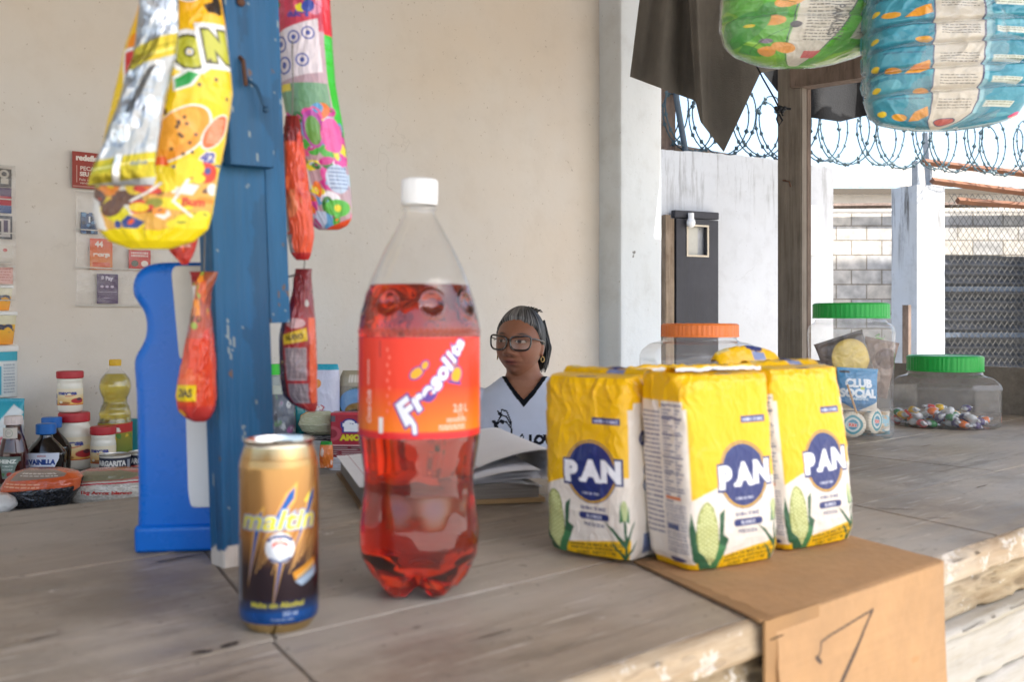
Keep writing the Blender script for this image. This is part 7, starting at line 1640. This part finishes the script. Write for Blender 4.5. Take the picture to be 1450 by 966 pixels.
def grid_vf(P):
    n, W = P.shape[:2]; V = [tuple(p) for p in P.reshape(-1, 3)]
    Fc = [(i * W + k, (i + 1) * W + k, (i + 1) * W + (k + 1) % W, i * W + (k + 1) % W) for i in range(n - 1) for k in range(W)]
    Fc.append(tuple(range(W))); Fc.append(tuple((n - 1) * W + k for k in range(W))[::-1]); return V, Fc
def xf(vf, M): return [tuple(M @ Vector(p)) for p in vf[0]], vf[1]
hv = xf(grid_vf(head_shape()), Mh)
def ear(s):
    m = MB(); m.ball((s * 0.0735, 0.008, -0.012), 0.0135, 16, 12, (0.42, 0.85, 1.75)); m.ball((s * 0.0745, 0.004, -0.034), 0.0075, 12, 8, (0.6, 0.9, 1.1)); return xf((m.v, m.f), Mh)
TORSO = [(0.44, 0, 0.0, 0.17, 0.12, 2.4), (0.52, 0, 0.0, 0.20, 0.14, 2.4), (0.62, 0, -0.01, 0.180, 0.14, 2.3), (0.74, 0, -0.02, 0.182, 0.135, 2.3), (0.82, 0, -0.02, 0.188, 0.130, 2.3), (0.88, 0, -0.005, 0.186, 0.108, 2.3),
         (0.925, 0, 0.01, 0.172, 0.088, 2.2), (0.955, 0, 0.015, 0.150, 0.074, 2.1), (0.98, 0, 0.015, 0.110, 0.064, 2.0), (1.002, -0.003, 0.012, 0.070, 0.056, 2), (1.02, -0.008, 0.008, 0.055, 0.053, 2), (1.06, -0.014, 0.002, 0.052, 0.054, 2), (1.09, -0.016, 0, 0.05, 0.055, 2)]
def arms(dr=0.0, frac=1.0):
    out = []
    for s in (-1, 1):
        sh = Vector((s * 0.165, 0.012, 0.915)); el = Vector((s * 0.225, -0.02, 0.665)); wrp = Vector((s * 0.10, -0.27, 0.615))
        if frac < 1: out.append(p_capsule([sh, sh.lerp(el, 0.25), sh.lerp(el, frac)], [0.056 + dr, 0.054 + dr, 0.050 + dr]))
        else:
            out.append(p_capsule([sh, sh.lerp(el, 0.35), el], [0.054, 0.050, 0.040])); out.append(p_capsule([el, el.lerp(wrp, 0.35), wrp], [0.040, 0.040, 0.026]))
    return out
def hand(s):
    """a relaxed hand resting on the thigh: palm, four unequal bent fingers, a thumb from the side of the palm"""
    w_ = Vector((s * 0.10, -0.27, 0.615)); f = Vector((-s * 0.25, -0.95, -0.10)).normalized(); side = Vector((-s * 0.95, 0.25, 0)).normalized(); up = Vector((0, 0, 1)); out = []
    m = MB(); q = Matrix((side, f, side.cross(f))).transposed().to_4x4(); m.ball(w_ + f * 0.05, 0.04, 20, 14, (1.0, 1.25, 0.42), M=q); out.append((m.v, m.f))
    for i, (sd, ln) in enumerate(((0.030, 0.068), (0.0105, 0.078), (-0.0095, 0.073), (-0.029, 0.057))):
        b0 = w_ + f * 0.075 + side * sd * 0.8; k1 = b0 + (f + side * sd * 2).normalized() * ln * 0.45 + up * 0.006; k2 = k1 + f * ln * 0.32 - up * 0.010; k3 = k2 + f * ln * 0.25 - up * 0.014
        out.append(p_capsule([b0, k1, k2, k3], [0.0092, 0.0085, 0.0078, 0.0068], 10))
    t0 = w_ + f * 0.03 + side * 0.030; t1 = t0 + side * 0.022 + f * 0.022; t2 = t1 + side * 0.006 + f * 0.028 - up * 0.006
    out.append(p_capsule([t0, t1, t2], [0.013, 0.0105, 0.0085], 10)); return out
legs = []
for s in (-1, 1):
    hp = Vector((s * 0.085, 0.0, 0.525)); kn = Vector((s * 0.12, -0.40, 0.515)); an = Vector((s * 0.12, -0.40, 0.09))
    legs.append((hp, kn, an))
body = [hv, ear(-1), ear(1), p_loft(TORSO)] + arms()
for s in (-1, 1): body += hand(s)
for (hp, kn, an), s in zip(legs, (-1, 1)):
    body.append(p_capsule([hp, hp.lerp(kn, 0.4), kn], [0.085, 0.078, 0.056])); body.append(p_capsule([kn, kn.lerp(an, 0.3), an], [0.055, 0.052, 0.034])); body.append(p_capsule([an + Vector((0, 0.03, -0.045)), an + Vector((0, -0.06, -0.05)), an + Vector((0, -0.15, -0.062))], [0.034, 0.036, 0.026]))
bv, bf = remesh(body, 0.0026, 3)
Mi = np.array(Mh.inverted()); hl = bv @ Mi[:3, :3].T + Mi[:3, 3]      # head-local coordinates
x, y, z = hl.T
SK = np.array(H('#9c6a50')); colr = np.ones_like(bv) * SK
inhead = (z > -0.125) & (np.hypot(x, y) < 0.115) & (bv[:, 2] > 1.0)
def tint(mask, c, a): 
    global colr
    a = (mask * a)[:, None]; colr = colr * (1 - a) + np.array(c) * a
front = inhead & (y < -0.02)
tint(inhead * 1.0, H('#8e5c46'), 0.6)
tint(front * G(np.abs(x) - 0.04, 0.02) * G(z + 0.028, 0.02), H('#9c6450'), 0.7)
tint(front * np.clip(G(x, 0.021) * G(z + 0.0625, 0.0105) * 1.6 - 0.3, 0, 1), H('#8a4a44'), 0.9)
tint(front * np.clip(G(x, 0.023) * G(z + 0.0630, 0.0018) * 1.4, 0, 1), H('#3a1d1a'), 0.8)
tint(front * G(np.abs(x) - 0.031, 0.018) * G(z - 0.004, 0.014), H('#80523e'), 0.6)
ex, ez = (np.abs(x) - 0.0315) / 0.0145, (z - 0.0030) / 0.0046
tint((front & (ex ** 2 + ez ** 2 < 1)) * 1.0, H('#b9aa9e'), 1.0)
gx = np.where(x < 0, x + 0.0345, x - 0.0285)     # irises turned towards her right
tint((front & ((gx / 0.0064) ** 2 + ((z - 0.0035) / 0.0056) ** 2 < 1) & (ex ** 2 + ez ** 2 < 1)) * 1.0, H('#1c120e'), 1.0)
tint((front & (np.abs(ex ** 2 + ez ** 2 - 1.15) < 0.22) & (z > 0.003)) * 1.0, H('#1c100d'), 1.0)
bz = 0.0245 + 0.10 * (0.030 - np.abs(np.abs(x) - 0.034)) - 0.0
tint(front * np.clip(1.5 * G(np.abs(x) - 0.034, 0.016) * G(z - bz, 0.0035) - 0.2, 0, 1), H('#2c201b'), 0.9)
tint(front * G(np.abs(x) - 0.008, 0.0035) * G(z + 0.0435, 0.0025), H('#3a1f18'), 0.8)
nzz = fbm(bv[:, 0] * 160, bv[:, 2] * 160, 5); colr *= (0.93 + 0.14 * nzz)[:, None]
SKIN = pbr('brown_skin', None, rough=0.48, var=0.05, spec=0.45, bump=0.12, bscale=350, bdist=0.002)
SKIN.node_tree.nodes['Principled BSDF'].inputs['Subsurface Weight'].default_value = 0.08
SKIN.node_tree.nodes['Principled BSDF'].inputs['Subsurface Radius'].default_value = (0.012, 0.004, 0.002)
pr = thing('person', 'woman in glasses and a white V-neck T-shirt, sitting behind the counter looking left', 'person', (0.045, 3.215, 0), R(-3))
mk('body', bv, bf, SKIN, pr, colr)

# T-shirt: same torso, a little larger, open at the V neck
sh_rows = [(0.50, 0, 0.0, 0.212, 0.152, 2.4)] + [(z_, cx, cy, a + (0.010 if z_ < 0.9 else 0.007), b + (0.011 if z_ < 0.9 else 0.007), p) for z_, cx, cy, a, b, p in TORSO if 0.6 < z_ < 1.0] + [(1.01, -0.004, 0.01, 0.075, 0.062, 2)]
sv, sf = remesh([p_loft(sh_rows)] + arms(0.006, 0.55), 0.003, 4)
fold = 0.005 * (crease(sv[:, 0] * 9 + sv[:, 2] * 5, sv[:, 2] * 6 - sv[:, 0] * 3, 4) - 0.4) * np.clip((0.93 - sv[:, 2]) / 0.05, 0, 1)
fold += 0.004 * np.sin((sv[:, 0] * 1.0 + 0.6 * sv[:, 2]) * 70) * G(np.abs(sv[:, 0]) - 0.15, 0.035) * G(sv[:, 2] - 0.86, 0.05)
sv[:, 1] -= fold * np.where(sv[:, 1] < 0.02, 1, -1)
vx = np.abs(sv[:, 0] + 0.004)
edge_f = 0.941 + 1.10 * vx + 0.25 * np.clip(vx - 0.03, 0, 1)
neck = np.where(sv[:, 1] < 0.015, edge_f, 0.990)
nearE = (neck - sv[:, 2] > -0.0022) & (neck - sv[:, 2] < 0.0022); sv[nearE, 2] = neck[nearE] - 0.0002
keep_v = sv[:, 2] < neck
keep = keep_v[sf].all(1)
colS = np.ones_like(sv) * np.array(H('#c9cfe0'))
band = (neck - sv[:, 2] < 0.022) & (sv[:, 2] > 0.90); colS[band] = H('#14151a')
# printed drawing on the chest: staves of notes curling to one side, and letters
def paint_s(pts, wd_, c):
    for (x0, z0), (x1, z1) in zip(pts[:-1], pts[1:]):
        dx, dz = x1 - x0, z1 - z0; L2 = dx * dx + dz * dz + 1e-12; t = np.clip(((sv[:, 0] - x0) * dx + (sv[:, 2] - z0) * dz) / L2, 0, 1)
        m_ = (np.hypot(sv[:, 0] - x0 - t * dx, sv[:, 2] - z0 - t * dz) < wd_ / 2) & (sv[:, 1] < -0.03); colS[m_] = c
INKC = np.array(H('#1d1e26'))
def pxs(px, py): return ((px - 725) / F * 3.09 - 0.045, EYE + (450 - py) / F * 3.09)
for off_ in (0, 7, 14):
    paint_s([pxs(703 + off_ * 0.6, 606 - off_), pxs(712, 596 - off_ * 1.0), pxs(720, 598 - off_), pxs(727, 606 - off_ * 0.5), pxs(729 - off_ * 0.1, 617)], 0.0045, INKC)
paint_s([pxs(700, 598), pxs(709, 607), pxs(722, 616)], 0.0042, INKC)
for a, b in ((704, 603), (712, 597), (722, 614), (709, 587), (702, 598), (716, 612)): paint_s([pxs(a, b), pxs(a + 3, b + 2)], 0.009, INKC)
paint_s([pxs(707, 584), pxs(712, 590)], 0.004, INKC)
paint_s([pxs(741, 625), pxs(739, 619), pxs(743, 614), pxs(745, 618), pxs(741, 622), pxs(743, 628)], 0.004, INKC)
T = text_tris('LOVE', 0.08, 0) ; s_ = 0.036
ox, oz = pxs(752, 627)
zx = (sv[:, 0] - ox) / s_; zz2 = (sv[:, 2] - oz) / s_; frontm = sv[:, 1] < -0.03; inside = np.zeros(len(sv), bool)
for t in T:
    d = lambda p, q: (zx - q[0]) * (p[1] - q[1]) - (p[0] - q[0]) * (zz2 - q[1])
    d1, d2, d3 = d(t[0], t[1]), d(t[1], t[2]), d(t[2], t[0]); inside |= ~(((d1 < 0) | (d2 < 0) | (d3 < 0)) & ((d1 > 0) | (d2 > 0) | (d3 > 0)))
colS[inside & frontm] = INKC
SHIRT = pbr('cotton_shirt', None, rough=0.9, var=0.04, bump=0.25, bscale=500, bdist=0.002, spec=0.2)
used = np.unique(sf[keep]); rem = -np.ones(len(sv), int); rem[used] = np.arange(len(used))
mk('t_shirt', sv[used], rem[sf[keep]], SHIRT, pr, colS[used])
# trousers and shoes
tv, tf = remesh([p_loft([(0.43, 0, 0, 0.175, 0.125, 2.4), (0.52, 0, 0, 0.207, 0.147, 2.4), (0.60, 0, -0.005, 0.19, 0.147, 2.3)])] +
    [p_capsule([hp, hp.lerp(kn, 0.4), kn], [0.093, 0.086, 0.066]) for hp, kn, an in legs] + [p_capsule([kn, kn.lerp(an, 0.3), an.lerp(kn, 0.06)], [0.065, 0.062, 0.05]) for hp, kn, an in legs], 0.006, 3)
mk('trousers', tv, tf, pbr('blue_denim', H('#2c3a55'), rough=0.9, bump=0.3, bscale=400), pr)
for hp, kn, an in legs:
    m = MB(); v_, f_ = p_capsule([an + Vector((0, 0.035, -0.05)), an + Vector((0, -0.06, -0.052)), an + Vector((0, -0.15, -0.06))], [0.038, 0.040, 0.030]); m.add(v_, f_); m.build('shoe', BLACKP, pr, smooth=True)

# hair: pulled back, grey at the front, dark behind, with a tail over the nape
n_, W_ = 200, 260
P = head_shape(0.0, n_, W_)
th = np.linspace(0.02, PI - 0.02, n_)[:, None] + 0 * P[..., 0]; ph = np.linspace(0, 2 * PI, W_, endpoint=False)[None, :] + 0 * P[..., 0]
X_, Y_, Z_ = P[..., 0], P[..., 1], P[..., 2]
line_z = np.interp(Y_, [-0.10, -0.085, -0.070, -0.055, -0.03, -0.012, 0.0, 0.02, 0.05, 0.1], [0.090, 0.087, 0.080, 0.066, 0.042, 0.006, -0.008, -0.045, -0.066, -0.068]) + 0.016 * (fbm(ph * 16, ph * 0, 4) - 0.5)
inh = (Z_ - line_z) / 0.012
strand = fbm(ph * 14 + 0.6 * np.sin(th * 3), th * 1.2, 7, 3); fine = fbm(ph * 60, th * 2.5, 9, 3)
lift = 0.0055 * np.clip(inh, 0, 1) ** 0.7 + 0.0035 * (strand - 0.5) * np.clip(inh, 0, 1) + 0.0018 * (fine - 0.5) * np.clip(inh, 0, 1) - 0.006 * np.clip(-inh, 0, 1) + 0.004 * np.clip(Z_ / 0.1, 0, 1) * np.clip(inh, 0, 1)
nrm = P / np.array([0.074 ** 2, 0.092 ** 2, 0.109 ** 2]); nrm /= np.linalg.norm(nrm, axis=-1, keepdims=True); P2 = P + nrm * lift[..., None]
grey = np.clip(-0.35 + 1.0 * G(Y_ + 0.06, 0.05) * (0.1 + 1.3 * fine) + 2.0 * (strand - 0.42), 0, 1)[..., None]
CH = np.array(H('#161415')) * (1 - grey) + np.array(H('#85817f')) * grey; CH = CH * (0.65 + 0.8 * fine[..., None])
Pw = P2.reshape(-1, 3) @ np.array(Mh)[:3, :3].T + np.array(Mh)[:3, 3]
idx = np.arange(n_ * W_).reshape(n_, W_); idx = np.concatenate([idx, idx[:, :1]], 1); q_ = np.stack([idx[:-1, :-1], idx[1:, :-1], idx[1:, 1:], idx[:-1, 1:]], -1).reshape(-1, 4)
kp = (inh.reshape(-1) > -1.0)[q_].all(1); q_ = q_[kp]; us = np.unique(q_); rm = -np.ones(n_ * W_, int); rm[us] = np.arange(len(us))
HAIR = pbr('grey_black_hair', None, rough=0.42, var=0.15, spec=0.5, bump=0.3, bscale=120, stretch=(1, 1, 0.3), bdist=0.003)
mk('hair', Pw[us], rm[q_], HAIR, pr, CH.reshape(-1, 3)[us])
# tail and loose curls, many thin locks
m = MB(); rnd = random.Random(12)
for i in range(170):
    a = rnd.uniform(-1, 1); b = rnd.uniform(-1, 1)
    jt = lambda k_: Vector((rnd.uniform(-k_, k_), rnd.uniform(-k_, k_), rnd.uniform(-k_, k_)))
    ctrl = [Vector((0.026 + 0.022 * a, 0.080 + 0.012 * b, 0.055 + 0.02 * b)), Vector((0.046 + 0.014 * a, 0.090 + 0.012 * b, 0.025)), Vector((0.056 + 0.013 * a, 0.090 + 0.014 * b, -0.010)), Vector((0.058 + 0.012 * a, 0.084 + 0.014 * b, -0.040)), Vector((0.050 + 0.016 * a, 0.076 + 0.018 * b, -0.050 - 0.045 * rnd.random()))]
    ctrl = [c_ + jt(0.003) for c_ in ctrl]; pts = []
    for j in range(17):
        t_ = j / 4; k_ = min(3, int(t_)); f_ = t_ - k_; p_0 = ctrl[max(0, k_ - 1)]; p_1 = ctrl[k_]; p_2 = ctrl[k_ + 1]; p_3 = ctrl[min(4, k_ + 2)]
        pts.append(Mh @ (0.5 * ((2 * p_1) + (p_2 - p_0) * f_ + (2 * p_0 - 5 * p_1 + 4 * p_2 - p_3) * f_ ** 2 + (3 * p_1 - p_0 - 3 * p_2 + p_3) * f_ ** 3)))
    m.tube(pts, [0.0022 * (1 - (j / 17) ** 3) + 0.0004 for j in range(17)], 5)
for i in range(46):
    a = rnd.uniform(-1, 1); b = rnd.uniform(-1, 1); c0 = Vector((0.008 + 0.034 * a, 0.030 + 0.03 * b, 0.108 - 0.010 * abs(a)))
    m.tube([Mh @ c0, Mh @ (c0 + Vector((0.012 * rnd.uniform(-1, 1), 0.01, 0.009))), Mh @ (c0 + Vector((0.018 * rnd.uniform(-1, 1), 0.016, 0.001)))], [0.0024, 0.0024, 0.0008], 5)
m.build('hair_tail', pbr('dark_hair', H('#1d1b1c'), rough=0.4, var=0.4, vscale=60), pr, smooth=True)
# glasses
FRM = pbr('tortoise_frame', H('#2b1c16'), rough=0.2, var=0.5, vscale=120, coat=0.5)
def lens_pts(s, g=0.0):
    pts = []
    for i in range(36):
        a = 2 * PI * i / 36; c_, n2 = math.cos(a), math.sin(a); w2 = 0.0305 + g; h2 = 0.0212 + g
        xx = math.copysign(abs(c_) ** 0.62, c_) * w2; zz = math.copysign(abs(n2) ** 0.70, n2) * h2
        xx *= 1.0 + 0.10 * (zz / h2) ; zz += 0.0065 * max(0, xx / w2) * (1 if zz > 0 else 0.0)
        X = s * (0.0365 + xx); Z = zz - 0.003; Yp = -0.1045 + 2.9 * X * X * 1.5
        pts.append(Vector((X, Yp, Z)))
    return pts
gl = MB()
for s in (-1, 1): gl.tube([Mh @ p for p in lens_pts(s)], 0.0030, 8, closed=True)
gl.tube([Mh @ Vector((-0.0075, -0.104, 0.006)), Mh @ Vector((0, -0.1065, 0.009)), Mh @ Vector((0.0075, -0.104, 0.006))], 0.0024, 8)
for s in (-1, 1): gl.tube([Mh @ Vector((s * 0.0675, -0.082, 0.013)), Mh @ Vector((s * 0.0755, -0.066, 0.013)), Mh @ Vector((s * 0.080, -0.01, 0.008)), Mh @ Vector((s * 0.079, 0.012, 0.004)), Mh @ Vector((s * 0.074, 0.03, -0.012))], [0.0026, 0.0026, 0.002, 0.0018, 0.0016], 8)
fo = gl.build('glasses', FRM, pr, smooth=True)
LENS = film('spectacle_lens', tint=(0.93, 0.92, 0.91), milk=0.0, rough=0.02, fres=1.45)
for s in (-1, 1):
    pts = [Mh @ p for p in lens_pts(s, -0.001)]; c_ = sum(pts, Vector()) / len(pts) + (Mh.to_3x3() @ Vector((0, -0.0015, 0)))
    m = MB(); m.add(pts + [c_], [(i, (i + 1) % 36, 36) for i in range(36)]); m.build('lens', LENS, fo, smooth=True)
GOLDM = pbr('gold_metal', H('#b59a6a'), rough=0.25, metal=1.0, var=0.05)
for s in (-1, 1):
    m = MB(); c_ = Vector((s * 0.0775, 0.003, -0.050)); m.tube([Mh @ (c_ + Vector((0.003 * s * math.sin(a), 0.0065 * math.sin(a), 0.0085 * math.cos(a)))) for a in np.linspace(0, 2 * PI, 20)[:-1]], 0.0018, 6, closed=True); m.build('earring', GOLDM, pr, smooth=True)
# plastic chair under her
chm = pbr('white_chair_plastic', H('#c9c9c6'), rough=0.45)
chr_ = thing('plastic_chair', 'plain pale plastic chair the woman sits on, hidden behind the counter', 'chair', (0.045, 3.215, 0), R(-3))
m = MB(); m.box(-0.22, 0.22, -0.20, 0.19, 0.405, 0.43, bev=0.01); m.build('seat', chm, chr_)
m = MB(); m.box(-0.19, 0.19, 0.185, 0.205, 0.44, 0.80, bev=0.008); m.build('backrest', chm, chr_)
for x_ in (-0.19, 0.19):
    for y_ in (-0.17, 0.17): m = MB(); m.tube([(x_, y_, 0.41), (x_ * 1.15, y_ * 1.15, 0)], [0.02, 0.014], 8); m.build('leg', chm, chr_)
